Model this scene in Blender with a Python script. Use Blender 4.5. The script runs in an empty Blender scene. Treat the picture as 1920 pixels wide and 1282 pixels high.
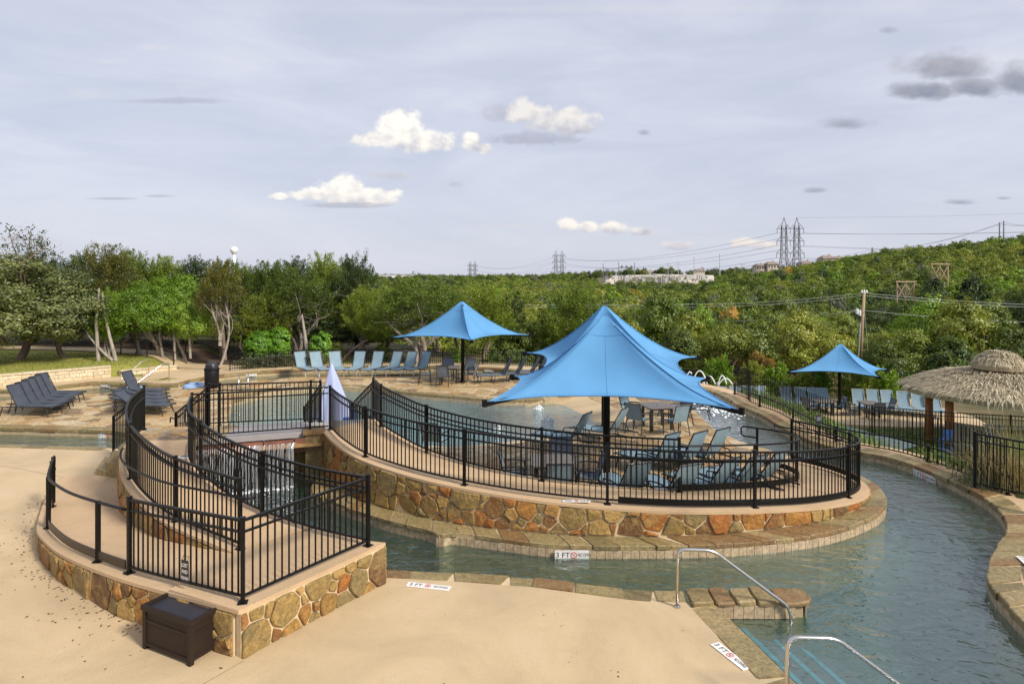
import bpy, bmesh, math, random
import numpy as np
from mathutils import Vector, Matrix
from mathutils.geometry import tessellate_polygon
R = math.radians
rnd = random.Random(7)
sc = bpy.context.scene
col = sc.collection

# ------------------------------------------------------------------ camera, sky, sun, exposure
FOC, CX, HY, CAMH = 1200.0, 960.0, 520.0, 4.8
cam = bpy.data.cameras.new('camera')
cam.sensor_width = 36.0
cam.lens = FOC / 1920 * 36
cam.shift_y = -(641 - HY) / 1920
cam.clip_start, cam.clip_end = 0.1, 6000
camo = bpy.data.objects.new('camera', cam)
camo.location = (0, 0, CAMH)
camo.rotation_euler = (R(90), 0, 0)
col.objects.link(camo)
sc.camera = camo
sc.view_settings.view_transform = 'Standard'
sc.view_settings.look = 'None'
sc.view_settings.exposure = 1.2
sc.view_settings.gamma = 1
sc.view_settings.use_curve_mapping = False
sc.render.engine = 'CYCLES'
sc.cycles.use_denoising = True
sc.cycles.max_bounces = 6
sc.cycles.transparent_max_bounces = 12
sc.cycles.caustics_reflective = False
sc.cycles.caustics_refractive = False

SUN_EL, SUN_AZ = 38.0, 128.0        # azimuth clockwise from +Y (the view direction): behind the camera, to the right
sun = bpy.data.lights.new('sun', 'SUN')
sun.energy = 1.9
sun.angle = R(10)
sun.color = (1.0, 0.925, 0.81)
suno = bpy.data.objects.new('sun', sun)
sd = Vector((math.sin(R(SUN_AZ)) * math.cos(R(SUN_EL)), math.cos(R(SUN_AZ)) * math.cos(R(SUN_EL)), math.sin(R(SUN_EL))))
suno.rotation_euler = sd.to_track_quat('Z', 'Y').to_euler()
suno.location = sd * 50
col.objects.link(suno)

def nd(nt, typ, **kw):
    n = nt.nodes.new(typ)
    for k, v in kw.items():
        if k.startswith('_'):
            setattr(n, k[1:], v)
        else:
            key = int(k[1:]) if k[0] == 'i' and k[1:].isdigit() else k.replace('__', ' ')
            if hasattr(v, 'is_output'):
                nt.links.new(v, n.inputs[key])
            else:
                n.inputs[key].default_value = v
    return n

def mth(nt, op, a, b=None, c=None, clamp=False):
    n = nt.nodes.new('ShaderNodeMath'); n.operation = op; n.use_clamp = clamp
    for i, v in enumerate((a, b, c)):
        if v is None: continue
        if hasattr(v, 'is_output'): nt.links.new(v, n.inputs[i])
        else: n.inputs[i].default_value = v
    return n.outputs[0]

def mixc(nt, f, a, b, blend='MIX'):
    n = nt.nodes.new('ShaderNodeMix'); n.data_type = 'RGBA'; n.blend_type = blend
    for k, v in ((0, f), (6, a), (7, b)):
        if hasattr(v, 'is_output'): nt.links.new(v, n.inputs[k])
        else: n.inputs[k].default_value = (*v, 1) if isinstance(v, tuple) and len(v) == 3 else v
    return n.outputs[2]

def ramp(nt, fac, stops, interp='LINEAR'):
    n = nt.nodes.new('ShaderNodeValToRGB'); cr = n.color_ramp; cr.interpolation = interp
    while len(cr.elements) < len(stops): cr.elements.new(0.5)
    for e, (p, c) in zip(cr.elements, stops):
        e.position = p; e.color = (*c, 1) if len(c) == 3 else c
    nt.links.new(fac, n.inputs[0])
    return n.outputs[0]

def smooth(nt, v, a, b):
    n = nt.nodes.new('ShaderNodeMapRange'); n.interpolation_type = 'SMOOTHSTEP'
    nt.links.new(v, n.inputs[0]); n.inputs[1].default_value = a; n.inputs[2].default_value = b
    return n.outputs[0]

# hazy afternoon sky: sky texture under a thin high veil, with small cumulus standing at their azimuth and elevation
world = bpy.data.worlds.new('World'); sc.world = world; world.use_nodes = True
nt = world.node_tree; nt.nodes.clear()
sky = nt.nodes.new('ShaderNodeTexSky'); sky.sky_type = 'NISHITA'; sky.sun_disc = False
sky.sun_elevation = R(SUN_EL); sky.sun_rotation = R(SUN_AZ)
sky.air_density = 1.0; sky.dust_density = 1.6; sky.ozone_density = 1.5
tc = nt.nodes.new('ShaderNodeTexCoord')
sep = nd(nt, 'ShaderNodeSeparateXYZ', Vector=tc.outputs['Generated'])
X, Y, Z = sep.outputs
az = mth(nt, 'ARCTAN2', X, Y)
el = mth(nt, 'ARCSINE', Z)
fe = mth(nt, 'ARCTAN2', Z, Y)          # height angle about the left-right axis, so that level streaks stay straight
ae = nd(nt, 'ShaderNodeCombineXYZ', X=az, Y=el, Z=0.0).outputs[0]
# stretched veil
vm = nd(nt, 'ShaderNodeMapping', Vector=ae, Scale=(2.2, 9.0, 1.0), Rotation=(0, 0, R(9)))
vn = nd(nt, 'ShaderNodeTexNoise', Vector=vm.outputs[0], Scale=1.3, Detail=6.0, Roughness=0.55, Distortion=0.6)
vn2 = nd(nt, 'ShaderNodeTexNoise', Vector=vm.outputs[0], Scale=5.0, Detail=4.0, Roughness=0.6, Distortion=1.2)
veilf = mth(nt, 'ADD', mth(nt, 'MULTIPLY', vn.outputs[0], 0.75), mth(nt, 'MULTIPLY', vn2.outputs[0], 0.11))
veil = smooth(nt, veilf, 0.25, 0.75)
SK = 0.10
veilcol = ramp(nt, veil, [(0.0, (0.248 / SK, 0.266 / SK, 0.320 / SK)), (0.5, (0.296 / SK, 0.307 / SK, 0.355 / SK)), (1.0, (0.346 / SK, 0.350 / SK, 0.376 / SK))])
skyc = mixc(nt, 0.93, sky.outputs[0], veilcol)
# paler towards the horizon
hz = smooth(nt, el, 0.20, 0.0)
skyc = mixc(nt, mth(nt, 'MULTIPLY', hz, 0.45), skyc, (0.305 / SK, 0.312 / SK, 0.352 / SK))
cn = nd(nt, 'ShaderNodeTexNoise', Vector=nd(nt, 'ShaderNodeMapping', Vector=ae, Scale=(1, 1.35, 1)).outputs[0], Scale=38.0, Detail=9.0, Roughness=0.56)
cnz = mth(nt, 'SUBTRACT', cn.outputs[0], 0.5)
cnb = nd(nt, 'ShaderNodeTexNoise', Vector=nd(nt, 'ShaderNodeMapping', Vector=ae, Location=(0.010, -0.012, 0), Scale=(1, 1.35, 1)).outputs[0], Scale=38.0, Detail=9.0, Roughness=0.56)
cslope = mth(nt, 'SUBTRACT', cn.outputs[0], cnb.outputs[0])
def pxdir(px, py):
    a = math.atan((px - CX) / FOC)
    return a, math.atan((HY - py) / FOC)
def cloud(lobes, amp, edge0, edge1):
    """lobes: (px, py, halfwidth px, halfheight px) -> density, height inside the cloud"""
    dens = None
    for (px, py, hw, hh) in lobes:
        a, e = pxdir(px, py)
        k = math.cos(a) ** 2 / FOC; kv = math.cos(e) ** 2 / FOC
        u = mth(nt, 'DIVIDE', mth(nt, 'SUBTRACT', az, a), hw * k)
        v = mth(nt, 'DIVIDE', mth(nt, 'SUBTRACT', fe, e), hh * kv)
        vlow = mth(nt, 'MULTIPLY', mth(nt, 'MINIMUM', v, 0.0), 1.5)
        v = mth(nt, 'ADD', mth(nt, 'MAXIMUM', v, 0.0), vlow)
        q = mth(nt, 'SUBTRACT', 1.0, mth(nt, 'SQRT', mth(nt, 'ADD', mth(nt, 'MULTIPLY', u, u), mth(nt, 'MULTIPLY', v, v))))
        dens = q if dens is None else mth(nt, 'MAXIMUM', dens, q)
    d = mth(nt, 'ADD', dens, mth(nt, 'MULTIPLY', cnz, amp))
    return smooth(nt, d, edge0, edge1)
def add_cloud(c, lobes, amp, e0, e1, bot, top, y0, y1, opacity=1.0):
    m = cloud(lobes, amp, e0, e1)
    if opacity < 1: m = mth(nt, 'MULTIPLY', m, opacity)
    h = nd(nt, 'ShaderNodeMapRange', Value=fe); h.inputs[1].default_value = pxdir(CX, y0)[1]; h.inputs[2].default_value = pxdir(CX, y1)[1]
    t = mth(nt, 'ADD', h.outputs[0], mth(nt, 'MULTIPLY', cslope, 1.5), clamp=True)
    return mixc(nt, m, c, mixc(nt, t, tuple(x * .56 / SK for x in bot), tuple(x * .56 / SK for x in top)))
WH, SH = (0.86, 0.82, 0.75), (0.42, 0.43, 0.50)
DK, DL = (0.235, 0.262, 0.33), (0.33, 0.345, 0.41)
skyc = add_cloud(skyc, [(1000, 262, 110, 20), (960, 216, 70, 26)], 1.5, 0.05, 0.6, (0.33, 0.345, 0.43), (0.42, 0.43, 0.5), 280, 200, 0.7)
skyc = add_cloud(skyc, [(748, 250, 54, 52), (795, 270, 76, 30), (700, 264, 48, 20)], 1.35, 0.0, 0.46, SH, WH, 310, 240)
skyc = add_cloud(skyc, [(884, 270, 24, 24), (905, 280, 22, 14)], 1.35, 0.0, 0.46, SH, WH, 300, 246)
skyc = add_cloud(skyc, [(985, 215, 46, 36), (1050, 228, 84, 36), (1080, 242, 56, 22)], 1.35, 0.05, 0.5, (0.38, 0.39, 0.46), (0.72, 0.69, 0.66), 268, 205, 0.92)
skyc = add_cloud(skyc, [(640, 362, 52, 40), (700, 374, 68, 25), (588, 366, 56, 17), (525, 370, 28, 9)], 1.35, 0.0, 0.46, SH, WH, 402, 350)
skyc = add_cloud(skyc, [(655, 386, 105, 9)], 0.8, 0.0, 0.6, DL, DL, 398, 336, 0.55)
skyc = add_cloud(skyc, [(736, 330, 44, 12), (852, 346, 18, 8), (705, 328, 22, 8)], 1.3, 0.05, 0.7, SH, (0.56, 0.54, 0.55), 340, 318, 0.6)
skyc = add_cloud(skyc, [(1065, 424, 26, 17), (1103, 428, 26, 18), (1150, 430, 40, 18), (1200, 436, 30, 12)], 1.3, 0.0, 0.5, SH, (0.80, 0.75, 0.70), 445, 416, 1.0)
skyc = add_cloud(skyc, [(1270, 462, 42, 15), (1395, 458, 40, 16), (1430, 462, 34, 12)], 1.3, 0.0, 0.6, SH, (0.74, 0.67, 0.61), 472, 452, 0.85)
skyc = add_cloud(skyc, [(940, 425, 85, 9), (1320, 440, 90, 7)], 1.1, 0.0, 0.8, (0.5, 0.51, 0.57), (0.6, 0.59, 0.6), 440, 410, 0.5)
skyc = add_cloud(skyc, [(1775, 130, 118, 44), (1735, 174, 100, 30), (1830, 168, 90, 30), (1905, 158, 62, 48)], 1.2, 0.0, 0.75, DK, (0.37, 0.37, 0.42), 190, 92, 1.0)
skyc = add_cloud(skyc, [(1585, 234, 64, 19)], 1.4, 0.0, 0.9, DK, DL, 250, 220, 0.85)
skyc = add_cloud(skyc, [(1208, 250, 15, 10), (1530, 358, 26, 8), (1800, 380, 42, 9), (1880, 372, 18, 6), (1665, 58, 26, 11)], 1.6, 0.0, 1.0, DK, DL, 385, 50, 0.7)
skyc = add_cloud(skyc, [(170, 180, 80, 18), (350, 165, 70, 14), (290, 90, 40, 12), (200, 116, 50, 8)], 1.6, 0.0, 1.0, (0.56, 0.57, 0.62), (0.6, 0.6, 0.64), 190, 80, 0.45)
skyc = add_cloud(skyc, [(210, 373, 60, 5), (300, 368, 40, 4), (330, 190, 130, 10)], 1.0, 0.0, 0.8, DK, DL, 380, 360, 0.5)
# contrail high up
skyc = add_cloud(skyc, [(1150, 18, 1100, 17)], 0.9, -0.1, 1.5, (0.55, 0.56, 0.62), (0.57, 0.58, 0.63), 40, 0, 0.5)
bg = nd(nt, 'ShaderNodeBackground', Color=skyc, Strength=SK)
wo = nt.nodes.new('ShaderNodeOutputWorld'); nt.links.new(bg.outputs[0], wo.inputs[0])
world.cycles.sampling_method = 'MANUAL'; world.cycles.sample_map_resolution = 512

# ------------------------------------------------------------------ helpers
def P(px, py, z=0.0):
    d = FOC * (CAMH - z) / (py - HY)
    return Vector(((px - CX) / FOC * d, d, z))
def PD(px, py, d):
    return Vector(((px - CX) / FOC * d, d, CAMH - (py - HY) / FOC * d))

class MB:
    def __init__(s): s.v, s.f = [], []
    def add(s, vs, fs):
        o = len(s.v); s.v += [tuple(x) for x in vs]; s.f += [tuple(i + o for i in f) for f in fs]; return s
    def box(s, c, size, rz=0.0, m=None):
        sx, sy, sz = (t / 2 for t in size)
        vs = [Vector((x, y, z)) for z in (-sz, sz) for x, y in ((-sx, -sy), (sx, -sy), (sx, sy), (-sx, sy))]
        M = (m if m is not None else Matrix.Rotation(rz, 3, 'Z')); c = Vector(c)
        return s.add([M @ v + c for v in vs], [(3, 2, 1, 0), (4, 5, 6, 7), (0, 1, 5, 4), (1, 2, 6, 5), (2, 3, 7, 6), (3, 0, 4, 7)])
    def bar(s, a, b, w, h=None, up=(0, 0, 1)):
        a, b = Vector(a), Vector(b); h = h or w; d = (b - a)
        if d.length < 1e-6: return s
        z = d.normalized(); u = Vector(up)
        if abs(z.dot(u)) > 0.98: u = Vector((0, 1, 0))
        x = z.cross(u).normalized(); y = x.cross(z)
        vs = [p + x * (i * w / 2) + y * (j * h / 2) for p in (a, b) for i, j in ((-1, -1), (1, -1), (1, 1), (-1, 1))]
        return s.add(vs, [(3, 2, 1, 0), (4, 5, 6, 7), (0, 1, 5, 4), (1, 2, 6, 5), (2, 3, 7, 6), (3, 0, 4, 7)])
    def tube(s, pts, r, n=8, r2=None, cap=True):
        pts = [Vector(p) for p in pts]; m = len(pts)
        if m < 2: return s
        rr = r if isinstance(r, (list, tuple)) else [r + ((r2 if r2 is not None else r) - r) * i / (m - 1) for i in range(m)]
        vs, fs = [], []
        t0 = (pts[1] - pts[0]).normalized()
        u = Vector((0, 0, 1)) if abs(t0.z) < 0.9 else Vector((1, 0, 0))
        x = t0.cross(u).normalized()
        for i, p in enumerate(pts):
            t = (pts[min(i + 1, m - 1)] - pts[max(i - 1, 0)]).normalized()
            x = (x - t * x.dot(t))
            x = x.normalized() if x.length > 1e-6 else t.orthogonal().normalized()
            y = t.cross(x)
            for k in range(n):
                a = 2 * math.pi * k / n
                vs.append(p + (x * math.cos(a) + y * math.sin(a)) * rr[i])
        for i in range(m - 1):
            for k in range(n):
                fs.append((i * n + k, i * n + (k + 1) % n, (i + 1) * n + (k + 1) % n, (i + 1) * n + k))
        if cap:
            fs.append(tuple(range(n - 1, -1, -1))); fs.append(tuple((m - 1) * n + k for k in range(n)))
        return s.add(vs, fs)
    def rail(s, pts, w, h):
        """upright rectangular section swept along pts"""
        pts = [Vector(p) for p in pts]; m = len(pts); vs, fs = [], []
        for i, p in enumerate(pts):
            t = pts[min(i + 1, m - 1)] - pts[max(i - 1, 0)]; nx = Vector((-t.y, t.x, 0)).normalized()
            for a, b in ((-1, -1), (1, -1), (1, 1), (-1, 1)): vs.append(p + nx * (a * w / 2) + Vector((0, 0, b * h / 2)))
        for i in range(m - 1):
            for k in range(4): fs.append((i * 4 + k, i * 4 + (k + 1) % 4, i * 4 + 4 + (k + 1) % 4, i * 4 + 4 + k))
        fs += [(3, 2, 1, 0), tuple((m - 1) * 4 + k for k in range(4))]
        return s.add(vs, fs)
    def lathe(s, prof, n=16, c=(0, 0, 0), cap=True):
        c = Vector(c); vs = []; m = len(prof)
        for r, z in prof:
            for k in range(n):
                a = 2 * math.pi * k / n; vs.append(c + Vector((r * math.cos(a), r * math.sin(a), z)))
        fs = [(i * n + k, i * n + (k + 1) % n, (i + 1) * n + (k + 1) % n, (i + 1) * n + k) for i in range(m - 1) for k in range(n)]
        if cap: fs += [tuple(range(n - 1, -1, -1)), tuple((m - 1) * n + k for k in range(n))]
        return s.add(vs, fs)
    def prism(s, poly, z0, z1, holes=(), bottom=False):
        loops = [[Vector((p[0], p[1], 0)) for p in poly]] + [[Vector((p[0], p[1], 0)) for p in h] for h in holes]
        tris = tessellate_polygon(loops); flat = [v for l in loops for v in l]; n = len(flat)
        vs = [(v.x, v.y, z1) for v in flat] + [(v.x, v.y, z0) for v in flat]
        fs = []
        for t in tris:
            a, b, c = (flat[i] for i in t)
            up = (b - a).cross(c - a).z > 0
            fs.append(tuple(t) if up else tuple(reversed(t)))
            if bottom: fs.append(tuple(i + n for i in (reversed(t) if up else t)))
        o = 0
        for l in loops:
            k = len(l)
            for i in range(k): fs.append((o + i, o + i + n, o + (i + 1) % k + n, o + (i + 1) % k))
            o += k
        return s.add(vs, fs)
    def mesh(s, name, smooth_=False):
        me = bpy.data.meshes.new(name); me.from_pydata(s.v, [], s.f)
        if smooth_: me.polygons.foreach_set('use_smooth', [True] * len(me.polygons))
        return me
    def build(s, name, mat, parent=None, smooth_=False, world=True):
        return place(name, s.mesh(name, smooth_), mat, parent, world=world)

def place(name, me, mat=None, parent=None, loc=None, rz=0.0, world=True):
    """link a mesh; under a parent (an unrotated Empty at its own spot) loc is a world position unless world=False"""
    if mat is not None and not me.materials: me.materials.append(mat)
    o = bpy.data.objects.new(name, me); col.objects.link(o)
    l = Vector(loc) if loc is not None else Vector((0, 0, 0))
    if parent is not None:
        o.parent = parent
        if world: l = l - base_of(parent)
    o.location = l
    if rz: o.rotation_euler = (0, 0, rz)
    return o
def base_of(o):
    l = Vector(o.location)
    while o.parent is not None: o = o.parent; l = l + Vector(o.location)
    return l
def tag(o, label=None, cat=None, group=None, kind=None):
    if label: o['label'] = label
    if cat: o['category'] = cat
    if group: o['group'] = group
    if kind: o['kind'] = kind
    return o
def thing(name, label, cat, loc=(0, 0, 0), group=None, rz=0.0, kind=None):
    o = bpy.data.objects.new(name, None); o.empty_display_size = 0.2; col.objects.link(o)
    o.location = loc; o.rotation_euler = (0, 0, rz)
    return tag(o, label, cat, group, kind)
KIDS = {}
def copy_tree(o, parent=None):
    c = o.copy(); col.objects.link(c)
    if parent is not None: c.parent = parent
    for ch in list(o.children): copy_tree(ch, c)
    return c
def dup(root, loc, rz, label, group=None, scale=None):
    c = copy_tree(root); c.location = loc; c.rotation_euler = (0, 0, rz); c['label'] = label
    if group: c['group'] = group
    if scale is not None: c.scale = scale if hasattr(scale, '__len__') else (scale,) * 3
    return c

def cr(pts, step=0.12):
    """Catmull-Rom through pts, resampled evenly"""
    pts = [Vector(p if len(p) == 3 else (*p, 0)) for p in pts]
    ext = [pts[0] * 2 - pts[1]] + pts + [pts[-1] * 2 - pts[-2]]
    out = []
    for i in range(1, len(ext) - 2):
        p0, p1, p2, p3 = ext[i - 1:i + 3]
        n = max(3, int((p2 - p1).length / step * 2))
        for k in range(n):
            t = k / n
            out.append(0.5 * ((2 * p1) + (p2 - p0) * t + (2 * p0 - 5 * p1 + 4 * p2 - p3) * t * t + (3 * p1 - p0 - 3 * p2 + p3) * t ** 3))
    out.append(pts[-1])
    return resample(out, step)
def lengths(pts):
    L = [0.0]
    for a, b in zip(pts, pts[1:]): L.append(L[-1] + math.hypot(b[0] - a[0], b[1] - a[1]))
    return L
def at_s(pts, L, s):
    s = min(max(s, 0), L[-1])
    lo = int(np.searchsorted(L, s, side='right')) - 1; lo = min(max(lo, 0), len(pts) - 2)
    d = L[lo + 1] - L[lo]
    return pts[lo].lerp(pts[lo + 1], (s - L[lo]) / d if d > 1e-9 else 0)
def resample(pts, step):
    L = lengths(pts); n = max(2, int(round(L[-1] / step)))
    return [at_s(pts, L, L[-1] * i / n) for i in range(n + 1)]
def resample_n(pts, n):
    L = lengths(pts); return [at_s(pts, L, L[-1] * i / n) for i in range(n + 1)]
def normals(pts):
    out = []
    for i in range(len(pts)):
        t = pts[min(i + 1, len(pts) - 1)] - pts[max(i - 1, 0)]
        out.append(Vector((t.y, -t.x, 0)).normalized())          # right-hand side of travel
    return out
def offset(pts, d):
    return [p + n * d for p, n in zip(pts, normals(pts))]
def near_s(pts, L, x, y):
    b = min(range(len(pts)), key=lambda i: (pts[i].x - x) ** 2 + (pts[i].y - y) ** 2)
    return L[b]
def inside(p, poly):
    c = False; j = len(poly) - 1
    for i in range(len(poly)):
        xi, yi = poly[i][0], poly[i][1]; xj, yj = poly[j][0], poly[j][1]
        if (yi > p[1]) != (yj > p[1]) and p[0] < (xj - xi) * (p[1] - yi) / (yj - yi) + xi: c = not c
        j = i
    return c

# ------------------------------------------------------------------ materials
def mat(name):
    m = bpy.data.materials.new(name); m.use_nodes = True
    nt = m.node_tree; b = nt.nodes['Principled BSDF']
    return m, nt, b
def bump(nt, b, h, strength, dist=0.02):
    n = nd(nt, 'ShaderNodeBump', Height=h, Strength=strength, Distance=dist)
    nt.links.new(n.outputs[0], b.inputs['Normal'])
def noise(nt, scale, detail=5, rough=0.55, dist=0.0, coord='Object', vec=None, stretch=None):
    tcn = nt.nodes.new('ShaderNodeTexCoord')
    v = vec if vec is not None else tcn.outputs[coord]
    if stretch: v = nd(nt, 'ShaderNodeMapping', Vector=v, Scale=stretch).outputs[0]
    return nd(nt, 'ShaderNodeTexNoise', Vector=v, Scale=scale, Detail=float(detail), Roughness=rough, Distortion=dist).outputs[0]
def plain(name, c, rough=0.5, metal=0.0, var=0.15, scale=3.0, bmp=0.0, bscale=60.0, spec=0.5, stretch=None):
    m, nt, b = mat(name)
    n = noise(nt, scale, stretch=stretch)
    lo = tuple(x * (1 - var) for x in c); hi = tuple(min(1, x * (1 + var)) for x in c)
    nt.links.new(ramp(nt, n, [(0.3, lo), (0.7, hi)]), b.inputs['Base Color'])
    b.inputs['Roughness'].default_value = rough; b.inputs['Metallic'].default_value = metal
    b.inputs['Specular IOR Level'].default_value = spec
    if bmp: bump(nt, b, noise(nt, bscale, 3, stretch=stretch), bmp, 0.01)
    return m
def island_random(nt):
    oi = nt.nodes.new('ShaderNodeObjectInfo'); g = nt.nodes.new('ShaderNodeNewGeometry')
    return mth(nt, 'FRACT', mth(nt, 'ADD', mth(nt, 'MULTIPLY', oi.outputs['Random'], 7.31), mth(nt, 'MULTIPLY', g.outputs['Random Per Island'], 5.17)))
def stone_mat(name, cols, vein=0.5, rough=0.75, bs=0.6):
    m, nt, b = mat(name)
    r = island_random(nt)
    st = [(i / len(cols), c) for i, c in enumerate(cols)]
    base = ramp(nt, r, st, 'CONSTANT')
    oi = nt.nodes.new('ShaderNodeObjectInfo')
    tcn = nt.nodes.new('ShaderNodeTexCoord')
    off = nd(nt, 'ShaderNodeVectorMath', _operation='ADD', i0=tcn.outputs['Object'])
    cb = nd(nt, 'ShaderNodeCombineXYZ', X=mth(nt, 'MULTIPLY', r, 31.0), Y=mth(nt, 'MULTIPLY', r, 17.0), Z=mth(nt, 'MULTIPLY', r, 11.0))
    nt.links.new(cb.outputs[0], off.inputs[1])
    n1 = noise(nt, 3.2, 8, 0.66, 1.1, vec=off.outputs[0]); n2 = noise(nt, 14.0, 6, 0.65, 0.4, vec=off.outputs[0])
    r2 = mth(nt, 'FRACT', mth(nt, 'MULTIPLY', r, 13.7))
    other = ramp(nt, r2, [(i / len(cols), cols[(i * 3 + 2) % len(cols)]) for i in range(len(cols))], 'CONSTANT')
    c = mixc(nt, mth(nt, 'MULTIPLY', smooth(nt, n1, 0.42, 0.66), vein), base, other)
    c = mixc(nt, 1.0, c, ramp(nt, n2, [(0.25, (0.48, 0.47, 0.45)), (0.7, (1.3, 1.29, 1.25))]), 'MULTIPLY')
    nt.links.new(c, b.inputs['Base Color']); b.inputs['Roughness'].default_value = rough
    n5 = noise(nt, 45.0, 5, 0.7, 0.5, vec=off.outputs[0])
    c2 = mixc(nt, 1.0, c, ramp(nt, n5, [(0.3, (0.62, 0.60, 0.58)), (0.6, (1.12, 1.12, 1.12))]), 'MULTIPLY')
    nt.links.new(c2, b.inputs['Base Color'])
    bump(nt, b, mth(nt, 'ADD', n1, mth(nt, 'ADD', mth(nt, 'MULTIPLY', n2, 0.7), mth(nt, 'MULTIPLY', n5, 0.25))), bs, 0.045)
    return m
def concrete_mat(name, c, stain=(0.30, 0.22, 0.14), amt=0.35, warm=None):
    m, nt, b = mat(name)
    n1 = noise(nt, 0.55, 8, 0.66, 0.6); n2 = noise(nt, 3.2, 8, 0.7, 0.8); n3 = noise(nt, 70.0, 4, 0.75)
    lo = tuple(x * 0.80 for x in c); hi = tuple(min(1, x * 1.1) for x in c)
    k = ramp(nt, n1, [(0.3, lo), (0.55, c), (0.75, warm or hi)])
    k = mixc(nt, mth(nt, 'MULTIPLY', smooth(nt, n2, 0.50, 0.78), amt), k, stain)
    k = mixc(nt, 1.0, k, ramp(nt, n3, [(0.3, (0.74, 0.73, 0.72)), (0.62, (1.12, 1.12, 1.12))]), 'MULTIPLY')
    n4 = noise(nt, 26.0, 3, 0.7)
    k = mixc(nt, mth(nt, 'MULTIPLY', smooth(nt, n4, 0.64, 0.72), 0.5), k, (0.14, 0.095, 0.06))
    nt.links.new(k, b.inputs['Base Color']); b.inputs['Roughness'].default_value = 0.82
    bump(nt, b, mth(nt, 'ADD', n3, n2), 0.25, 0.004)
    return m
def leaf_mat(name, c1, c2, c3, trans=0.3, nscale=0.9):
    m, nt, b = mat(name); nt.nodes.remove(b)
    out = nt.nodes['Material Output']
    oi = nt.nodes.new('ShaderNodeObjectInfo')
    n = noise(nt, nscale, 4, 0.6); g = nt.nodes.new('ShaderNodeNewGeometry')
    t = mth(nt, 'ADD', mth(nt, 'MULTIPLY', n, 0.85), mth(nt, 'MULTIPLY', g.outputs['Random Per Island'], 0.22))
    t = mth(nt, 'ADD', t, mth(nt, 'MULTIPLY', mth(nt, 'SUBTRACT', oi.outputs['Random'], 0.5), 0.32))
    c = ramp(nt, t, [(0.28, c1), (0.55, c2), (0.86, c3)])
    d = nd(nt, 'ShaderNodeBsdfDiffuse', Color=c); tr = nd(nt, 'ShaderNodeBsdfTranslucent', Color=mixc(nt, 1.0, c, (1.2, 1.15, 0.6), 'MULTIPLY'))
    gl = nd(nt, 'ShaderNodeBsdfGlossy', Color=(0.9, 0.95, 1.0, 1), Roughness=0.45)
    mx = nd(nt, 'ShaderNodeMixShader', Fac=trans); nt.links.new(d.outputs[0], mx.inputs[1]); nt.links.new(tr.outputs[0], mx.inputs[2])
    m2 = nd(nt, 'ShaderNodeMixShader', Fac=0.035); nt.links.new(mx.outputs[0], m2.inputs[1]); nt.links.new(gl.outputs[0], m2.inputs[2])
    nt.links.new(m2.outputs[0], out.inputs[0])
    return m
M = {}
M['black'] = plain('black_powder_coat', (0.006, 0.0058, 0.0057), 0.42, 0.0, 0.3, 8, spec=0.22)
M['bronze'] = plain('bronze_powder_coat', (0.030, 0.021, 0.014), 0.4, 0.0, 0.25, 8)
M['steel'] = plain('stainless_steel', (0.62, 0.60, 0.56), 0.22, 1.0, 0.06, 12)
M['concrete'] = concrete_mat('tan_concrete', (0.565, 0.425, 0.25), (0.43, 0.305, 0.175), 0.36, (0.625, 0.48, 0.325))
M['rampcrete'] = concrete_mat('ramp_concrete', (0.57, 0.40, 0.235), (0.43, 0.285, 0.15), 0.3)
M['greycrete'] = concrete_mat('weathered_concrete', (0.36, 0.34, 0.34), (0.2, 0.17, 0.14), 0.4)
M['mortar'] = plain('mortar', (0.58, 0.45, 0.28), 0.9, 0, 0.18, 6, 0.5, 40)
M['jointfill'] = plain('joint_sealant', (0.24, 0.17, 0.10), 0.9, 0, 0.2, 3)
M['grout'] = plain('grout', (0.46, 0.35, 0.21), 0.9, 0, 0.18, 5, 0.4, 40)
M['wallstone'] = stone_mat('wall_stone', [(0.33, 0.21, 0.06), (0.38, 0.135, 0.025), (0.40, 0.265, 0.09), (0.18, 0.092, 0.035), (0.31, 0.22, 0.085), (0.46, 0.22, 0.05), (0.25, 0.185, 0.075), (0.48, 0.31, 0.105), (0.27, 0.12, 0.035), (0.42, 0.27, 0.085)], 0.80, .75, .9)
M['flagstone'] = stone_mat('flagstone', [(0.42, 0.30, 0.145), (0.54, 0.41, 0.23), (0.33, 0.22, 0.115), (0.48, 0.33, 0.17), (0.22, 0.155, 0.095), (0.56, 0.45, 0.29), (0.42, 0.25, 0.10), (0.50, 0.39, 0.23)], 0.5, 0.7, 0.35)
M['coping'] = stone_mat('coping_stone', [(0.27, 0.20, 0.085), (0.33, 0.25, 0.12), (0.21, 0.165, 0.075), (0.36, 0.27, 0.13), (0.25, 0.145, 0.06), (0.30, 0.235, 0.11)], 0.5, 0.55, 0.4)
M['tile'] = stone_mat('waterline_tile', [(0.52, 0.40, 0.26), (0.56, 0.44, 0.30), (0.48, 0.37, 0.245), (0.54, 0.42, 0.27)], 0.12, 0.35, 0.05)
M['poolplaster'] = plain('pale_teal_plaster', (0.34, 0.58, 0.58), 0.7, 0, 0.12, 1.5)
M['stepplaster'] = plain('pale_step_plaster', (0.24, 0.25, 0.28), 0.7, 0, 0.1, 2)
M['bluetile'] = plain('blue_step_tile', (0.22, 0.66, 0.90), 0.3, 0, 0.15, 6)
M['limestone'] = stone_mat('limestone_block', [(0.66, 0.56, 0.38), (0.72, 0.62, 0.45), (0.60, 0.48, 0.30), (0.70, 0.58, 0.40), (0.64, 0.55, 0.40)], 0.25, 0.85, 0.35)
M['soil'] = plain('mulch', (0.085, 0.048, 0.028), 0.95, 0, 0.4, 6, 0.8, 30)
M['lawn'] = plain('lawn', (0.135, 0.155, 0.028), 0.9, 0, 0.35, 1.4, 0.8, 50)
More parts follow.
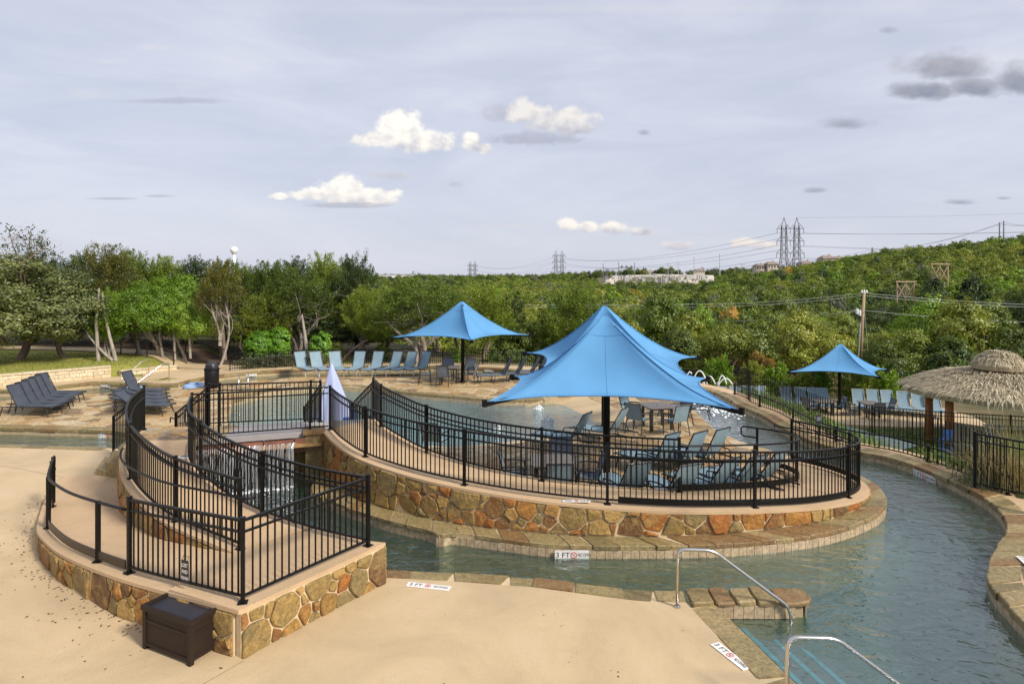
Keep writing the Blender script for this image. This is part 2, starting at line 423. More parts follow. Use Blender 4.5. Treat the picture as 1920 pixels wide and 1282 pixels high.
M['plaster'] = plain('pool_plaster', (0.145, 0.215, 0.19), 0.7, 0, 0.12, 1.5)
M['wood'] = plain('weathered_pole_wood', (0.44, 0.31, 0.19), 0.8, 0, 0.3, 2.0, 0.4, 20, stretch=(8, 8, 0.6))
M['hutwood'] = plain('stained_post_wood', (0.36, 0.13, 0.035), 0.6, 0, 0.3, 3.0, 0.3, 20, stretch=(8, 8, 0.6))
M['galv'] = plain('galvanised_steel', (0.22, 0.225, 0.24), 0.55, 0.3, 0.1, 1)
M['galvlight'] = plain('pale_galvanised_steel', (0.50, 0.49, 0.47), 0.6, 0.2, 0.1, 1)
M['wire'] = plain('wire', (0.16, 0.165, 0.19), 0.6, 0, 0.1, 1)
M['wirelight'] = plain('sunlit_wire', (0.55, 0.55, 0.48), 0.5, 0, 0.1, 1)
M['whitepaint'] = plain('white_paint', (0.80, 0.80, 0.80), 0.5, 0, 0.05, 1)
M['plate'] = plain('sign_plate_white', (0.78, 0.76, 0.72), 0.4, 0, 0.08, 4)
M['ink'] = plain('sign_ink', (0.02, 0.02, 0.025), 0.5, 0, 0.1, 4)
M['red'] = plain('sign_red', (0.55, 0.04, 0.03), 0.5, 0, 0.1, 4)
M['boxbrown'] = plain('dark_brown_resin', (0.024, 0.0145, 0.0105), 0.55, 0, 0.2, 4, 0.2, 80, spec=.3, stretch=(1, 1, 14))
M['boxtop'] = plain('dark_lid_resin', (0.026, 0.026, 0.036), 0.42, 0, 0.15, 3)
M['bin'] = plain('black_plastic', (0.008, 0.008, 0.009), 0.5, 0, 0.2, 4, spec=.25)
M['blueplastic'] = plain('blue_plastic', (0.03, 0.12, 0.42), 0.4, 0, 0.15, 4)
M['tube'] = plain('pale_blue_vinyl', (0.30, 0.45, 0.68), 0.3, 0, 0.08, 4)
M['tabletop'] = plain('dark_table_top', (0.17, 0.145, 0.13), 0.5, 0, 0.15, 8)
M['sling'] = plain('pale_blue_sling', (0.205, 0.30, 0.355), 0.7, 0, 0.08, 5, 0.25, 240)
M['slingdark'] = plain('charcoal_blue_sling', (0.055, 0.066, 0.088), 0.6, 0, 0.15, 5, 0.25, 240)
M['slingmid'] = plain('grey_sling', (0.15, 0.175, 0.21), 0.65, 0, 0.12, 5, 0.25, 240)
M['frame'] = plain('dark_frame', (0.028, 0.027, 0.027), 0.42, 0.2, 0.2, 6)
M['silverframe'] = plain('pale_frame', (0.42, 0.42, 0.41), 0.45, 0.3, 0.1, 6)
M['roofing'] = plain('house_roof', (0.25, 0.20, 0.17), 0.8, 0, 0.2, 0.5)
M['stucco'] = plain('house_wall', (0.52, 0.45, 0.37), 0.8, 0, 0.1, 0.5)
M['window'] = plain('window_glass', (0.04, 0.05, 0.06), 0.15, 0, 0.1, 1)
M['gravelpad'] = plain('pale_gravel', (0.62, 0.56, 0.47), 0.9, 0, 0.15, 0.05)
M['bark'] = plain('tree_bark', (0.20, 0.15, 0.11), 0.9, 0, 0.35, 3.0, 0.6, 20, stretch=(3, 3, 0.7))
M['barkgrey'] = plain('pale_grey_bark', (0.33, 0.28, 0.235), 0.9, 0, 0.3, 3.0, 0.6, 20, stretch=(3, 3, 0.7))
M['dryleaf'] = plain('dry_leaf', (0.10, 0.045, 0.025), 0.9, 0, 0.5, 9)
M['foam'] = plain('white_foam', (0.85, 0.88, 0.90), 0.4, 0, 0.05, 9)
M['rust'] = plain('rusty_stone_lintel', (0.20, 0.085, 0.055), 0.7, 0, 0.45, 4, 0.5, 18)

def fabric(name, c, trans):
    m, nt, b = mat(name); out = nt.nodes['Material Output']
    n = noise(nt, 1.1, 4); n2 = noise(nt, 260.0, 2)
    k = ramp(nt, n, [(0.3, tuple(x * 0.93 for x in c)), (0.7, tuple(min(1, x * 1.06) for x in c))])
    nt.links.new(k, b.inputs['Base Color']); b.inputs['Roughness'].default_value = 0.75; b.inputs['Specular IOR Level'].default_value = 0.2
    bump(nt, b, n2, 0.15, 0.003)
    tr = nd(nt, 'ShaderNodeBsdfTranslucent', Color=k); mx = nd(nt, 'ShaderNodeMixShader', Fac=trans)
    nt.links.new(b.outputs[0], mx.inputs[1]); nt.links.new(tr.outputs[0], mx.inputs[2]); nt.links.new(mx.outputs[0], out.inputs[0])
    return m
M['canopy'] = fabric('blue_shade_fabric', (0.14, 0.375, 0.67), 0.22)
M['cover'] = fabric('lavender_cover_fabric', (0.47, 0.54, 0.80), 0.12)

def thatch_mat():
    m, nt, b = mat('dry_palm_thatch')
    r = nt.nodes.new('ShaderNodeNewGeometry').outputs['Random Per Island']; n = noise(nt, 1.2, 5)
    k = ramp(nt, mth(nt, 'ADD', mth(nt, 'MULTIPLY', r, 0.7), mth(nt, 'MULTIPLY', n, 0.3)), [(0.1, (0.12, 0.098, 0.06)), (0.4, (0.37, 0.31, 0.20)), (0.8, (0.62, 0.53, 0.36))])
    nt.links.new(k, b.inputs['Base Color']); b.inputs['Roughness'].default_value = 0.85
    return m
M['thatch'] = thatch_mat()
def water_mat(name, tint, wave, amp, ior=1.45, body=(0.03, 0.08, 0.07), cloudy=0.5, fine=1.0):
    m, nt, b = mat(name); nt.nodes.remove(b); out = nt.nodes['Material Output']
    tcn = nt.nodes.new('ShaderNodeTexCoord')
    n1 = noise(nt, wave, 3, 0.5, 0.8, vec=tcn.outputs['Object'], stretch=(1, 1.5, 1)); n2 = noise(nt, wave * 3.1, 3, 0.55, 0.6, vec=tcn.outputs['Object'], stretch=(1, 1.4, 1))
    n3 = noise(nt, 0.35, 2, 0.5, vec=tcn.outputs['Object'])
    h = mth(nt, 'ADD', n1, mth(nt, 'MULTIPLY', n2, 0.4 * fine))
    h = mth(nt, 'MULTIPLY', h, mth(nt, 'ADD', 0.55, n3))
    bp = nd(nt, 'ShaderNodeBump', Height=h, Strength=1.0, Distance=amp)
    lw = nd(nt, 'ShaderNodeLayerWeight', Blend=0.5, Normal=bp.outputs[0]); f0 = ((ior - 1) / (ior + 1)) ** 2
    fr = mth(nt, 'ADD', f0, mth(nt, 'MULTIPLY', 1 - f0, mth(nt, 'POWER', lw.outputs['Facing'], 5.0)), clamp=True)
    gl = nd(nt, 'ShaderNodeBsdfGlossy', Color=(1, 1, 1, 1), Roughness=0.05, Normal=bp.outputs[0])
    tp = nd(nt, 'ShaderNodeBsdfTransparent', Color=(*tint, 1))
    df = nd(nt, 'ShaderNodeBsdfDiffuse', Color=(*body, 1)); bm_ = nd(nt, 'ShaderNodeMixShader', Fac=cloudy); nt.links.new(tp.outputs[0], bm_.inputs[1]); nt.links.new(df.outputs[0], bm_.inputs[2])
    mx = nd(nt, 'ShaderNodeMixShader', Fac=fr); nt.links.new(bm_.outputs[0], mx.inputs[1]); nt.links.new(gl.outputs[0], mx.inputs[2])
    nt.links.new(mx.outputs[0], out.inputs[0])
    return m
M['water'] = water_mat('river_water', (0.55, 0.72, 0.66), 1.6, 0.062, 2.35, (0.055, 0.125, 0.105), 0.26)
M['poolwater'] = water_mat('pool_water', (0.62, 0.80, 0.82), 2.0, 0.085, 2.1, (0.17, 0.30, 0.33), 0.45)
def stream_mat():
    m, nt, b = mat('falling_water'); nt.nodes.remove(b); out = nt.nodes['Material Output']
    d = nd(nt, 'ShaderNodeBsdfDiffuse', Color=(0.85, 0.88, 0.92, 1)); tp = nt.nodes.new('ShaderNodeBsdfTransparent'); gl = nd(nt, 'ShaderNodeBsdfGlossy', Roughness=0.1)
    m1 = nd(nt, 'ShaderNodeMixShader', Fac=0.5); nt.links.new(d.outputs[0], m1.inputs[1]); nt.links.new(gl.outputs[0], m1.inputs[2])
    m2 = nd(nt, 'ShaderNodeMixShader', Fac=0.45); nt.links.new(tp.outputs[0], m2.inputs[1]); nt.links.new(m1.outputs[0], m2.inputs[2]); nt.links.new(m2.outputs[0], out.inputs[0])
    return m
M['stream'] = stream_mat()
L_ = {}
L_['silver'] = leaf_mat('silvery_olive_leaves', (0.055, 0.078, 0.022), (0.145, 0.172, 0.052), (0.32, 0.335, 0.11))
L_['lime'] = leaf_mat('fresh_lime_leaves', (0.085, 0.20, 0.010), (0.19, 0.38, 0.020), (0.32, 0.50, 0.05))
L_['cedar'] = leaf_mat('cedar_green_leaves', (0.046, 0.078, 0.006), (0.132, 0.193, 0.015), (0.287, 0.348, 0.034))
L_['dark'] = leaf_mat('dark_evergreen_leaves', (0.020, 0.039, 0.007), (0.054, 0.088, 0.016), (0.116, 0.152, 0.027))
L_['bright'] = leaf_mat('bright_green_leaves', (0.073, 0.146, 0.007), (0.183, 0.311, 0.017), (0.329, 0.464, 0.043))
L_['yellow'] = leaf_mat('yellow_olive_leaves', (0.12, 0.145, 0.016), (0.245, 0.285, 0.032), (0.42, 0.42, 0.065))
L_['olive'] = leaf_mat('olive_leaves', (0.068, 0.100, 0.012), (0.168, 0.222, 0.028), (0.32, 0.37, 0.06))
L_['rust'] = leaf_mat('rusty_leaves', (0.264, 0.163, 0.033), (0.483, 0.292, 0.055), (0.620, 0.418, 0.088))
L_['bronze'] = leaf_mat('bronze_green_leaves', (0.067, 0.073, 0.012), (0.152, 0.152, 0.022), (0.262, 0.244, 0.039))
L_['grey'] = leaf_mat('grey_green_leaves', (0.091, 0.106, 0.065), (0.174, 0.194, 0.110), (0.293, 0.310, 0.183))
L_['straw'] = leaf_mat('straw_blades', (0.18, 0.145, 0.06), (0.31, 0.25, 0.12), (0.46, 0.38, 0.20))
L_['reed'] = leaf_mat('reed_blades', (0.08, 0.14, 0.03), (0.17, 0.245, 0.065), (0.30, 0.36, 0.13))
# ------------------------------------------------------------------ plan of the place (metres; +Y is away from the camera)
WATER_Z = -0.22
ramp_o = cr([(-4.55, 16.0, 1.0), (-3.98, 15.0, .95), (-3.2, 14.0, .88), (-2.15, 13.2, .80), (-.95, 12.6, .72), (.4, 12.2, .63), (1.8, 12.03, .54), (3.2, 12.05, .46), (4.65, 12.3, .38), (5.95, 12.72, .29), (7.05, 13.38, .20), (7.72, 14.2, .12), (7.95, 15.1, .06), (7.75, 16.0, .02), (7.3, 16.7, .01)], 0.1)
ramp_i = cr([(-3.75, 17.3, 1.0), (-3.3, 16.35, .95), (-2.7, 15.5, .88), (-1.93, 14.64, .78), (-.75, 13.75, .69), (.58, 13.2, .61), (2.0, 12.97, .53), (3.44, 13.0, .45), (4.6, 13.35, .37), (5.6, 13.8, .28), (6.35, 14.4, .18), (6.72, 15.0, .10), (6.75, 15.7, .05), (6.55, 16.15, .02), (6.28, 16.4, .01)], 0.1)
lower_o = cr([(-10.7, 15.4, .01), (-9.95, 14.0, .11), (-9.4, 13.1, .17), (-8.85, 12.25, .24), (-8.33, 11.5, .31), (-7.8, 10.93, .37), (-7.1, 10.3, .43), (-6.25, 9.7, .49), (-5.2, 9.07, .55), (-3.47, 8.25, .61)], 0.1)
upper_o = cr([(-9.2, 16.0, 1.0), (-8.7, 14.6, .97), (-8.14, 13.5, .91), (-7.49, 12.57, .84), (-6.6, 11.58, .77), (-5.65, 10.75, .70), (-4.2, 9.88, .61)], 0.1)
upper_i = cr([(-7.5, 15.0, 1.0), (-7.17, 14.2, .97), (-6.75, 13.4, .92), (-6.15, 12.65, .87), (-5.27, 11.75, .79), (-4.34, 11.05, .71), (-3.3, 10.5, .63), (-2.25, 10.0, .61)], 0.1)
if normals(ramp_o)[len(ramp_o) // 2].y > 0: pass
wall_face = offset(ramp_o, 0.16)                    # right side of travel = towards the river
if wall_face[len(wall_face) // 2].y > ramp_o[len(ramp_o) // 2].y: wall_face = offset(ramp_o, -0.16)
lower_face = offset(lower_o, 0.15)
if lower_face[40].x > lower_o[40].x: lower_face = offset(lower_o, -0.15)

coping_o = [(-4.62, 15.6), (-4.45, 14.36), (-2.85, 12.97), (-1.62, 12.22), (-1.36, 11.96), (-1.1, 12.05), (-.43, 11.86), (.5, 11.57), (1.58, 11.47), (2.79, 11.47), (4.1, 11.57), (5.75, 11.98), (7.1, 12.75), (7.85, 13.5), (8.28, 14.3), (8.45, 15.1), (8.3, 16.2), (7.6, 17.2)]
island = [(-16.4, 20.5), (-12.5, 20.1), (-9.2, 18.7), (-6.5, 17.4), (-4.8, 16.5)] + coping_o + [(7.2, 17.9), (6.8, 18.6), (6.4, 19.9), (6.5, 21.5), (6.6, 23), (6.7, 25), (6.3, 27), (4, 29), (1, 31), (-1.6, 32), (-5.3, 32), (-10.3, 31), (-12, 30), (-13.3, 28.5), (-14.3, 27.3), (-16.6, 26.8), (-18.9, 25.9), (-20.3, 24.5), (-20.5, 22), (-18.8, 20.9)]
pool = [(-9.2, 20.6), (-10.7, 24.5), (-10.9, 25.0), (-9.97, 27.2), (-8.1, 28.4), (-6, 27.8), (-4.5, 26.8), (-2.4, 25.9), (-.4, 25.1), (1.3, 25.3), (2.9, 26), (3.9, 23.4), (4.25, 21.6), (4.0, 20.6), (3.0, 19.7), (1.5, 19.0), (.4, 18.6), (-1.2, 18.0), (-2.4, 18.1), (-3.9, 19.2), (-5.0, 20.3), (-6.8, 20.9)]
near_edge = [(-2.1, 10.25), (-1.0, 10.13), (.33, 9.93), (1.3, 9.66), (1.95, 9.5), (2.57, 9.47)]
entry_edge = [(2.57, 9.47), (2.96, 7.56), (3.45, 5.0), (3.9, 2.6)]
right_bank = cr([(6.5, 30.5), (8.2, 27.5), (8.6, 25.5), (8.5, 24.3), (8.75, 22.6), (8.7, 20.6), (8.85, 18.7), (9.45, 17.75), (9.95, 17.3), (10.25, 16.5), (10.38, 15.6), (10.38, 14.5), (10.15, 13.4), (9.5, 12.25), (8.6, 11.35), (7.95, 10.67), (7.5, 10.0), (7.2, 9.1), (7.0, 8.0), (7.0, 5.0), (7.2, 1.0)], 0.25)
back_bank = cr([(-22.6, 27.0), (-20.6, 27.2), (-19.2, 29.0), (-18.0, 29.0), (-17.1, 28.8), (-15, 28.6), (-14.75, 29.9), (-14.3, 31), (-13, 32.4), (-10.1, 33.6), (-5.75, 34.3), (-1.55, 33.9), (1.1, 32.6), (4.4, 31.6), (6.5, 30.5)], 0.3)

# ------------------------------------------------------------------ ground sheet, pool floor, water
def S(t): t = min(max(t, 0.0), 1.0); return t * t * (3 - 2 * t)
bank_line = [(p.x, p.y) for p in back_bank] + [(p.x, p.y) for p in right_bank]
complex_poly = [(-60, -30), (-60, 18.2), (-24, 18.2), (-24, 27.0)] + bank_line + [(7.2, -30)]
cpl = offset(back_bank, -0.9) if offset(back_bank, -0.9)[20].y > back_bank[20].y else offset(back_bank, 0.9)
rbl = offset(right_bank, -0.55) if offset(right_bank, -0.55)[30].x > right_bank[30].x else offset(right_bank, 0.55)
bank_out = cpl[:-1] + rbl
complex_big = [(-60, -30), (-60, 19.2), (-24.6, 19.2), (-24.6, 27.8)] + [(p.x, p.y) for p in bank_out] + [(8.0, -30)]
wall_a, wall_b = Vector((-30.0, 22.6, 0)), Vector((-19.5, 31.0, 0))
def hill(x, y):
    r = math.hypot(x, y); a = x / max(y, 1e-3) if y > 0 else 2.0
    A = max(0.0, min(a, .6) - 0.28) * 56 + max(0.0, min(a, 1.25) - .6) * 20
    return -6 + A * S((r - 90) / 270) + 6 * S((r - 200) / 900) + 9 * S((r - 430) / 260) * math.exp(-((a - .22) / .13) ** 2) * S((1500 - r) / 600) + 0.8 * math.sin(x * .05) * math.sin(y * .043)
def ground_z(x, y):
    # left: level lawn; right of the river: falls to the lower deck
    low = 0.0
    if y < 26: low = S((x - (10.9 if y < 17.5 else 9.9)) / 5.2) if y > 15 else 0.0
    else: low = S((x + .875 * (y - 26) - 9.9) / 6.0)
    if 12.5 < y < 19 : low *= S((y - 14.5) / 4)
    z = -2.62 * low - 0.02
    if x < -12 and y > 26:
        side = (wall_b - wall_a).cross(Vector((x, y, 0)) - wall_a).z / (wall_b - wall_a).length
        z += 0.47 * S((side - 0.25) / 0.25) * S((-17.6 - x) / 2.2)
    if 9.5 < x < 17 and 11 < y < 17: z += 0.22 * S((x - 10.6) / 1.5) * S((16.5 - y) / 2)
    if y > 36:
        k = S((y - 40 - (14 if x < -4 else 0) * S((-4 - x) / 6)) / 24)
        z = z * (1 - k) + hill(x, y) * k
    return z
def terrain():
    azs = np.tan(np.linspace(-1.25, 1.25, 190)); rs = np.concatenate([np.linspace(9, 46, 115), np.geomspace(47, 3200, 90)])
    vs, fs = [], []
    na = len(azs)
    for r in rs:
        for a in azs:
            y = r / math.sqrt(1 + a * a); x = a * y
            z = ground_z(x, y)
            if inside((x, y), complex_big): z = -1.9
            vs.append((x, y, z))
    for i in range(len(rs) - 1):
        for j in range(na - 1): fs.append((i * na + j, i * na + j + 1, (i + 1) * na + j + 1, (i + 1) * na + j))
    m, nt, b = mat('scrub_ground')
    n1 = noise(nt, 0.22, 6, 0.6); n2 = noise(nt, 2.2, 5, 0.65); n3 = noise(nt, 30, 3, 0.6)
    tcn = nt.nodes.new('ShaderNodeTexCoord'); sx = nd(nt, 'ShaderNodeSeparateXYZ', Vector=tcn.outputs['Object'])
    dry = ramp(nt, n1, [(0.35, (0.20, 0.15, 0.072)), (0.5, (0.115, 0.10, 0.038)), (0.65, (0.062, 0.072, 0.022))])
    lawn = ramp(nt, n2, [(0.3, (0.22, 0.235, 0.035)), (0.7, (0.37, 0.34, 0.075))])
    left = mth(nt, 'MULTIPLY', smooth(nt, sx.outputs[0], -8.0, -10.0), smooth(nt, sx.outputs[1], 41.0, 38.5))
    c = mixc(nt, left, dry, lawn)
    marsh = mth(nt, 'MULTIPLY', mth(nt, 'MULTIPLY', smooth(nt, sx.outputs[0], 8.0, 9.5), smooth(nt, sx.outputs[1], 32.5, 30.5)), 0.85)
    c = mixc(nt, marsh, c, ramp(nt, n2, [(0.3, (0.09, 0.14, 0.035)), (0.7, (0.19, 0.24, 0.07))]))
    c = mixc(nt, 1.0, c, ramp(nt, n3, [(0.3, (0.7, 0.7, 0.7)), (0.7, (1.2, 1.2, 1.2))]), 'MULTIPLY')
    nt.links.new(c, b.inputs['Base Color']); b.inputs['Roughness'].default_value = 0.95
    bump(nt, b, mth(nt, 'ADD', n2, n3), 0.7, 0.05)
    mb = MB(); mb.add(vs, fs)
    tag(mb.build('ground', m, smooth_=True), 'grassy ground falling away to scrub valley and hill', kind='structure')
terrain()
# river sheet (with the pool left out) and the pool's own sheet, both at the same level
_bl = offset(back_bank, -.3) if offset(back_bank, -.3)[20].y > back_bank[20].y else offset(back_bank, .3)
_rb = offset(right_bank, -.3) if offset(right_bank, -.3)[30].x > right_bank[30].x else offset(right_bank, .3)
rv = MB().prism([(-26, 2), (-26, 27)] + [(p.x, p.y) for p in _bl[:-1]] + [(p.x, p.y) for p in _rb[1:]], WATER_Z - .01, WATER_Z, [pool]); rv.f = [f for f in rv.f if all(i < len(rv.v) // 2 for i in f)]
pf_ = MB().prism([(-26, 2), (-26, 27)] + [(p.x, p.y) for p in _bl[:-1]] + [(p.x, p.y) for p in _rb[1:]], -1.2, -1.15); pf_.f = [f for f in pf_.f if all(i < len(pf_.v) // 2 for i in f)]
tag(pf_.build('pool_floor', M['plaster']), kind='structure')
tag(rv.build('river_water', M['water']), kind='structure')
pw = MB().prism(pool, WATER_Z - .01, WATER_Z); pw.f = [f for f in pw.f if all(i < len(pw.v) // 2 for i in f)]
tag(pw.build('pool_water', M['poolwater']), kind='structure')

pb_ = MB().prism(pool, -1.2, -1.10); pb_.f = [f for f in pb_.f if all(i < len(pb_.v) // 2 for i in f)]
tag(pb_.build('pool_basin', M['poolplaster']), kind='structure')
# ------------------------------------------------------------------ decks
plat_river = [(p.x, p.y) for p in upper_i]
near_poly = [(-60, 18.55), (-14.7, 18.4), (-11.4, 18.05), (-9.4, 17.3), (-8.2, 16.2)] + plat_river[:-1] + [(-2.2, 10.15)] + near_edge + entry_edge[1:] + [(3.9, -25), (-60, -25)]
near_deck = tag(MB().prism(near_poly, -1.3, 0.0).build('near_deck', M['concrete']), kind='structure')
isl_deck = tag(MB().prism(island, -1.3, -0.024, [pool]).build('flagstone_deck', M['grout']), kind='structure')
def bank_strip(name, inner, w, mat_, z=0.0):
    o = offset(inner, w)
    mb = MB().prism([(p.x, p.y) for p in inner] + [(p.x, p.y) for p in reversed(o)], -1.4, z)
    return tag(mb.build(name, mat_), kind='structure')
sg = -1 if offset(back_bank, -1)[20].y > back_bank[20].y else 1
bank_strip('back_bank', back_bank, sg * 1.9, M['concrete'])
sr = -1 if offset(right_bank, -1)[30].x > right_bank[30].x else 1
rbk = bank_strip('right_bank', right_bank, sr * 1.05, M['rampcrete'])
tag(MB().prism([(-17.6, 30.6), (-14.95, 30.7), (-13.6, 32.7), (-11, 34.2), (-11.2, 35.2), (-15.2, 34.8), (-17.8, 33.6), (-18.4, 31.8)], -.5, 0.012).build('plaza_paving', M['concrete']), kind='structure')
tag(MB().prism([(10.15, 12.55), (9.85, 11.95), (9.0, 11.1), (8.4, 10.5), (8.0, 9.9), (7.68, 9.1), (7.5, 8), (7.5, 1), (30, 1), (30, 11.9), (12, 11.9), (10.6, 12.4)], -.8, 0.035).build('right_deck', M['concrete']), kind='structure')
tag(MB().prism([(9.0, 34.4), (13.4, 32.6), (16.5, 31.9), (19.0, 31.2), (23.5, 31.4), (24.2, 33.5), (24.0, 38.6), (9.0, 38.4)], -3.5, -2.5).build('lower_deck', M['concrete']), kind='structure')
pathc = cr([(-36, 39.6), (-30, 39.2), (-25, 38.4), (-21, 36.8), (-18.2, 35.0), (-15.4, 34.0)], 0.5)
pa, pb = offset(pathc, -0.85), offset(pathc, 0.85)
def path_z(p): return ground_z(p.x, p.y) + 0.05
tag(MB().add([(p.x, p.y, path_z(p)) for p in pa] + [(p.x, p.y, path_z(p)) for p in pb], [(i, i + len(pa), i + 1 + len(pa), i + 1) for i in range(len(pa) - 1)]).build('footpath', M['concrete']), kind='structure')
bed = cr([(-31, 41.3), (-25, 40.4), (-20.5, 38.6), (-17.2, 36.6), (-13.5, 35.8), (-10.8, 36.5)], 0.5); ba, bb = offset(bed, -1.6), offset(bed, 1.1)
tag(MB().add([(p.x, p.y, ground_z(p.x, p.y) + 0.06) for p in ba] + [(p.x, p.y, ground_z(p.x, p.y) + 0.06) for p in bb], [(i, i + len(ba), i + 1 + len(ba), i + 1) for i in range(len(ba) - 1)]).build('mulch_bed_ground', M['soil']), kind='structure')
# saw-cut joints in the near deck
def joint(a, b):
    mb = MB(); a, b = Vector((*a, 0.004)), Vector((*b, 0.004)); n = Vector((-(b - a).y, (b - a).x, 0)).normalized() * 0.004
    o = mb.add([a + n, a - n, b - n, b + n], [(0, 1, 2, 3)]).build('joint_line', M['jointfill'], near_deck)
joint((-3.36, 8.02), (-5.0, 5.4)); joint((-16.8, 17.4), (-12.7, 16.2)); joint((-12.7, 16.2), (-10.6, 15.3)); joint((-18, 9.4), (-8.9, 11.2))

# ------------------------------------------------------------------ beach entry sloping into the pool
be_o = cr([(1.3, 25.3), (2.9, 26), (3.9, 23.4), (4.25, 21.6), (4.0, 20.6), (3.0, 19.7), (1.5, 19.0), (.4, 18.6), (-1.2, 18.0), (-2.4, 18.1)], 0.25)
cen = Vector((-2.5, 23.2, 0)); bv, bf = [], []
fr = [0, .10, .22, .4, .6]; zz = [-.004, -.10, -.24, -.5, -1.16]
for k, (f_, z_) in enumerate(zip(fr, zz)):
    for p in be_o:
        q = p.lerp(cen, f_); bv.append((q.x, q.y, z_))
nb = len(be_o)
for k in range(4):
    for i in range(nb - 1): bf.append((k * nb + i, k * nb + i + 1, (k + 1) * nb + i + 1, (k + 1) * nb + i))
tag(MB().add(bv, bf).build('beach_entry', M['concrete'], smooth_=True), kind='structure')

# ------------------------------------------------------------------ stone cutting
def clip(poly, nx, ny, c):
    out = []; n = len(poly)
    for i in range(n):
        a, b = poly[i], poly[(i + 1) % n]
        da, db = a[0] * nx + a[1] * ny - c, b[0] * nx + b[1] * ny - c
        if da <= 0: out.append(a)
        if (da < 0 < db) or (db < 0 < da):
            t = da / (da - db); out.append((a[0] + (b[0] - a[0]) * t, a[1] + (b[1] - a[1]) * t))
    return out
def area(p): return 0.5 * sum(p[i][0] * p[(i + 1) % len(p)][1] - p[(i + 1) % len(p)][0] * p[i][1] for i in range(len(p)))
def cells(seeds, region, gap, k=18, rad=None):
    arr = np.array(seeds); out = []
    for i, s in enumerate(seeds):
        d = ((arr - arr[i]) ** 2).sum(1); idx = np.argsort(d)[1:k + 1]
        poly = list(region)
        for j in idx:
            dx, dy = arr[j] - arr[i]; L = math.hypot(dx, dy)
            if L < 1e-6: continue
            nx, ny = dx / L, dy / L
            t_ = .5 if rad is None else min(.85, max(.15, .5 + (rad[i] ** 2 - rad[j] ** 2) / (2 * L * L)))
            mx, my = arr[i] + (arr[j] - arr[i]) * t_
            poly = clip(poly, nx, ny, mx * nx + my * ny - gap / 2)
            if len(poly) < 3: break
        if len(poly) >= 3 and area(poly) < 0: poly.reverse()
        out.append(poly if len(poly) >= 3 and area(poly) > 0.008 else None)
    return out
def relax_seeds(n, sampler, mind, tries=40, rr=None):
    rr = rr or rnd; pts = []
    for _ in range(n * tries):
        p = sampler()
        if p is None: continue
        m = mind * rr.choice((0.62, 0.85, 1.0, 1.0, 1.25)) 
        if all((p[0] - q[0]) ** 2 + (p[1] - q[1]) ** 2 > m * m for q in pts): pts.append(p)
        if len(pts) >= n: break
    return pts
def roughen(poly, amt, rr):
    # drop tiny edges, cut the corners a little, nudge the edges
    q = []
    for i, p in enumerate(poly):
        a = poly[i - 1]
        if math.hypot(p[0] - a[0], p[1] - a[1]) > 0.03: q.append(p)
    if len(q) < 3: q = poly
    out = []; n = len(q)
    for i in range(n):
        a, b = q[i], q[(i + 1) % n]; L = math.hypot(b[0] - a[0], b[1] - a[1]); c = min(0.14, 0.018 / max(L, .01) + .015)
        for t in (c, 0.5, 1 - c):
            if t == 0.5 and L < 0.25: continue
            j = amt if t == 0.5 else amt * .5
            out.append((a[0] + (b[0] - a[0]) * t + rr.uniform(-j, j), a[1] + (b[1] - a[1]) * t + rr.uniform(-j, j)))
    return out
def stone_mb(poly, mapf, h, rr, back=-0.02, crown=0.008):
    n = len(poly); cx = sum(p[0] for p in poly) / n; cy = sum(p[1] for p in poly) / n
    mb = MB(); vs = []
    rad = max(0.05, math.sqrt(abs(area(poly)))); ins = min(0.16, 0.018 / rad + .03)
    tx, ty = rr.uniform(-.02, .02) * (1 + crown * 150), rr.uniform(-.02, .02) * (1 + crown * 150)
    for f_, d in ((0, back), (0, h * .6), (ins, h)):
        for p in poly:
            x, y = p[0] + (cx - p[0]) * f_, p[1] + (cy - p[1]) * f_
            vs.append(mapf(x, y, d + (0 if d == back else (tx * (x - cx) + ty * (y - cy)))))
    vs.append(mapf(cx, cy, h + crown * rr.uniform(-.3, 1)))
    fs = [(r * n + i, r * n + (i + 1) % n, (r + 1) * n + (i + 1) % n, (r + 1) * n + i) for r in range(2) for i in range(n)]
    fs += [(2 * n + i, 2 * n + (i + 1) % n, 3 * n) for i in range(n)]
    return mb.add(vs, fs)
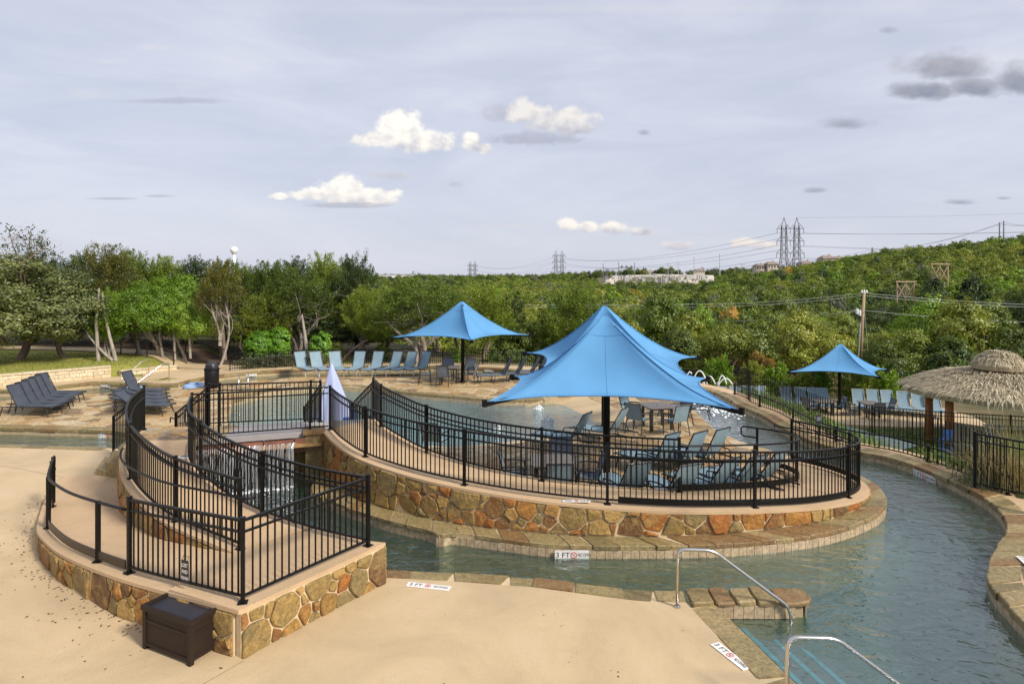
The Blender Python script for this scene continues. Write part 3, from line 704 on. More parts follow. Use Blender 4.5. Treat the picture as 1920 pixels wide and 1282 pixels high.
def wall_stones(parent, curve, z_base, z_top, s0, s1, size, seed, h=0.034, mt='wallstone'):
    """curve: face line (dense); stones proud of the mortar, each an object"""
    rr = random.Random(seed); L = lengths(curve); nn = normals(curve)
    side = 1
    def nrm(s):
        i = min(int(np.searchsorted(L, s)), len(nn) - 1); return nn[i]
    zs = [z_base(s0 + (s1 - s0) * i / 60) for i in range(61)]; ze = [z_top(s0 + (s1 - s0) * i / 60) for i in range(61)]
    lo, hi = min(zs), max(ze)
    N = int((s1 - s0) * (sum(ze) - sum(zs)) / 61 / (size * size * .62)) + 2
    def smp():
        s = rr.uniform(s0, s1); a, b = z_base(s), z_top(s)
        if b - a < 0.05: return None
        return (s, rr.uniform(a + .02, b - .02))
    seeds, rad = [], []
    for rk in [rr.choice((1.5, 1.25, 1.0)) for _ in range(N // 3)] + [rr.choice((1.0, .75, .6)) for _ in range(N * 2)] + [rr.choice((.45, .36)) for _ in range(N * 2)]:
        for _ in range(14):
            p = smp(); q_ = rk * size * .5
            if p and all((p[0] - q[0]) ** 2 + ((p[1] - q[1]) * 1.15) ** 2 > (.92 * (q_ + r_)) ** 2 for q, r_ in zip(seeds, rad)):
                seeds.append(p); rad.append(q_); break
    region = [(s0, lo - .1), (s1, lo - .1), (s1, hi + .1), (s0, hi + .1)]
    out = []
    for sd_, poly in zip(seeds, cells(seeds, region, 0.026, 20, rad)):
        if poly is None: continue
        e = .12; sc_, zc = sd_
        for fn, sg_ in ((z_top, 1), (z_base, -1)):
            z0_, z1_ = fn(sc_ - e), fn(sc_ + e); m_ = (z1_ - z0_) / (2 * e); c_ = fn(sc_)
            poly = clip(poly, -m_ * sg_, sg_, sg_ * (c_ - m_ * sc_))
            if len(poly) < 3: break
        if len(poly) < 3 or area(poly) < .003: continue
        pl = roughen(simplify(poly), 0.010, rr)
        hh = h * rr.uniform(.6, 1.6)
        def mp(s, z, d):
            p = at_s(curve, L, s); n = nrm(s) * parent['_side']
            return (p.x + n.x * d, p.y + n.y * d, z)
        mb = stone_mb(pl, mp, hh, rr, -0.03, 0.026)
        if parent['_side'] < 0: mb.f = [tuple(reversed(f)) for f in mb.f]
        mb.build('stone', M[mt], parent); out.append(1)
    return len(out)
def simplify(poly, thr=0.0009):
    q = list(poly)
    while len(q) > 3:
        ars = []
        for i in range(len(q)):
            a, b, c = q[i - 1], q[i], q[(i + 1) % len(q)]
            ars.append(abs((b[0] - a[0]) * (c[1] - b[1]) - (b[1] - a[1]) * (c[0] - b[0])) / 2)
        k = min(range(len(q)), key=lambda i: ars[i])
        if ars[k] > thr: break
        q.pop(k)
    return q
def inside_all(p, loops): return inside(p, loops[0]) and not any(inside(p, l) for l in loops[1:])
def flags(parent, loops, seeds_ok, n, size, seed, z, gap=0.035, mt='flagstone', limit=300):
    region = loops[0]
    rr = random.Random(seed)
    xs = [p[0] for p in region]; ys = [p[1] for p in region]
    def smp():
        p = (rr.uniform(min(xs), max(xs)), rr.uniform(min(ys), max(ys)))
        return p if inside_all(p, loops) and seeds_ok(p) else None
    edge, dummy = [], []
    for lp in loops:
        q = resample([Vector((*p[:2], 0)) for p in lp] + [Vector((*lp[0][:2], 0))], size * .8); nq = normals(q)
        for p, n_ in zip(q, nq):
            k = rr.uniform(.20, .30)
            for sg_ in (1, -1):
                w = (p.x + n_.x * k * sg_, p.y + n_.y * k * sg_)
                (edge if seeds_ok(w) and inside_all(w, loops) else dummy).append(w)
    def smp2():
        p = smp()
        return p if p is None or all((p[0] - e[0]) ** 2 + (p[1] - e[1]) ** 2 > (size * .6) ** 2 for e in edge + dummy) else None
    seeds = [e for e in edge if seeds_ok(e)] + relax_seeds(n, smp2, size * .8, 30, rr)
    box = [(min(xs) - 1, min(ys) - 1), (max(xs) + 1, min(ys) - 1), (max(xs) + 1, max(ys) + 1), (min(xs) - 1, max(ys) + 1)]
    cl = [(s, c) for s, c in zip(seeds + dummy, cells(seeds + dummy, box, gap))][:len(seeds)]
    cl = [(s, c) for s, c in cl if c is not None and area(c) < 2.2 * size * size * 1.6]
    cl.sort(key=lambda t: math.hypot(*t[0]))
    rest = MB()
    for i, (s, poly) in enumerate(cl):
        pl = roughen(simplify(poly), 0.02, rr)
        if area(pl) < 0.01: continue
        hh = rr.uniform(.014, .024)
        mb = stone_mb(pl, lambda x, y, d: (x, y, z + d), hh, rr, -0.01, 0.003)
        if i < limit: mb.build('paving_stone', M[mt], parent)
        else: rest.add(mb.v, mb.f)
    if rest.v: tag(rest.build('paving_stone', M[mt], parent), kind='stuff')
    return len(cl)
def coping(parent, inner, outer, z, seed, lmin=.38, lmax=.85, drop=0.075, n=None, nm='coping_stone', over=0.02):
    """stones along an edge between two matching dense lines"""
    rr = random.Random(seed); inner = resample_n(inner, 300); outer = resample_n(outer, 300)
    LO = lengths(outer); s = 0.0
    Li = lengths(inner); zb = Vector((0, 0, z - .010))
    flat_ = lambda q: [Vector((p.x, p.y, 0)) + zb for p in q]
    place('mortar_bed', strip_solid(flat_(outer), flat_(inner), 0, 150, thick=.05), M['mortar'], parent)
    while s < LO[-1] - .12:
        e = min(s + rr.uniform(lmin, lmax), LO[-1])
        if LO[-1] - e < .25: e = LO[-1]
        k = 4; g = 0.014; vs = []
        ua, ub = (s + g) / LO[-1], (e - g) / LO[-1]
        sl = rr.uniform(-.10, .10) / LO[-1]; jo = rr.uniform(-.012, .03)
        zt = z + rr.uniform(0, .015)
        for rz_, f_ in ((zt - drop, 0.0), (zt - .012, 0.0), (zt, 0.02)):
            ring = []
            for i in range(k + 1):
                u = ua + (ub - ua) * i / k
                po = at_s(outer, LO, u * LO[-1]); pi = at_s(inner, Li, u * Li[-1]); dv = (po - pi); dv.z = 0
                w = dv.length or 1; dv = dv / w
                q = po + dv * (over + jo - f_ + (rr.uniform(-.006, .006))); ring.append((q.x, q.y, rz_))
            for i in range(k, -1, -1):
                u = ua + (ub - ua) * i / k + sl
                pi = at_s(inner, Li, min(max(u, 0), 1) * Li[-1]); ring.append((pi.x, pi.y, rz_))
            vs += ring
        m_ = 2 * (k + 1); vs_n = len(vs)
        fs = [(r * m_ + i, r * m_ + (i + 1) % m_, (r + 1) * m_ + (i + 1) % m_, (r + 1) * m_ + i) for r in range(2) for i in range(m_)]
        fs += [(2 * m_ + i, 2 * m_ + i + 1, 2 * m_ + m_ - 2 - i, 2 * m_ + m_ - 1 - i) for i in range(k)]
        mb = MB().add(vs, fs)
        bm = bmesh.new(); me = mb.mesh(nm); bm.from_mesh(me); bmesh.ops.recalc_face_normals(bm, faces=bm.faces); bm.to_mesh(me); bm.free()
        place(nm, me, M['coping'], parent)
        s = e
TILE = {}
def tile_band(parent, line, z_top, w=.152, hgt=.15, s0=0, s1=None, nm='tile'):
    L = lengths(line); s1 = s1 if s1 is not None else L[-1]; key = (w, hgt)
    if key not in TILE: TILE[key] = MB().box((0, 0, -hgt / 2), (w - .008, .02, hgt)).mesh('tile'); TILE[key].materials.append(M['tile'])
    n = int((s1 - s0) / w)
    for i in range(n):
        s = s0 + (i + .5) * w; p = at_s(line, L, s); q = at_s(line, L, s + .02) - at_s(line, L, s - .02)
        place(nm, TILE[key], None, parent, (p.x, p.y, z_top), math.atan2(q.y, q.x))

def strip_solid(a, b, zlow, n=160, thick=None):
    """solid between two lines with their own heights down to zlow"""
    a, b = resample_n(a, n), resample_n(b, n); k = n + 1
    vs = [(p.x, p.y, p.z) for p in a] + [(p.x, p.y, p.z) for p in b] + [(p.x, p.y, zlow if thick is None else p.z - thick) for p in a] + [(p.x, p.y, zlow if thick is None else p.z - thick) for p in b]
    fs = []
    for i in range(n):
        fs.append((i, i + 1, k + i + 1, k + i))
        fs += [(i, 2 * k + i, 2 * k + i + 1, i + 1), (k + i, k + i + 1, 3 * k + i + 1, 3 * k + i)]
    fs += [(0, k, 3 * k, 2 * k), (n, 2 * k + n, 3 * k + n, k + n)]
    mb = MB().add(vs, fs); me = mb.mesh('solid')
    bm = bmesh.new(); bm.from_mesh(me); bmesh.ops.recalc_face_normals(bm, faces=bm.faces); bm.to_mesh(me); bm.free()
    return me

# ------------------------------------------------------------------ island ramp, its stone wall, coping and tiles
ramp_cap = [p + Vector((0, 0, 0.0)) for p in offset(ramp_o, 0.19 if wall_face is not None and (offset(ramp_o, .16)[60] - wall_face[60]).length < .01 else -0.19)]
ri_in = offset(ramp_i, 0.14)
if (ri_in[60] - ramp_o[60]).length < (ramp_i[60] - ramp_o[60]).length: ri_in = offset(ramp_i, -0.14)
t = place('island_ramp', strip_solid(ramp_cap, ri_in, 0, thick=.05), M['rampcrete']); tag(t, kind='structure')
place('ramp_core', strip_solid([p - Vector((0, 0, .052)) for p in ramp_o], [p - Vector((0, 0, .052)) for p in ramp_i], -.03), M['rampcrete'], t)
def side_of(face, core):
    i = len(face) // 2; return 1 if (face[i] - core[i]).dot(normals(face)[i]) > 0 else -1
iw = thing('stone_wall', 'long curving wall of rust and olive fieldstones below the island ramp fence', 'wall', (1.8, 12.0, 0))
iw['_side'] = side_of(wall_face, ramp_o)
LW = lengths(wall_face)
def wtop(s): return at_s(wall_face, LW, s).z - 0.055
core = strip_solid([Vector((p.x, p.y, max(p.z - .045, .0))) for p in wall_face], [Vector((p.x, p.y, max(p.z - .045, .0))) for p in offset(wall_face, -0.12 * iw['_side'])], -0.3)
place('mortar_core', core, M['mortar'], iw)
sA, sB = 0.02, LW[near_s(wall_face, LW, 7.9, 15.6) and len(LW) - 12]
wall_stones(iw, wall_face, lambda s: 0.03, wtop, sA, sB, 0.40, 11)
co = cr(coping_o, 0.12); tag(isl_deck, 'flagstone island deck')
ci = resample_n(wall_face, 300)
coping(isl_deck, ci, co, 0.0, 5, .28, .72)
def outward(line, c, d):
    o1, o2 = offset(line, d), offset(line, -d); i = len(line) // 2; c = Vector((*c, 0)); return o1 if (o1[i] - c).length > (o2[i] - c).length else o2
tl = outward(co, (1.5, 15.5), .012)
tile_band(isl_deck, tl, -0.075, s0=0.6, hgt=.17)
# nub stones are part of the coping; abutment beside the bridge
ab = thing('bridge_abutment', 'square olive stone pier carrying the right end of the waterfall beam', 'pier', (-4.95, 16.1, 0))
MB().box((-4.95, 16.02, .34), (.42, .5, 1.2), R(18)).build('pier_block', M['coping'], ab)
MB().box((-4.95, 16.0, .985), (.52, .58, .09), R(18)).build('cap_stone', M['coping'], ab)
MB().box((-5.35, 16.5, .1), (.5, .8, 1.2), R(18)).build('side_block', M['wallstone'], ab)

# ------------------------------------------------------------------ near ramp (switchback): lower ramp, platform, upper ramp, landing, bridge
in_l = [p.copy() for p in resample_n([Vector((-9.62, 15.75, .01)), Vector((-9.15, 14.9, .06))] + [Vector((q.x - .08, q.y - .05, 0)) for q in upper_o if q.y < 14.4], 120)]
lo_r = resample_n(offset(lower_o, .17 * side_of(lower_face, lower_o)), 120)
_iz = [(15.9, 0.0), (14.5, .04), (13.4, .10), (12.3, .19), (11.4, .30), (10.7, .42), (9.9, .58), (9.5, .60)]
for p in in_l:
    p.z = next((z1 + (z0 - z1) * (p.y - y1) / (y0 - y1) for (y0, z0), (y1, z1) in zip(_iz, _iz[1:]) if y1 <= p.y <= y0), .59)
t = place('lower_ramp', strip_solid(lo_r, in_l, 0, 120, thick=.05), M['rampcrete']); tag(t, kind='structure')
place('ramp_core', strip_solid([p - Vector((0, 0, .052)) for p in resample_n(lower_o, 120)], [p - Vector((0, 0, .052)) for p in in_l], -.05, 120), M['rampcrete'], t)
# platform and upper ramp as one poured piece each, meeting end to end
plat = [(-3.44, 8.05), (-2.0, 10.12), (-2.28, 10.18), (-3.3, 10.68), (-4.0, 9.99), (-4.27, 9.72), (-4.6, 8.60)]
t = tag(MB().prism(plat, .56, .612).build('ramp_platform', M['rampcrete']), kind='structure')
MB().prism([(-3.52, 8.3), (-2.2, 10.05), (-2.4, 10.1), (-3.3, 10.6), (-4.0, 9.9), (-4.5, 8.7)], -.05, .558).build('platform_core', M['rampcrete'], t)
uo = offset(upper_o, .13 * (-1 if offset(upper_o, .1)[30].x > upper_o[30].x else 1))
ui = offset(upper_i, -.13 * (-1 if offset(upper_i, -.1)[30].x < upper_i[30].x else 1))
ui = [p for p in ui if not (p.y < 10.66 and p.x > -3.4)]
t = place('upper_ramp', strip_solid(uo, ui, 0, 120, thick=.05), M['rampcrete']); tag(t, kind='structure')
place('ramp_core', strip_solid([p - Vector((0, 0, .052)) for p in resample_n(upper_o, 120)], [p - Vector((0, 0, .052)) for p in resample_n([p for p in upper_i if not (p.y < 10.66 and p.x > -3.4)], 120)], -.6, 120), M['mortar'], t)
upw = thing('stone_wall', 'low tapering stone wall holding up the upper ramp beside the concrete walk', 'wall', (-6.6, 11.5, 0))
fl = [p for p in uo if p.y < 15.2]
# uo runs from the landing down to the platform; its outer side faces the camera's left
upw['_side'] = 1 if offset(fl, .1)[30].x < fl[30].x else -1
LF = lengths(fl); LLR = lo_r
def low_z(s):
    p = at_s(fl, LF, s); q = min(in_l, key=lambda q: (q.x - p.x) ** 2 + (q.y - p.y) ** 2); return q.z + 0.0
fm = offset(fl, -.03 * upw['_side'])
place('mortar_core', strip_solid([Vector((p.x, p.y, p.z - .05)) for p in fm], [Vector((p.x, p.y, p.z - .05)) for p in offset(fm, -.1 * upw['_side'])], -.05, 80), M['mortar'], upw)
wall_stones(upw, fm, low_z, lambda s: at_s(fm, lengths(fm), s).z - .07, .1, LF[-1] - .55, .40, 23)
lw = thing('stone_wall', 'long curved fieldstone wall edging the lower ramp beside scattered dry leaves', 'wall', (-7.4, 10.2, 0))
lw['_side'] = side_of(lower_face, lower_o); LL = lengths(lower_face)
place('mortar_core', strip_solid([Vector((p.x, p.y, max(p.z - .045, 0.0))) for p in lower_face], [Vector((p.x, p.y, max(p.z - .045, 0.0))) for p in offset(lower_face, -.1 * lw['_side'])], -.1, 120), M['mortar'], lw)
wall_stones(lw, lower_face, lambda s: 0.0, lambda s: at_s(lower_face, LL, s).z - .06, 1.4, LL[-1] - .01, .40, 31)
rf = resample([Vector((-3.42, 8.07, .61)), Vector((-2.02, 10.08, .61))], .05)
rw = thing('stone_wall', 'short straight fieldstone wall with orange stones below the platform fence, right of the brown bin', 'wall', (-2.7, 9.1, 0))
rw['_side'] = 1; LR = lengths(rf)
if normals(rf)[5].x < 0: rw['_side'] = -1
place('mortar_core', strip_solid([p + Vector((.0, 0, -.05)) for p in rf], [p + Vector((0, 0, -.05)) - normals(rf)[0] * rw['_side'] * .1 for p in rf], -.1, 40), M['mortar'], rw)
wall_stones(rw, rf, lambda s: 0.0, lambda s: .545, .0, LR[-1], .38, 47)
ce = thing('corner_stones', 'rounded stones closing the river end of the platform wall', 'stones', (-2.05, 10.15, 0))
for k_, (z0, z1) in enumerate(((0.0, .19), (.2, .38), (.39, .545))):
    MB().lathe([(.10, z0), (.115, z0 + .02), (.115, z1 - .02), (.10, z1)], 10, (-2.1, 10.13, 0)).build('stone', M['wallstone'], ce)
# landing and bridge
land = [(-9.33, 16.05), (-8.86, 15.02), (-7.38, 15.02), (-7.5, 15.02), (-4.45, 16.02), (-3.62, 17.35), (-3.9, 17.5), (-5.06, 16.95), (-7.8, 16.4), (-8.5, 16.3)]
land = [(-9.33, 16.05), (-8.83, 14.98), (-7.36, 15.02), (-4.62, 15.98), (-3.72, 17.3), (-5.06, 16.95), (-7.8, 16.42), (-8.5, 16.3)]
bridge = tag(MB().prism(land, .86, 0.99, bottom=True).build('bridge_deck', M['greycrete']), kind='structure')
flags(bridge, [[(-9.3, 16.1), (-8.8, 14.98), (-7.4, 15.02), (-6.9, 15.25), (-7.0, 16.5), (-7.8, 16.4), (-8.5, 16.28)]], lambda p: True, 16, .55, 3, .985)
beam = thing('waterfall_beam', 'rusty stained stone beam under the bridge edge that the water sheet spills from', 'beam', (-6, 15.5, .7))
def along(a, b, u): return (a[0] + (b[0] - a[0]) * u, a[1] + (b[1] - a[1]) * u)
b0, b1 = (-7.35, 15.0), (-4.72, 15.9)
for k_ in range(4):
    u0, u1 = k_ / 4, (k_ + 1) / 4
    p, q = along(b0, b1, u0 + .006), along(b0, b1, u1 - .006); mid = ((p[0] + q[0]) / 2, (p[1] + q[1]) / 2)
    MB().box((mid[0], mid[1] + .12, .69), (math.hypot(q[0] - p[0], q[1] - p[1]), .34, .27 if k_ < 3 else .33), math.atan2(q[1] - p[1], q[0] - p[0])).build('beam_stone', M['rust'], beam)
MB().box((along(b0, b1, .5)[0], along(b0, b1, .5)[1] - .05, .715), (2.78, .5, .035), math.atan2(.9, 2.63)).build('spill_ledge', M['flagstone'], beam)
# back wall in shade below the bridge
tag(MB().box((-6.9, 17.35, -.1), (4.6, .2, 1.6), R(22)).build('channel_wall', M['greycrete']), kind='structure')
fallv = MB(); rr = random.Random(5)
for i in range(190):
    u = rr.uniform(.02, .80); p = along(b0, b1, u); fw = rr.uniform(.12, .24); z1 = WATER_Z + rr.choice((0, 0, 0, .25)) ; z0 = .82
    pts = [(p[0] + .1 * rr.uniform(-.2, .2) + fw * .2 * t_, p[1] - .28 - fw * math.sqrt(t_), z0 + (z1 - z0) * t_) for t_ in (0, .12, .3, .55, .8, 1)]
    fallv.tube(pts, rr.uniform(.003, .008), 4, rr.uniform(.002, .006))
tag(fallv.build('waterfall', M['stream']), 'thin curtain of white water falling from the bridge beam into the channel', 'waterfall', kind='stuff')
def steps(name, a, b, dirv, n, z_top, rise, run, mt, label):
    t = thing(name, label, 'steps', (a[0], a[1], 0))
    a, b, dv = Vector((*a, 0)), Vector((*b, 0)), Vector((*dirv, 0)).normalized()
    for i in range(n):
        z1 = z_top - rise * (i + 1); o0 = dv * run * i + dv * .003; o1 = dv * run * (i + 1)
        MB().prism([tuple((p)[:2]) for p in (a + o0, b + o0, b + o1, a + o1)], -.2, z1).build('step', M[mt], t)
    return t
steps('stone_steps', (-9.36, 16.1), (-8.9, 15.05), (-.85, .35), 4, .96, .2, .32, 'coping', 'olive stone steps climbing from the near deck to the bridge landing')
steps('stone_steps', (-7.85, 16.45), (-8.9, 16.35), (-.35, .95), 4, .96, .2, .32, 'coping', 'stone steps going down from the landing to the lounger terrace')
steps('stone_steps', (-3.85, 17.45), (-5.0, 17.0), (-.45, .9), 4, .96, .2, .3, 'coping', 'stone steps going down from the bridge to the pool edge')

# ------------------------------------------------------------------ flagstones on the island
ramp_poly = [(p.x, p.y) for p in ramp_o] + [(p.x, p.y) for p in reversed(ramp_i)]
def in_view(p): return abs(p[0]) < p[1] * .84 + 1
def ok_flag(p):
    if not in_view(p) or inside(p, pool) or inside(p, ramp_poly): return False
    if p[1] < 17.3 and p[0] < -3.3: return False
    near = min((q.x - p[0]) ** 2 + (q.y - p[1]) ** 2 for q in ramp_o[::6])
    return near > 1.0
N_FLAG = flags(isl_deck, [island, pool], ok_flag, 640, .58, 9, -0.022)

# ------------------------------------------------------------------ near edge, spur, entry steps, other edges
ne = cr(near_edge, .1)
no_ = cr([(-2.05, 10.5), (-1.0, 10.4), (.33, 10.2), (1.3, 9.95), (1.96, 9.82), (2.62, 9.80)], .1)
coping(near_deck, ne, no_, 0.0, 8, .3, .75, .3)
ee = cr(entry_edge, .15); eo = offset(ee, .36)
if eo[5].x < ee[5].x: eo = offset(ee, -.36)
coping(near_deck, [p + Vector((0, -.0, 0)) for p in ee][1:], eo[1:], 0.0, 12, .55, 1.1, .3)
spur = tag(MB().prism([(2.75, 9.44), (4.30, 9.46), (4.38, 9.60), (4.30, 9.74), (2.75, 9.76)], -1.1, -.02).build('spur_wall', M['grout']), kind='structure')
for i, (x0, x1) in enumerate(((2.63, 2.98), (2.99, 3.30), (3.31, 3.60), (3.61, 3.93), (3.94, 4.46))):
    y0, y1 = 9.38 + rnd.uniform(-.02, .02), 9.84 + rnd.uniform(-.02, .02)
    pl = [(x0 + .01, y0), (x1 - .01, y0 + .01), (x1 - .01 + .03 * (-1) ** i, y1), (x0 + .01, y1)] if i < 4 else [(x0 + .01, y0), (x1 - .1, y0 + .03), (x1, y0 + .15), (x1, y1 - .15), (x1 - .1, y1 - .02), (x0 + .01, y1)]
    mb = stone_mb(roughen(pl, .012, rnd), lambda x, y, d: (x, y, -.02 + d), .06 + rnd.uniform(0, .02), rnd, 0.0, .012); mb.build('coping_stone', M['coping'], spur)
tile_band(spur, resample([Vector((2.8, 9.42, 0)), Vector((4.30, 9.42, 0))], .05), -.025, hgt=.19)
tile_band(spur, resample([Vector((4.34, 9.45, 0)), Vector((4.41, 9.6, 0)), Vector((4.34, 9.75, 0))], .05), -.025, hgt=.19)
st = thing('entry_steps', 'submerged pool entry steps edged with blue tile lines', 'steps', (3.6, 8.5, -.6))
for i in range(4):
    a0 = offset(ee, .36 * (1 if eo[5].x > ee[5].x and (offset(ee, .36)[5] - eo[5]).length < .01 else -1))
    def off(d): return offset(ee, d * (1 if (offset(ee, .36)[5] - eo[5]).length < .01 else -1))
    p0, p1 = off(.37 + .42 * i), off(.37 + .42 * (i + 1)); z = -.31 - .14 * i
    p0 = [p for p in p0 if p.y < 9.4]; p1 = [p for p in p1 if p.y < 9.4]
    MB().prism([(p.x, p.y) for p in p0] + [(p.x, p.y) for p in reversed(p1)], -1.14, z).build('step', M['stepplaster'], st)
    if i < 3:
        q0, q1 = off(.37 + .42 * (i + 1) - .075), off(.37 + .42 * (i + 1) - .004)
        q0 = [p for p in q0 if p.y < 9.35]; q1 = [p for p in q1 if p.y < 9.35]
        MB().prism([(p.x, p.y) for p in q0] + [(p.x, p.y) for p in reversed(q1)], z + .001, z + .008).build('tile_line', M['bluetile'], st)
rb_near = [p for p in right_bank]
coping(rbk, offset(rb_near, sr * .42), rb_near, .012, 77, .25, .6, .12)
rl = [p for p in offset(right_bank, -sr * .014) if 8 < p.y < 25]
tile_band(rbk, rl, -.11, hgt=.2, w=.16)
bk = [p for p in back_bank]
bb_o = bpy.data.objects['back_bank']
coping(bb_o, offset(bk, sg * .38), bk, .012, 78, .5, 1.0, .12)
li = resample([Vector((-18.8, 20.88, 0)), Vector((-16.4, 20.5, 0)), Vector((-12.5, 20.1, 0)), Vector((-10.4, 19.25, 0))], .1)
coping(isl_deck, offset(li, -.35 if offset(li, -.35)[10].y > li[10].y else .35), li, .0, 79, .4, .8, .1)
lt = offset(li, .02 if offset(li, .02)[10].y > li[10].y else -.02); tile_band(isl_deck, lt, -.10, hgt=.18, w=.16)
ln = resample([Vector((-20, 18.5, 0)), Vector((-14.7, 18.4, 0)), Vector((-11.4, 18.05, 0))], .1)
coping(near_deck, offset(ln, .3 if offset(ln, .3)[10].y < ln[10].y else -.3), ln, .006, 80, .4, .8, .1)
# pool edge band, far side
pe = cr([(-10.9, 25.0), (-9.97, 27.2), (-8.1, 28.4), (-6, 27.8), (-4.5, 26.8), (-2.4, 25.9), (-.4, 25.1), (1.3, 25.3)], .15)
po_ = offset(pe, .35)
if po_[20].y < pe[20].y: po_ = offset(pe, -.35)
coping(isl_deck, po_, pe, .0, 81, .4, .8, .1)
tile_band(isl_deck, outward(pe, (-4, 40), .014), -.1, w=.2, hgt=.16)
# ------------------------------------------------------------------ fences and rails
PICK = {}
def fence(name, label, pts, h=1.06, posts=2.3, sp=0.108, group=None, joined=False, mt='black', top=True, mid=0.15, bottom=0.09, pw=0.052, pk=0.018, over=0.0, post_h=None, dense=True, post_at=None, cat='fence'):
    c = pts if dense else resample([Vector(p) for p in pts], .1)
    L = lengths(c); t = thing(name, label, cat, tuple(c[0]), group)
    up = lambda q, z: [p + Vector((0, 0, z)) for p in q]
    m = M[mt]
    if top: MB().rail(up(c, h), .042, .034).build('top_rail', m, t)
    if mid: MB().rail(up(c, h - mid), .034, .026).build('middle_rail', m, t)
    if bottom: MB().rail(up(c, bottom), .034, .026).build('bottom_rail', m, t)
    ss = post_at if post_at is not None else [L[-1] * i / max(1, round(L[-1] / posts)) for i in range(max(1, round(L[-1] / posts)) + 1)]
    ph = post_h if post_h is not None else h + .03
    for s in ss:
        p = at_s(c, L, s); q = at_s(c, L, s + .02) - at_s(c, L, s - .02); a = math.atan2(q.y, q.x)
        key = ('post', mt, round(ph, 3), pw)
        if key not in PICK:
            mb = MB().box((0, 0, ph / 2), (pw, pw, ph)).box((0, 0, ph + .006), (pw + .012, pw + .012, .018)).box((0, 0, .006), (pw + .07, pw + .07, .012))
            PICK[key] = mb.mesh('post'); PICK[key].materials.append(m)
        place('post', PICK[key], None, t, p, a)
    hh = h + over - bottom; key = ('picket', mt, round(hh, 3), pk)
    if key not in PICK:
        PICK[key] = MB().box((0, 0, hh / 2), (pk, pk, hh)).mesh('picket'); PICK[key].materials.append(m)
    jm = MB(); n = int(L[-1] / sp); cnt = 0
    for i in range(1, n):
        s = i * L[-1] / n
        if any(abs(s - q) < sp * .4 for q in ss): continue
        p = at_s(c, L, s); q = at_s(c, L, s + .02) - at_s(c, L, s - .02); a = math.atan2(q.y, q.x)
        if joined: jm.box((p.x, p.y, p.z + bottom + hh / 2), (pk, pk, hh), a)
        else: place('picket', PICK[key], None, t, (p.x, p.y, p.z + bottom), a)
    if joined and jm.v: tag(jm.build('picket', m, t), kind='stuff')
    return t
def pipe_rail(parent, pts, r=.02, mt='black', nm='handrail', n=8):
    return MB().tube(pts, r, n).build(nm, M[mt], parent, smooth_=True)
def up(q, z): return [p + Vector((0, 0, z)) for p in q]
def toward(a, b, d):
    """line a shifted d towards line b"""
    o = offset(a, d); i = len(a) // 2
    j = min(b, key=lambda q: (q - a[i]).length)
    return o if (o[i] - j).length < (a[i] - j).length else offset(a, -d)
def brackets(parent, fence_line, rail_line, z, every=2.2, mt='black'):
    L = lengths(fence_line); s = .8
    while s < L[-1]:
        p = at_s(fence_line, L, s) + Vector((0, 0, z - .1)); q = min(rail_line, key=lambda v: (v.x - p.x) ** 2 + (v.y - p.y) ** 2)
        MB().tube([p, Vector((q.x, q.y, p.z)), q], .007, 6).build('bracket', M[mt], parent); s += every

# island ramp, outer fence
LO = lengths(ramp_o)
sp_ = [near_s(ramp_o, LO, *q) for q in ((-4.55, 16.0), (-3.2, 14.0), (-.95, 12.6), (1.8, 12.03), (4.65, 12.3), (7.05, 13.38), (7.95, 15.1))] + [LO[-1]]
f1 = fence('ramp_fence', 'long black picket fence along the outer edge of the island ramp, above the fieldstone wall', ramp_o, post_at=sp_, group='black picket fences of the ramps')
hr = toward(ramp_o, ramp_i, .07); s0 = near_s(ramp_o, LO, 1.8, 12.03)
hz_ = up([p for p in hr if p.x > 1.7 or p.y > 15], .86)
hz_ = [p for p in hz_ if not (p.x < 1.7)]
end = hz_[-1]; q2 = hz_[-1] + (hz_[-1] - hz_[-4]).normalized() * .45
pipe_rail(f1, hz_ + [q2, q2 + Vector((0, 0, -.12)), hz_[-1] + Vector((0, 0, -.13))], .019)
MB().rail(up([p for p in ramp_o if p.x > 1.9], .10), .02, .12).build('kerb_plate', M['black'], f1)
# island ramp, inner fence: pickets on the high part, pipe rail and kerb plate round the turn
LI = lengths(ramp_i); sI = near_s(ramp_i, LI, 3.44, 13.0)
pi1 = [p for p, l in zip(ramp_i, LI) if l <= sI + .01]; pi2 = [p for p, l in zip(ramp_i, LI) if l >= sI - .01]
L1 = lengths(pi1)
f2 = fence('ramp_fence', 'black picket fence along the inner edge of the island ramp, ending among the loungers', pi1, post_at=[0, near_s(pi1, L1, -3.35, 16.45), near_s(pi1, L1, -1.93, 14.64), near_s(pi1, L1, .58, 13.2), L1[-1]], group='black picket fences of the ramps')
hl = up(toward(pi1, ramp_o, .07), .84); pipe_rail(f2, hl, .019); brackets(f2, pi1, hl, .84)
gr = thing('guard_rail', 'black pipe guard rail with kerb plate curling round the turn of the island ramp', 'railing', tuple(pi2[0]))
rl_ = up(pi2, .93); e = rl_[-1]; dv = (rl_[-1] - rl_[-5]).normalized()
pipe_rail(gr, [rl_[0]] + rl_[1:] + [e + dv * .35, e + dv * .42 + Vector((0, 0, -.05)), e + dv * .42 + Vector((0, 0, -.2)), e + dv * .35 + Vector((0, 0, -.25)), e + Vector((0, 0, -.25))], .021)
MB().rail(up(pi2, .09), .02, .12).build('kerb_plate', M['black'], gr)
L2 = lengths(pi2)
for s in (L2[-1] * .33, L2[-1] * .62, L2[-1]):
    p = at_s(pi2, L2, s); MB().box((p.x, p.y, p.z + .46), (.05, .05, .94)).build('post', M['black'], gr)
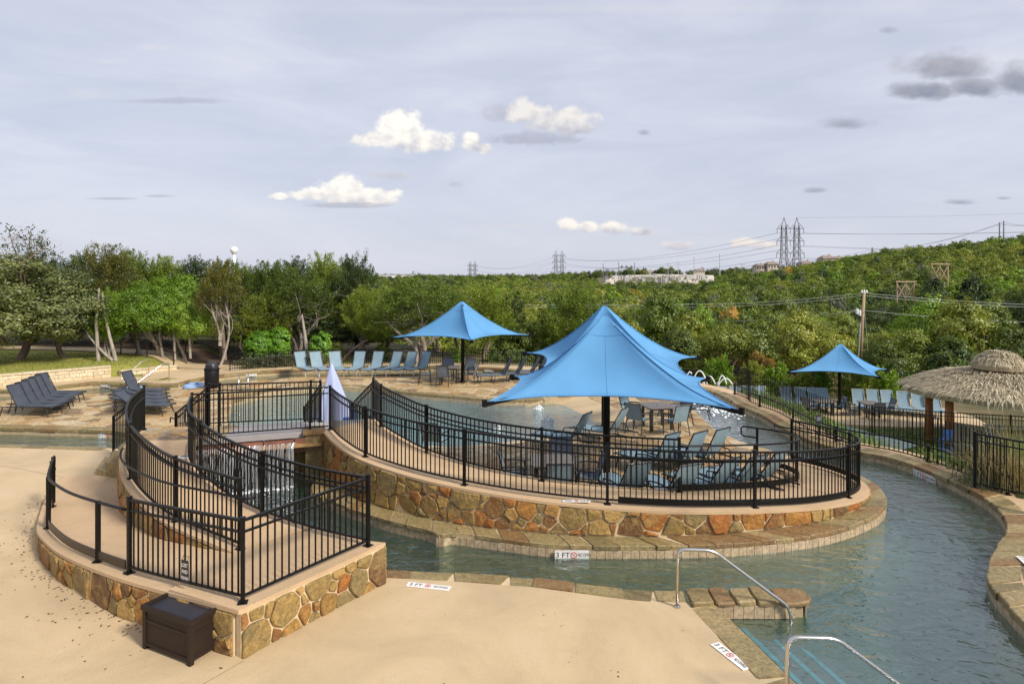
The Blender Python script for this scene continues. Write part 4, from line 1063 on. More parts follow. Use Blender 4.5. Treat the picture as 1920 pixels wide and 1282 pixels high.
# platform fence: straight, over the short wall and the left part up to the pipe rail
pf_a = [p.copy() for p in lower_o if p.y < 9.30]
c0 = pf_a[-1]; pf = pf_a + resample([Vector((-3.47, 8.25, .61)), Vector((-2.25, 10.0, .61))], .1)[1:]
LP = lengths(pf); kc = near_s(pf, LP, -3.47, 8.25)
f3 = fence('platform_fence', 'black picket fence round the corner of the near platform, carrying the lost and found sign', pf, post_at=[0, kc, LP[-1]], group='black picket fences of the ramps')
inn = up(resample([Vector((-3.50, 8.42, .61)), Vector((-2.42, 9.98, .61))], .1), .86); pipe_rail(f3, inn, .019)
brackets(f3, resample([Vector((-3.47, 8.25, .61)), Vector((-2.25, 10.0, .61))], .1), inn, .86, 1.0)
# lower ramp pipe rail
lr = [p.copy() for p in lower_o if p.y >= 9.28 and p.y < 13.3]; LLr = lengths(lr)
g2 = thing('guard_rail', 'black pipe guard rail on three posts following the lower ramp kerb at the left', 'railing', tuple(lr[-1]))
tr = up(lr, .90); a0 = tr[0]; d0 = (tr[0] - tr[4]).normalized()
pipe_rail(g2, [a0 + Vector((.02, .02, -.22)), a0 + d0 * .25 + Vector((0, 0, -.22)), a0 + d0 * .34 + Vector((0, 0, -.14)), a0 + d0 * .34 + Vector((0, 0, -.04)), a0 + d0 * .26] + tr, .023)
MB().rail(up(lr, .10), .02, .13).build('kerb_plate', M['bronze'], g2)
for q in ((-9.25, 12.85), (-8.33, 11.45), (-6.25, 9.72)):
    p = at_s(lr, LLr, near_s(lr, LLr, *q)); MB().box((p.x, p.y, p.z + .46), (.055, .055, .92)).box((p.x, p.y, p.z + .006), (.12, .12, .012)).build('post', M['black'], g2)
p = lr[0]; MB().box((p.x, p.y, p.z + .46), (.055, .055, .95)).build('post', M['black'], g2)
# upper ramp fences
LU = lengths(upper_o)
f4 = fence('ramp_fence', 'black picket fence on the outer edge of the upper ramp, ending beside the platform', upper_o, post_at=[0] + [near_s(upper_o, LU, *q) for q in ((-7.49, 12.57), (-5.65, 10.75))] + [LU[-1]], group='black picket fences of the ramps')
ol = [p.copy() for p in lo_r]
hu = up(toward(upper_o, upper_i, .08), .88); pipe_rail(f4, hu[4:], .019)
ho = up([p for p in toward(upper_o, lower_o, .10)], 0)
ho2 = []
for p in ho:
    q = min(lo_r, key=lambda q: (q.x - p.x) ** 2 + (q.y - p.y) ** 2)
    if p.y < 14.2: ho2.append(Vector((p.x, p.y, q.z + .88)))
d_ = (ho2[-1] - ho2[-4]).normalized()
pipe_rail(f4, ho2 + [ho2[-1] + d_ * .25, ho2[-1] + d_ * .3 + Vector((.1, .1, .0))], .021); brackets(f4, upper_o[18:], ho2, .35, 2.0)
LUi = lengths(upper_i)
f5 = fence('ramp_fence', 'black picket fence on the waterfall side of the upper ramp, reaching the platform corner', upper_i, post_at=[0] + [near_s(upper_i, LUi, *q) for q in ((-6.15, 12.65), (-4.34, 11.05))] + [LUi[-1]], group='black picket fences of the ramps')
hi_ = up(toward(upper_i, upper_o, .08), .86); pipe_rail(f5, hi_, .019); brackets(f5, upper_i, hi_, .86)
# bridge fences
bf1 = resample([Vector((-7.5, 15.06, .99)), Vector((-4.6, 16.03, .99))], .1); bf2 = resample([Vector((-7.75, 16.38, .99)), Vector((-5.06, 16.9, .99))], .1)
f6 = fence('bridge_fence', 'front black picket fence across the bridge above the waterfall', bf1, post_at=[.55, 2.62], group='bridge picket fences')
f7 = fence('bridge_fence', 'rear black picket fence across the bridge facing the pool', bf2, post_at=[0, .25, 2.5, lengths(bf2)[-1]], group='bridge picket fences')
def stair_rail(label, a, b, za, zb, hook=True, n=12):
    """picket rail going down a flight from a to b"""
    c = [Vector((*a, za)).lerp(Vector((*b, zb)), i / 20) for i in range(21)]
    t = fence('stair_rail', label, c, h=.98, post_at=[0, lengths(c)[-1]], group='picket rails of the bridge stairs', cat='railing')
    if hook:
        e = c[-1] + Vector((0, 0, .82)); d = (c[-1] - c[-2]); d.z = 0; d = d.normalized()
        pipe_rail(t, [c[0] + Vector((0, 0, .84)), e, e + d * .35 + Vector((0, 0, .0)), e + d * .38 + Vector((0, 0, -.15))], .018)
    return t
stair_rail('stair rail sloping down from the bridge towards the grey loungers', (-7.83, 16.42), (-9.3, 17.7), .98, .06)
stair_rail('stair rail sloping down beside the lavender pool lift cover', (-5.08, 16.98), (-6.0, 18.5), .98, .06, False)
stair_rail('stair rail sloping down beside the pool at the top of the island ramp', (-3.78, 17.42), (-4.75, 18.9), .98, .06, False)
stair_rail('stair rail beside the stone steps at the end of the left river channel', (-9.3, 16.15), (-10.9, 17.5), .98, .0, False)

# fences further off
fb = offset(right_bank, sr * .62); Lf = lengths(fb); fb = [p + Vector((0, 0, .0)) for p in fb if p.y > 13.9 and p.y < 26.5]
fence('bank_fence', 'black fence of tall free-standing pickets with one low rail along the far river bank', fb, h=.40, over=.80, mid=0, bottom=.05, post_h=.42, posts=2.4, sp=.125, pk=.02, group=None)
rfn = resample([Vector((9.95, 13.75, .30)), Vector((11.0, 12.55, .25)), Vector((12.2, 11.4, .2))], .1)
fence('bed_fence', 'black picket fence between the right deck and the tall dry grasses', rfn, h=1.15, posts=2.1)
hf = resample([Vector((14.4, 25.6, -1.55)), Vector((16.2, 24.9, -1.6)), Vector((20.5, 24.0, -1.7)), Vector((26, 23.4, -1.7))], .1)
fence('hut_fence', 'black picket fence in front of the thatched hut bar', hf, h=1.2, posts=2.3, joined=True)
hf2 = resample([Vector((19.2, 23.2, -1.5)), Vector((24, 21.2, -1.4))], .1)
fence('pump_fence', 'dark close boarded fence panel below the hut at the right edge', hf2, h=1.15, sp=.06, pk=.04, posts=2.3, joined=True)
def flat_fence(name, label, pts, h, sp=.11, joined=True, **k):
    c = resample([Vector((p[0], p[1], (ground_z(p[0], p[1]) if len(p) < 3 else p[2]))) for p in pts], .25)
    return fence(name, label, c, h=h, joined=joined, sp=sp, **k)
flat_fence('perimeter_fence', 'dark picket fence in front of the clipped hedge and behind the pale lounger row', [(-14.5, 32.9, -.12), (-11, 34.6, -.15), (-5.9, 35.6, -.2), (-1.3, 35.3, -.2), (2.6, 33.9, -.4)], 1.02)
flat_fence('perimeter_fence', 'dark picket fence in shade under the trees beyond the lawn', [(-40, 43.4), (-28, 42.8), (-20, 41.4), (-15, 39.4), (-12.2, 38.2)], 1.25)
flat_fence('perimeter_fence', 'long picket fence behind the far loungers of the lower deck', [(6.5, 36.4, -1.5), (10.5, 38.6, -2.3), (18, 39.2, -2.5), (26, 38.8, -2.5), (34, 38.2, -2.5)], 1.55)
# brown pipe rails along the footpath
def path_rail(label, pts, n):
    c = resample([Vector((p[0], p[1], ground_z(p[0], p[1]) + .04)) for p in pts], .3); Lc = lengths(c)
    t = thing('path_rail', label, 'railing', tuple(c[0]), 'brown rails along the footpath')
    e = c[-1]; MB().tube(up(c, .9) + [e + Vector((.25, -.1, .86)), e + Vector((.3, -.1, .55))], .025, 6).build('rail', M['bronze'], t)
    for i in range(n + 1):
        p = at_s(c, Lc, Lc[-1] * i / n); MB().box((p.x, p.y, p.z + .45), (.05, .05, .9)).build('post', M['bronze'], t)
path_rail('brown pipe rail along the far side of the footpath, under the trees', [(-34, 40.6), (-27, 39.9), (-22.5, 38.6), (-19.2, 36.9), (-15.9, 34.9)], 6)
path_rail('brown pipe rail along the near side of the footpath, ending at the plaza', [(-22.0, 36.0), (-19.8, 34.7), (-17.6, 33.3)], 2)

# ------------------------------------------------------------------ limestone walls by the lawn
def block_wall(label, a, b, hgt, rows, seed):
    rr = random.Random(seed); a, b = Vector(a), Vector(b); t = thing('limestone_wall', label, 'wall', tuple(a)); d = (b - a); Ld = d.length; d = d / Ld; n = Vector((d.y, -d.x, 0)); ang = math.atan2(d.y, d.x)
    MB().box((a + b) / 2 + Vector((0, 0, (hgt - .03) / 2)), (Ld - .04, .22, hgt - .03), ang).build('mortar_core', M['mortar'], t)
    rh = (hgt - .07) / rows
    for r in range(rows):
        s = 0.0
        while s < Ld - .02:
            w = min(rr.uniform(.25, .6), Ld - s)
            if Ld - s - w < .2: w = Ld - s
            c = a + d * (s + w / 2) + n * .0 + Vector((0, 0, rh * (r + .5)))
            MB().box(c, (w - .014, .30 + rr.uniform(-.012, .02), rh - .012), ang).build('block', M['limestone'], t); s += w
    s = 0.0
    while s < Ld - .02:
        w = min(rr.uniform(.7, 1.1), Ld - s)
        if Ld - s - w < .3: w = Ld - s
        MB().box(a + d * (s + w / 2) + Vector((0, 0, hgt - .032)), (w - .01, .38, .065), ang).build('cap_block', M['limestone'], t); s += w
block_wall('pale limestone block retaining wall with flat caps in front of the lawn', (-24.5, 26.3, -.02), (-19.45, 31.0, -.02), .56, 3, 2)
block_wall('low pale limestone wall stepping down beside the plaza handrails', (-19.2, 31.3, -.02), (-17.55, 33.4, -.02), .27, 1, 3)

# ------------------------------------------------------------------ shade canopies
def canopy(label, apex, corners, pole_xy, ground=0.0):
    t = thing('shade_canopy', label, 'canopy', (pole_xy[0], pole_xy[1], ground), 'blue tensioned shade canopies')
    C = [Vector(c) for c in corners]; A = Vector(apex); n = 14; m = 14; vs, fs = [], []
    per = []
    for k in range(4):
        a, b = C[k], C[(k + 1) % 4]; mid = (a + b) / 2; inn = (Vector((A.x, A.y, mid.z)) - mid); inn = inn.normalized() * (a - b).length * .10
        for i in range(n):
            u = i / n; w = 4 * u * (1 - u)
            per.append((a.lerp(b, u) + inn * w + Vector((0, 0, .10 * w)), 1 - w))
    np_ = len(per)
    for j in range(m + 1):
        r = j / m
        for (p, cor) in per:
            q = Vector((A.x, A.y, 0)).lerp(Vector((p.x, p.y, 0)), .02 + .98 * r)
            k = (1 - r) ** (2.08 - .5 * cor)
            vs.append((q.x, q.y, p.z + (A.z - p.z) * k + .018 * math.sin(r * 9 + q.x * 3.1) * math.sin(q.y * 2.7 + r * 4) * r * (1 - r * .6)))
    for j in range(m):
        for i in range(np_):
            fs.append((j * np_ + i, (j + 1) * np_ + i, (j + 1) * np_ + (i + 1) % np_, j * np_ + (i + 1) % np_))
    fs.append(tuple(range(np_)))
    fab = MB().add(vs, fs).build('fabric', M['canopy'], t, smooth_=True)
    edge = [Vector(vs[m * np_ + i]) for i in range(np_)]
    MB().tube(edge + [edge[0]], .018, 6, cap=False).build('hem', M['canopy'], fab)
    for k in range(4):
        for i, rad_ in ((0, .011), (n // 2, .006)):
            MB().tube([Vector(vs[j * np_ + k * n + i]) + Vector((0, 0, .004)) for j in range(1, m + 1)], rad_, 5, cap=False).build('seam', M['canopy'], fab, smooth_=True)
    # sewn cap at the peak
    MB().add([(A.x + (v[0] - A.x) * 1.03, A.y + (v[1] - A.y) * 1.03, v[2] + .012) for v in vs[:3 * np_]], [f for f in fs if len(f) == 4 and max(f) < 3 * np_] + [tuple(range(np_))]).build('peak_cap', M['canopy'], fab, smooth_=True)
    px_, py_ = pole_xy; top = A.z - .12
    MB().lathe([(.085, ground), (.085, top - .5), (.05, top - .4), (.04, top)], 14, (px_, py_, 0)).build('pole', M['black'], t, smooth_=True)
    MB().lathe([(.16, ground), (.16, ground + .02), (.1, ground + .03)], 14, (px_, py_, 0)).build('base_plate', M['black'], t)
    hub = Vector((px_, py_, min(c.z for c in C) + .35))
    for c in C:
        d = (c - hub); ar = t
        ar = MB().bar(hub, c + d.normalized() * .12 + Vector((0, 0, -.05)), .07, .09).build('arm', M['black'], t)
        e = c + d.normalized() * .12; MB().box((e.x, e.y, e.z - .02), (.09, .09, .16), math.atan2(d.y, d.x)).build('corner_bracket', M['black'], ar)
    return t
def pz(px, py, z): return tuple(P(px, py, z))
canopy('big blue shade canopy nearest the camera, over the inner loungers', (2.22, 15.3, 3.86), [pz(918, 752, 2.1), pz(1380, 766, 2.1), pz(1322, 709, 2.1), pz(966, 705, 2.1)], (2.26, 15.3))
bpy.data.objects['shade_canopy']['group'] = 'blue tensioned shade canopies'
canopy('blue shade canopy half hidden behind the largest canopy', (2.95, 20.5, 3.87), [pz(1020, 687, 2.1), (4.85, 17.7, 2.1), pz(1305, 669, 2.1), pz(987, 661, 2.1)], (2.95, 20.5))
canopy('blue shade canopy over the rear table, in front of the cedars', PD(866, 566, 29.6), [PD(738, 632, 29.7), PD(884, 638, 27.8), PD(990, 628, 30.4), (-2.9, 32.2, 2.15)], (-2.27, 29.5))
canopy('blue shade canopy on the lower deck beside the thatched hut', PD(1576, 645, 35.5), [PD(1482, 697, 35.0), PD(1646, 706, 33.6), PD(1662, 692, 36.4), PD(1520, 687, 38.0)], PD(1574, 700, 35.5)[:2], -2.5)

# ------------------------------------------------------------------ loungers, chairs, tables (prototypes stand at the origin, foot towards +X)
def lounger(label, back_deg, slm, frm, legm=None, group='sling loungers', cat='lounger'):
    t = thing('sun_lounger', label, cat, (0, 0, 0), group); legm = legm or frm
    hw, zs = .31, .34; bp = Vector((-.28, 0, zs)); a = R(back_deg); be = bp + Vector((-math.cos(a), 0, math.sin(a))) * .82
    def wave(x): return .012 * math.sin((x + .3) * 9)
    xs = [-.28 + 1.18 * i / 12 for i in range(13)]
    MB().add([(x, s * (hw - .02), zs + wave(x) + k) for k in (0, .008) for x in xs for s in (-1, 1)], [(2 * i + o, 2 * i + 1 + o, 2 * i + 3 + o, 2 * i + 2 + o) for i in range(12) for o in (0, 26)]).build('seat_sling', M[slm], t, world=False)
    bvs = []
    for i in range(7):
        q = bp.lerp(be, i / 6) ; sag = .03 * math.sin(math.pi * i / 6)
        nrm = Vector((math.sin(a), 0, math.cos(a)))
        q = q - nrm * sag
        bvs += [(q.x, -(hw - .02), q.z), (q.x, hw - .02, q.z)]
    MB().add(bvs, [(2 * i, 2 * i + 1, 2 * i + 3, 2 * i + 2) for i in range(6)]).build('back_sling', M[slm], t, world=False)
    for s in (-1, 1):
        MB().tube([(-.95, s * hw, zs - .02), (-.28, s * hw, zs), (.35, s * hw, zs), (.92, s * hw, zs), (.97, s * hw, zs - .03)], .019, 6).build('side_rail', M[frm], t, world=False)
        MB().tube([(bp.x, s * (hw - .015), bp.z), (be.x, s * (hw - .015), be.z)], .017, 6).build('back_rail', M[frm], t, world=False)
        for x0, x1 in ((.78, .86), (-.78, -.88)):
            MB().tube([(x0, s * hw, zs - .01), (x1, s * (hw + .015), .0)], .018, 6).build('leg', M[legm], t, world=False)
        MB().tube([(-.5, s * (hw - .03), zs - .01), tuple(bp.lerp(be, .5) + Vector((0, s * (hw - .03), 0)))], .010, 5).build('back_strut', M[frm], t, world=False)
    MB().tube([(be.x, -hw + .015, be.z), (be.x, hw - .015, be.z)], .017, 6).build('back_bar', M[frm], t, world=False)
    MB().tube([(.95, -hw, zs - .02), (.95, hw, zs - .02)], .017, 6).build('foot_bar', M[frm], t, world=False)
    return t
def arm_lounger(label, back_deg, slm, frm, legm=None, group='sling loungers'):
    t = lounger(label, back_deg, slm, frm, legm, group)
    for s in (-1, 1):
        MB().tube([(-.62, s * .34, .34), (-.55, s * .345, .50), (-.1, s * .345, .52), (.22, s * .345, .47), (.25, s * .34, .34)], .017, 6).build('armrest', M[frm], t, world=False)
    return t
def chair(label, slm='sling', frm='frame'):
    t = thing('sling_chair', label, 'chair', (0, 0, 0), 'sling dining chairs'); hw = .27
    MB().add([(x, s * (hw - .02), z) for x, z in ((.24, .44), (.08, .425), (-.1, .415), (-.2, .42)) for s in (-1, 1)], [(2 * i, 2 * i + 1, 2 * i + 3, 2 * i + 2) for i in range(3)]).build('seat_sling', M[slm], t, world=False)
    bp = [(-.2, .42), (-.26, .6), (-.31, .78), (-.36, .93)]
    MB().add([(x - .0, s * (hw - .02), z) for x, z in bp for s in (-1, 1)], [(2 * i, 2 * i + 1, 2 * i + 3, 2 * i + 2) for i in range(3)]).build('back_sling', M[slm], t, world=False)
    for s in (-1, 1):
        MB().tube([(.27, s * hw, .44), (-.2, s * hw, .42), (-.26, s * hw, .6), (-.37, s * hw, .95)], .016, 6).build('side_frame', M[frm], t, world=False)
        MB().tube([(.24, s * (hw + .02), 0), (.22, s * (hw + .02), .44), (.2, s * (hw + .02), .62)], .017, 6).build('leg', M[frm], t, world=False)
        MB().tube([(-.32, s * (hw + .01), 0), (-.22, s * hw, .42)], .017, 6).build('leg', M[frm], t, world=False)
        MB().tube([(.22, s * (hw + .02), .63), (.0, s * (hw + .025), .66), (-.28, s * (hw + .01), .64)], .019, 6).build('armrest', M[frm], t, world=False)
    MB().tube([(-.37, -hw, .95), (-.37, hw, .95)], .016, 6).build('back_bar', M[frm], t, world=False)
    return t
def table(label, w=.95, round_=False):
    t = thing('patio_table', label, 'table', (0, 0, 0), 'dark patio tables')
    if round_: MB().lathe([(w / 2 - .02, .69), (w / 2, .70), (w / 2, .72), (w / 2 - .015, .73)], 28).build('tabletop', M['tabletop'], t, world=False)
    else:
        MB().prism([(-w / 2, -w / 2 + .06), (-w / 2 + .06, -w / 2), (w / 2 - .06, -w / 2), (w / 2, -w / 2 + .06), (w / 2, w / 2 - .06), (w / 2 - .06, w / 2), (-w / 2 + .06, w / 2), (-w / 2, w / 2 - .06)], .695, .73, bottom=True).build('tabletop', M['tabletop'], t, world=False)
    for sx in (-1, 1):
        for sy in (-1, 1):
            MB().box((sx * (w / 2 - .14), sy * (w / 2 - .14), .348), (.075, .075, .695)).build('leg', M['frame'], t, world=False)
    MB().box((0, 0, .66), (w - .24, w - .24, .05)).build('apron', M['frame'], t, world=False)
    MB().lathe([(.03, .73), (.03, .738)], 10).build('umbrella_cap', M['frame'], t, world=False)
    return t
first = {}
def put(kind, maker, x, y, z, heading, label, group=None, **k):
    """heading: direction the foot / front points, degrees from +X"""
    if kind not in ('table',): heading += rnd.uniform(-3, 3); x += rnd.uniform(-.03, .03); y += rnd.uniform(-.03, .03)
    if kind not in first:
        o = maker(label, **k); first[kind] = o; o.location = (x, y, z); o.rotation_euler = (0, 0, R(heading)); o['label'] = label
        if group: o['group'] = group
        return o
    return dup(first[kind], (x, y, z), R(heading), label, group)
ORD = ['nearest', 'second nearest', 'middle', 'second farthest', 'farthest']
G = 'charcoal loungers on the left terrace'
for i in range(5):
    put('darkA', lounger, -16.75 - .23 * i, 22.35 + .63 * i, 0, -3, f'charcoal lounger with raised back, {ORD[i]} to the left channel in its row of five', G, back_deg=62, slm='slingdark', frm='frame')
GB = 'charcoal loungers behind the ramp fence'
for i in range(5):
    k = ('darkF', 9) if i in (1, 2, 3) else ('darkA', 62)
    if i == 0: k = ('darkM', 34)
    put(k[0], lounger, -12.95 - .45 * i, 22.5 + .74 * i, 0, -6, f'charcoal lounger ' + ('laid flat' if k[0] == 'darkF' else 'with its back half raised' if k[0] == 'darkM' else 'with its back raised') + f' behind the ramp fence, {ORD[i]} in its row', GB, back_deg=k[1], slm='slingdark', frm='frame')
GC = 'pale blue loungers in a row before the hedge'
OR8 = ['first', 'second', 'third', 'fourth', 'fifth', 'sixth', 'seventh', 'eighth']
for i, (px, hd) in enumerate(((570, -52), (600, -52), (634, -58), (667, -98), (700, -104), (732, -116), (760, -118), (786, -122))):
    p = P(px, 701.5, 0)
    put('paleC', lounger, p.x, p.y, 0, hd, f'pale blue sling lounger, {OR8[i]} from the left in the row before the hedge and fence', GC, back_deg=64, slm='sling', frm='frame', legm='silverframe')
GD = 'grey loungers at the back of the pool'
for i, (px, py, hd) in enumerate(((932, 716, 190), (957, 715, 190), (986, 712, 192), (1003, 708, 195))):
    p = P(px, py, 0)
    put('midD', lounger, p.x, p.y, 0, hd, f'grey lounger facing left behind the pool, {OR8[i]} from the left of four', GD, back_deg=62, slm='slingmid', frm='frame')
GE = 'pale blue loungers on the inner island deck'
inner = [('armE', 1076, 819, 146, 'pale blue lounger beside the pool bubblers, nearer the water of the two'), ('armE', 1150, 807, 146, 'pale blue lounger with white front legs, right of the poolside lounger'),
         ('armE2', 1238, 864, 128, 'pale blue lounger alone behind the inner ramp fence, left of a taller pair'), ('armE2', 1291, 861, 127, 'left one of the tall-backed pair of pale loungers at the inner deck'), ('armE2', 1334, 853, 126, 'right one of the tall-backed pair of pale loungers at the inner deck'),
         ('armE3', 1182, 918, 112, 'pale blue lounger just right of the main canopy pole, back to the camera'), ('armE3', 1270, 921, 116, 'second pale lounger right of the main canopy pole, back to the camera'),
         ('armE3', 1342, 910, 122, 'first of three close pale loungers inside the ramp curve'), ('armE3', 1389, 904, 121, 'middle of three close pale loungers inside the ramp curve'), ('armE3', 1431, 897, 124, 'last of three close pale loungers inside the ramp curve, by the kerb plate')]
for k, px, py, hd, lab in inner:
    p = P(px, py, .34) + Vector((math.cos(R(hd)), math.sin(R(hd)), 0)) * .28
    put(k, arm_lounger, p.x, p.y, 0, hd, lab, GE, back_deg={'armE': 60, 'armE2': 64, 'armE3': 57}[k], slm='sling', frm='frame', legm='silverframe' if k == 'armE' else None)
p = P(1284, 781, 0); put('midF', lounger, p.x, p.y, 0, 160, 'grey lounger with a low back at the river end of the inner deck', GE, back_deg=24, slm='slingmid', frm='frame')
# tables and chairs
def tabset(px, py, z, lab_t, chairs, w=.95, rz=0, zt=.73):
    c = P(px, py, z + zt)
    o = put('table', table, c.x, c.y, z, rz, lab_t)
    for dx, dy, hd, lab, kind in chairs:
        put(kind, chair, c.x + dx, c.y + dy, z, hd, lab, 'sling dining chairs', slm='sling' if kind == 'chairP' else 'slingmid', frm='frame')
tabset(1034, 862, 0, 'dark square table behind the ramp fence, left of the main canopy pole', [(-.78, .0, 0, 'grey chair on the left side of the table behind the ramp fence', 'chairD'), (.80, -.15, 180, 'grey chair on the right side of the table behind the ramp fence', 'chairD'), (.12, -.72, 90, 'pale chair with its back to the camera at the table behind the ramp fence', 'chairP'), (.28, .80, -90, 'grey chair on the far side of the table behind the ramp fence', 'chairD')])
tabset(1232, 759, 0, 'dark square table under the large canopy, by the beach entry', [(-.72, -.62, 50, 'pale chair at the near left corner of the table by the beach entry', 'chairP'), (.38, -.85, 112, 'pale chair at the near right corner of the table by the beach entry', 'chairP'), (-.7, .62, -40, 'pale chair at the far left of the table by the beach entry', 'chairP'), (.85, .45, 205, 'grey chair at the far right of the table by the beach entry', 'chairD')], rz=12)
tabset(842, 687, 0, 'dark table under the rear blue canopy', [(-1.05, -.25, 10, 'grey chair left of the rear canopy table', 'chairD'), (-.15, -.95, 80, 'grey chair on the near side of the rear canopy table', 'chairD'), (.95, -.2, 165, 'grey chair right of the rear canopy table, behind the pole', 'chairD'), (-.2, 1.0, -90, 'grey chair on the far side of the rear canopy table', 'chairD'), (.75, .85, -120, 'grey chair at the far right corner of the rear canopy table', 'chairD')], rz=5)
first['table']['group'] = 'dark patio tables'
p = P(818, 853, 0); put('chairP', chair, p.x, p.y, 0, 70, 'pale sling chair alone between the pool corner and the ramp fence', 'sling dining chairs')
LD = -2.5
GR = 'pale loungers along the lower deck'
low = [(1356, 757), (1381, 756), (1405, 755), (1428, 755), (1477, 757), (1505, 758), (1530, 759), (1549, 760), (1614, 762), (1641, 763), (1669, 765), (1698, 767), (1727, 769), (1757, 772)]
nth = ['first', 'second', 'third', 'fourth', 'fifth', 'sixth', 'seventh', 'eighth', 'ninth', 'tenth', 'eleventh', 'twelfth', 'thirteenth', 'fourteenth']
for i, (px, py) in enumerate(low):
    p = P(px, py + 8, LD); put('paleL', lounger, p.x, p.y, LD, -98 if px < 1560 else -104, f'pale lounger on the lower deck before the shrubs, {nth[i]} from the left of fourteen', GR, back_deg=68, slm='sling', frm='silverframe')
tabset(1543, 751, LD, 'dark table under the lower deck canopy', [(-.8, -.3, 20, 'grey chair left of the lower canopy table', 'chairD'), (.85, .1, 180, 'pale chair right of the lower canopy table', 'chairP')])
tabset(1630, 754, LD, 'dark table in front of the lounger line, left of the thatched hut', [(-.95, .0, 0, 'grey chair left of the table beside the thatched hut', 'chairD'), (-.15, -.9, 90, 'grey chair with its back to the river at the table beside the thatched hut', 'chairD'), (.9, -.1, 175, 'grey chair right of the table beside the thatched hut', 'chairD')])
# ------------------------------------------------------------------ small things round the pool
# storage box in front of the wall
bx = thing('deck_box', 'dark brown storage box with recessed lid, on the deck against the stone wall', 'storage box', (-4.16, 8.1, 0))
u = Vector((-.82, .40, 0)).normalized(); v = Vector((.42, .90, 0)).normalized(); v = Vector((-u.y, u.x, 0)) if Vector((-u.y, u.x, 0)).dot(v) > 0 else Vector((u.y, -u.x, 0))
o = Vector((-3.97, 7.89, 0)); A_, B_ = .91, .49; rz = math.atan2(u.y, u.x)
def bl(a, b, z): return o + u * a + v * b + Vector((0, 0, z))
for a, b in ((.03, .03), (A_ - .03, .03), (.03, B_ - .03), (A_ - .03, B_ - .03)): MB().box(bl(a, b, .255), (.06, .06, .51), rz).build('corner_post', M['boxbrown'], bx)
for (c0, sz) in ((bl(A_ / 2, .03, .26), (A_ - .122, .03, .44)), (bl(A_ / 2, B_ - .03, .26), (A_ - .122, .03, .44)), (bl(.03, B_ / 2, .26), (.03, B_ - .122, .44)), (bl(A_ - .03, B_ / 2, .26), (.03, B_ - .122, .44))):
    MB().box(c0, sz, rz).build('panel', M['boxbrown'], bx)
for z in (.07, .37):
    MB().box(bl(A_ / 2, .022, z), (A_ - .124, .035, .035), rz).build('panel_rail', M['boxbrown'], bx); MB().box(bl(.022, B_ / 2, z), (.035, B_ - .124, .035), rz).build('panel_rail', M['boxbrown'], bx)
MB().box(bl(A_ / 2, B_ / 2, .513), (A_ - .06, B_ - .06, .02), rz).build('lid', M['boxtop'], bx)
for c0, sz in ((bl(A_ / 2, 0.012, .53), (A_ + .05, .045, .06)), (bl(A_ / 2, B_ - .012, .53), (A_ + .05, .045, .06)), (bl(-.002, B_ / 2, .53), (.045, B_ - .069, .06)), (bl(A_ + .002, B_ / 2, .53), (.045, B_ - .069, .06))):
    MB().box(c0, sz, rz).build('lid_rim', M['boxbrown'], bx)

def text(body, size, mat_, parent, loc, rot, ext=.001, nm='lettering', align='CENTER', sx=1.0):
    cu = bpy.data.curves.new(nm, 'FONT'); cu.body = body; cu.size = size; cu.extrude = ext; cu.align_x = align; cu.align_y = 'CENTER'
    cu.materials.append(M[mat_]); o = bpy.data.objects.new(nm, cu); col.objects.link(o)
    me = bpy.data.meshes.new_from_object(o); bpy.data.objects.remove(o); bpy.data.curves.remove(cu)
    o = bpy.data.objects.new(nm, me); col.objects.link(o)
    o.parent = parent; o.location = loc; o.rotation_euler = rot; o.scale = (sx, 1, 1)
    return o
def depth_marker(label, loc, rz, vertical, w=.62, h=.15, s='3 FT'):
    """plate with depth lettering, crossed diver symbol and NO DIVING; local x runs along the text"""
    t = thing('depth_marker', label, 'sign', loc, 'white depth markers round the river', rz)
    rx = R(90) if vertical else 0.0
    def L3(x, y, d=0.0): return (x, -d, y) if vertical else (x, y, d)
    pls = []
    parts = ((-.5, -.09), (-.086, .06), (.064, .5))
    for a, b in parts:
        cx_, ww = (a + b) / 2 * w, (b - a) * w
        MB().box(L3(cx_, 0, .004), (ww, .008, h) if vertical else (ww, h, .008)).build('plate', M['plate'], t, world=False); pls.append(col.objects[-1])
    text(s, h * .74, 'ink', pls[0], L3(-.295 * w, 0, .0095), (rx, 0, 0), sx=1.12)
    text('NO DIVING', h * .56, 'ink', pls[2], L3(.288 * w, 0, .0095), (rx, 0, 0), sx=.50 * (w / .62))
    ring = [L3(-.013 * w + math.cos(R(k * 20)) * h * .30, math.sin(R(k * 20)) * h * .30, .010) for k in range(19)]
    MB().tube(ring, h * .035, 5, cap=False).build('ring_symbol', M['red'], pls[1], world=False)
    q = h * .21; MB().bar(L3(-.013 * w - q, q, .010), L3(-.013 * w + q, -q, .010), h * .06, .004).build('slash_symbol', M['red'], pls[1], world=False)
    MB().bar(L3(-.013 * w - q * .6, -q * .5, .0095), L3(-.013 * w + q * .5, q * .5, .0095), h * .07, .003).build('diver_symbol', M['ink'], pls[1], world=False)
    return t
def flat_between(label, pa, pb, w, h, **k):
    a, b = P(*pa), P(*pb); depth_marker(label, tuple((a + b) / 2 + Vector((0, 0, k.pop('dz', .004)))), math.atan2(b.y - a.y, b.x - a.x), False, w, h, **k)
flat_between('white depth marker flush in the near deck beside the river coping', (762, 1095, 0), (845, 1104, 0), .70, .14)
flat_between('white depth marker flush in the deck along the pool entry steps', (1343, 1209, 0), (1398, 1252, 0), .60, .14)
p = PD(1077, 1030, 11.44); depth_marker('white depth marker on the island waterline tiles', (p.x, 11.46, -.165), 0.02, True, .70, .17)
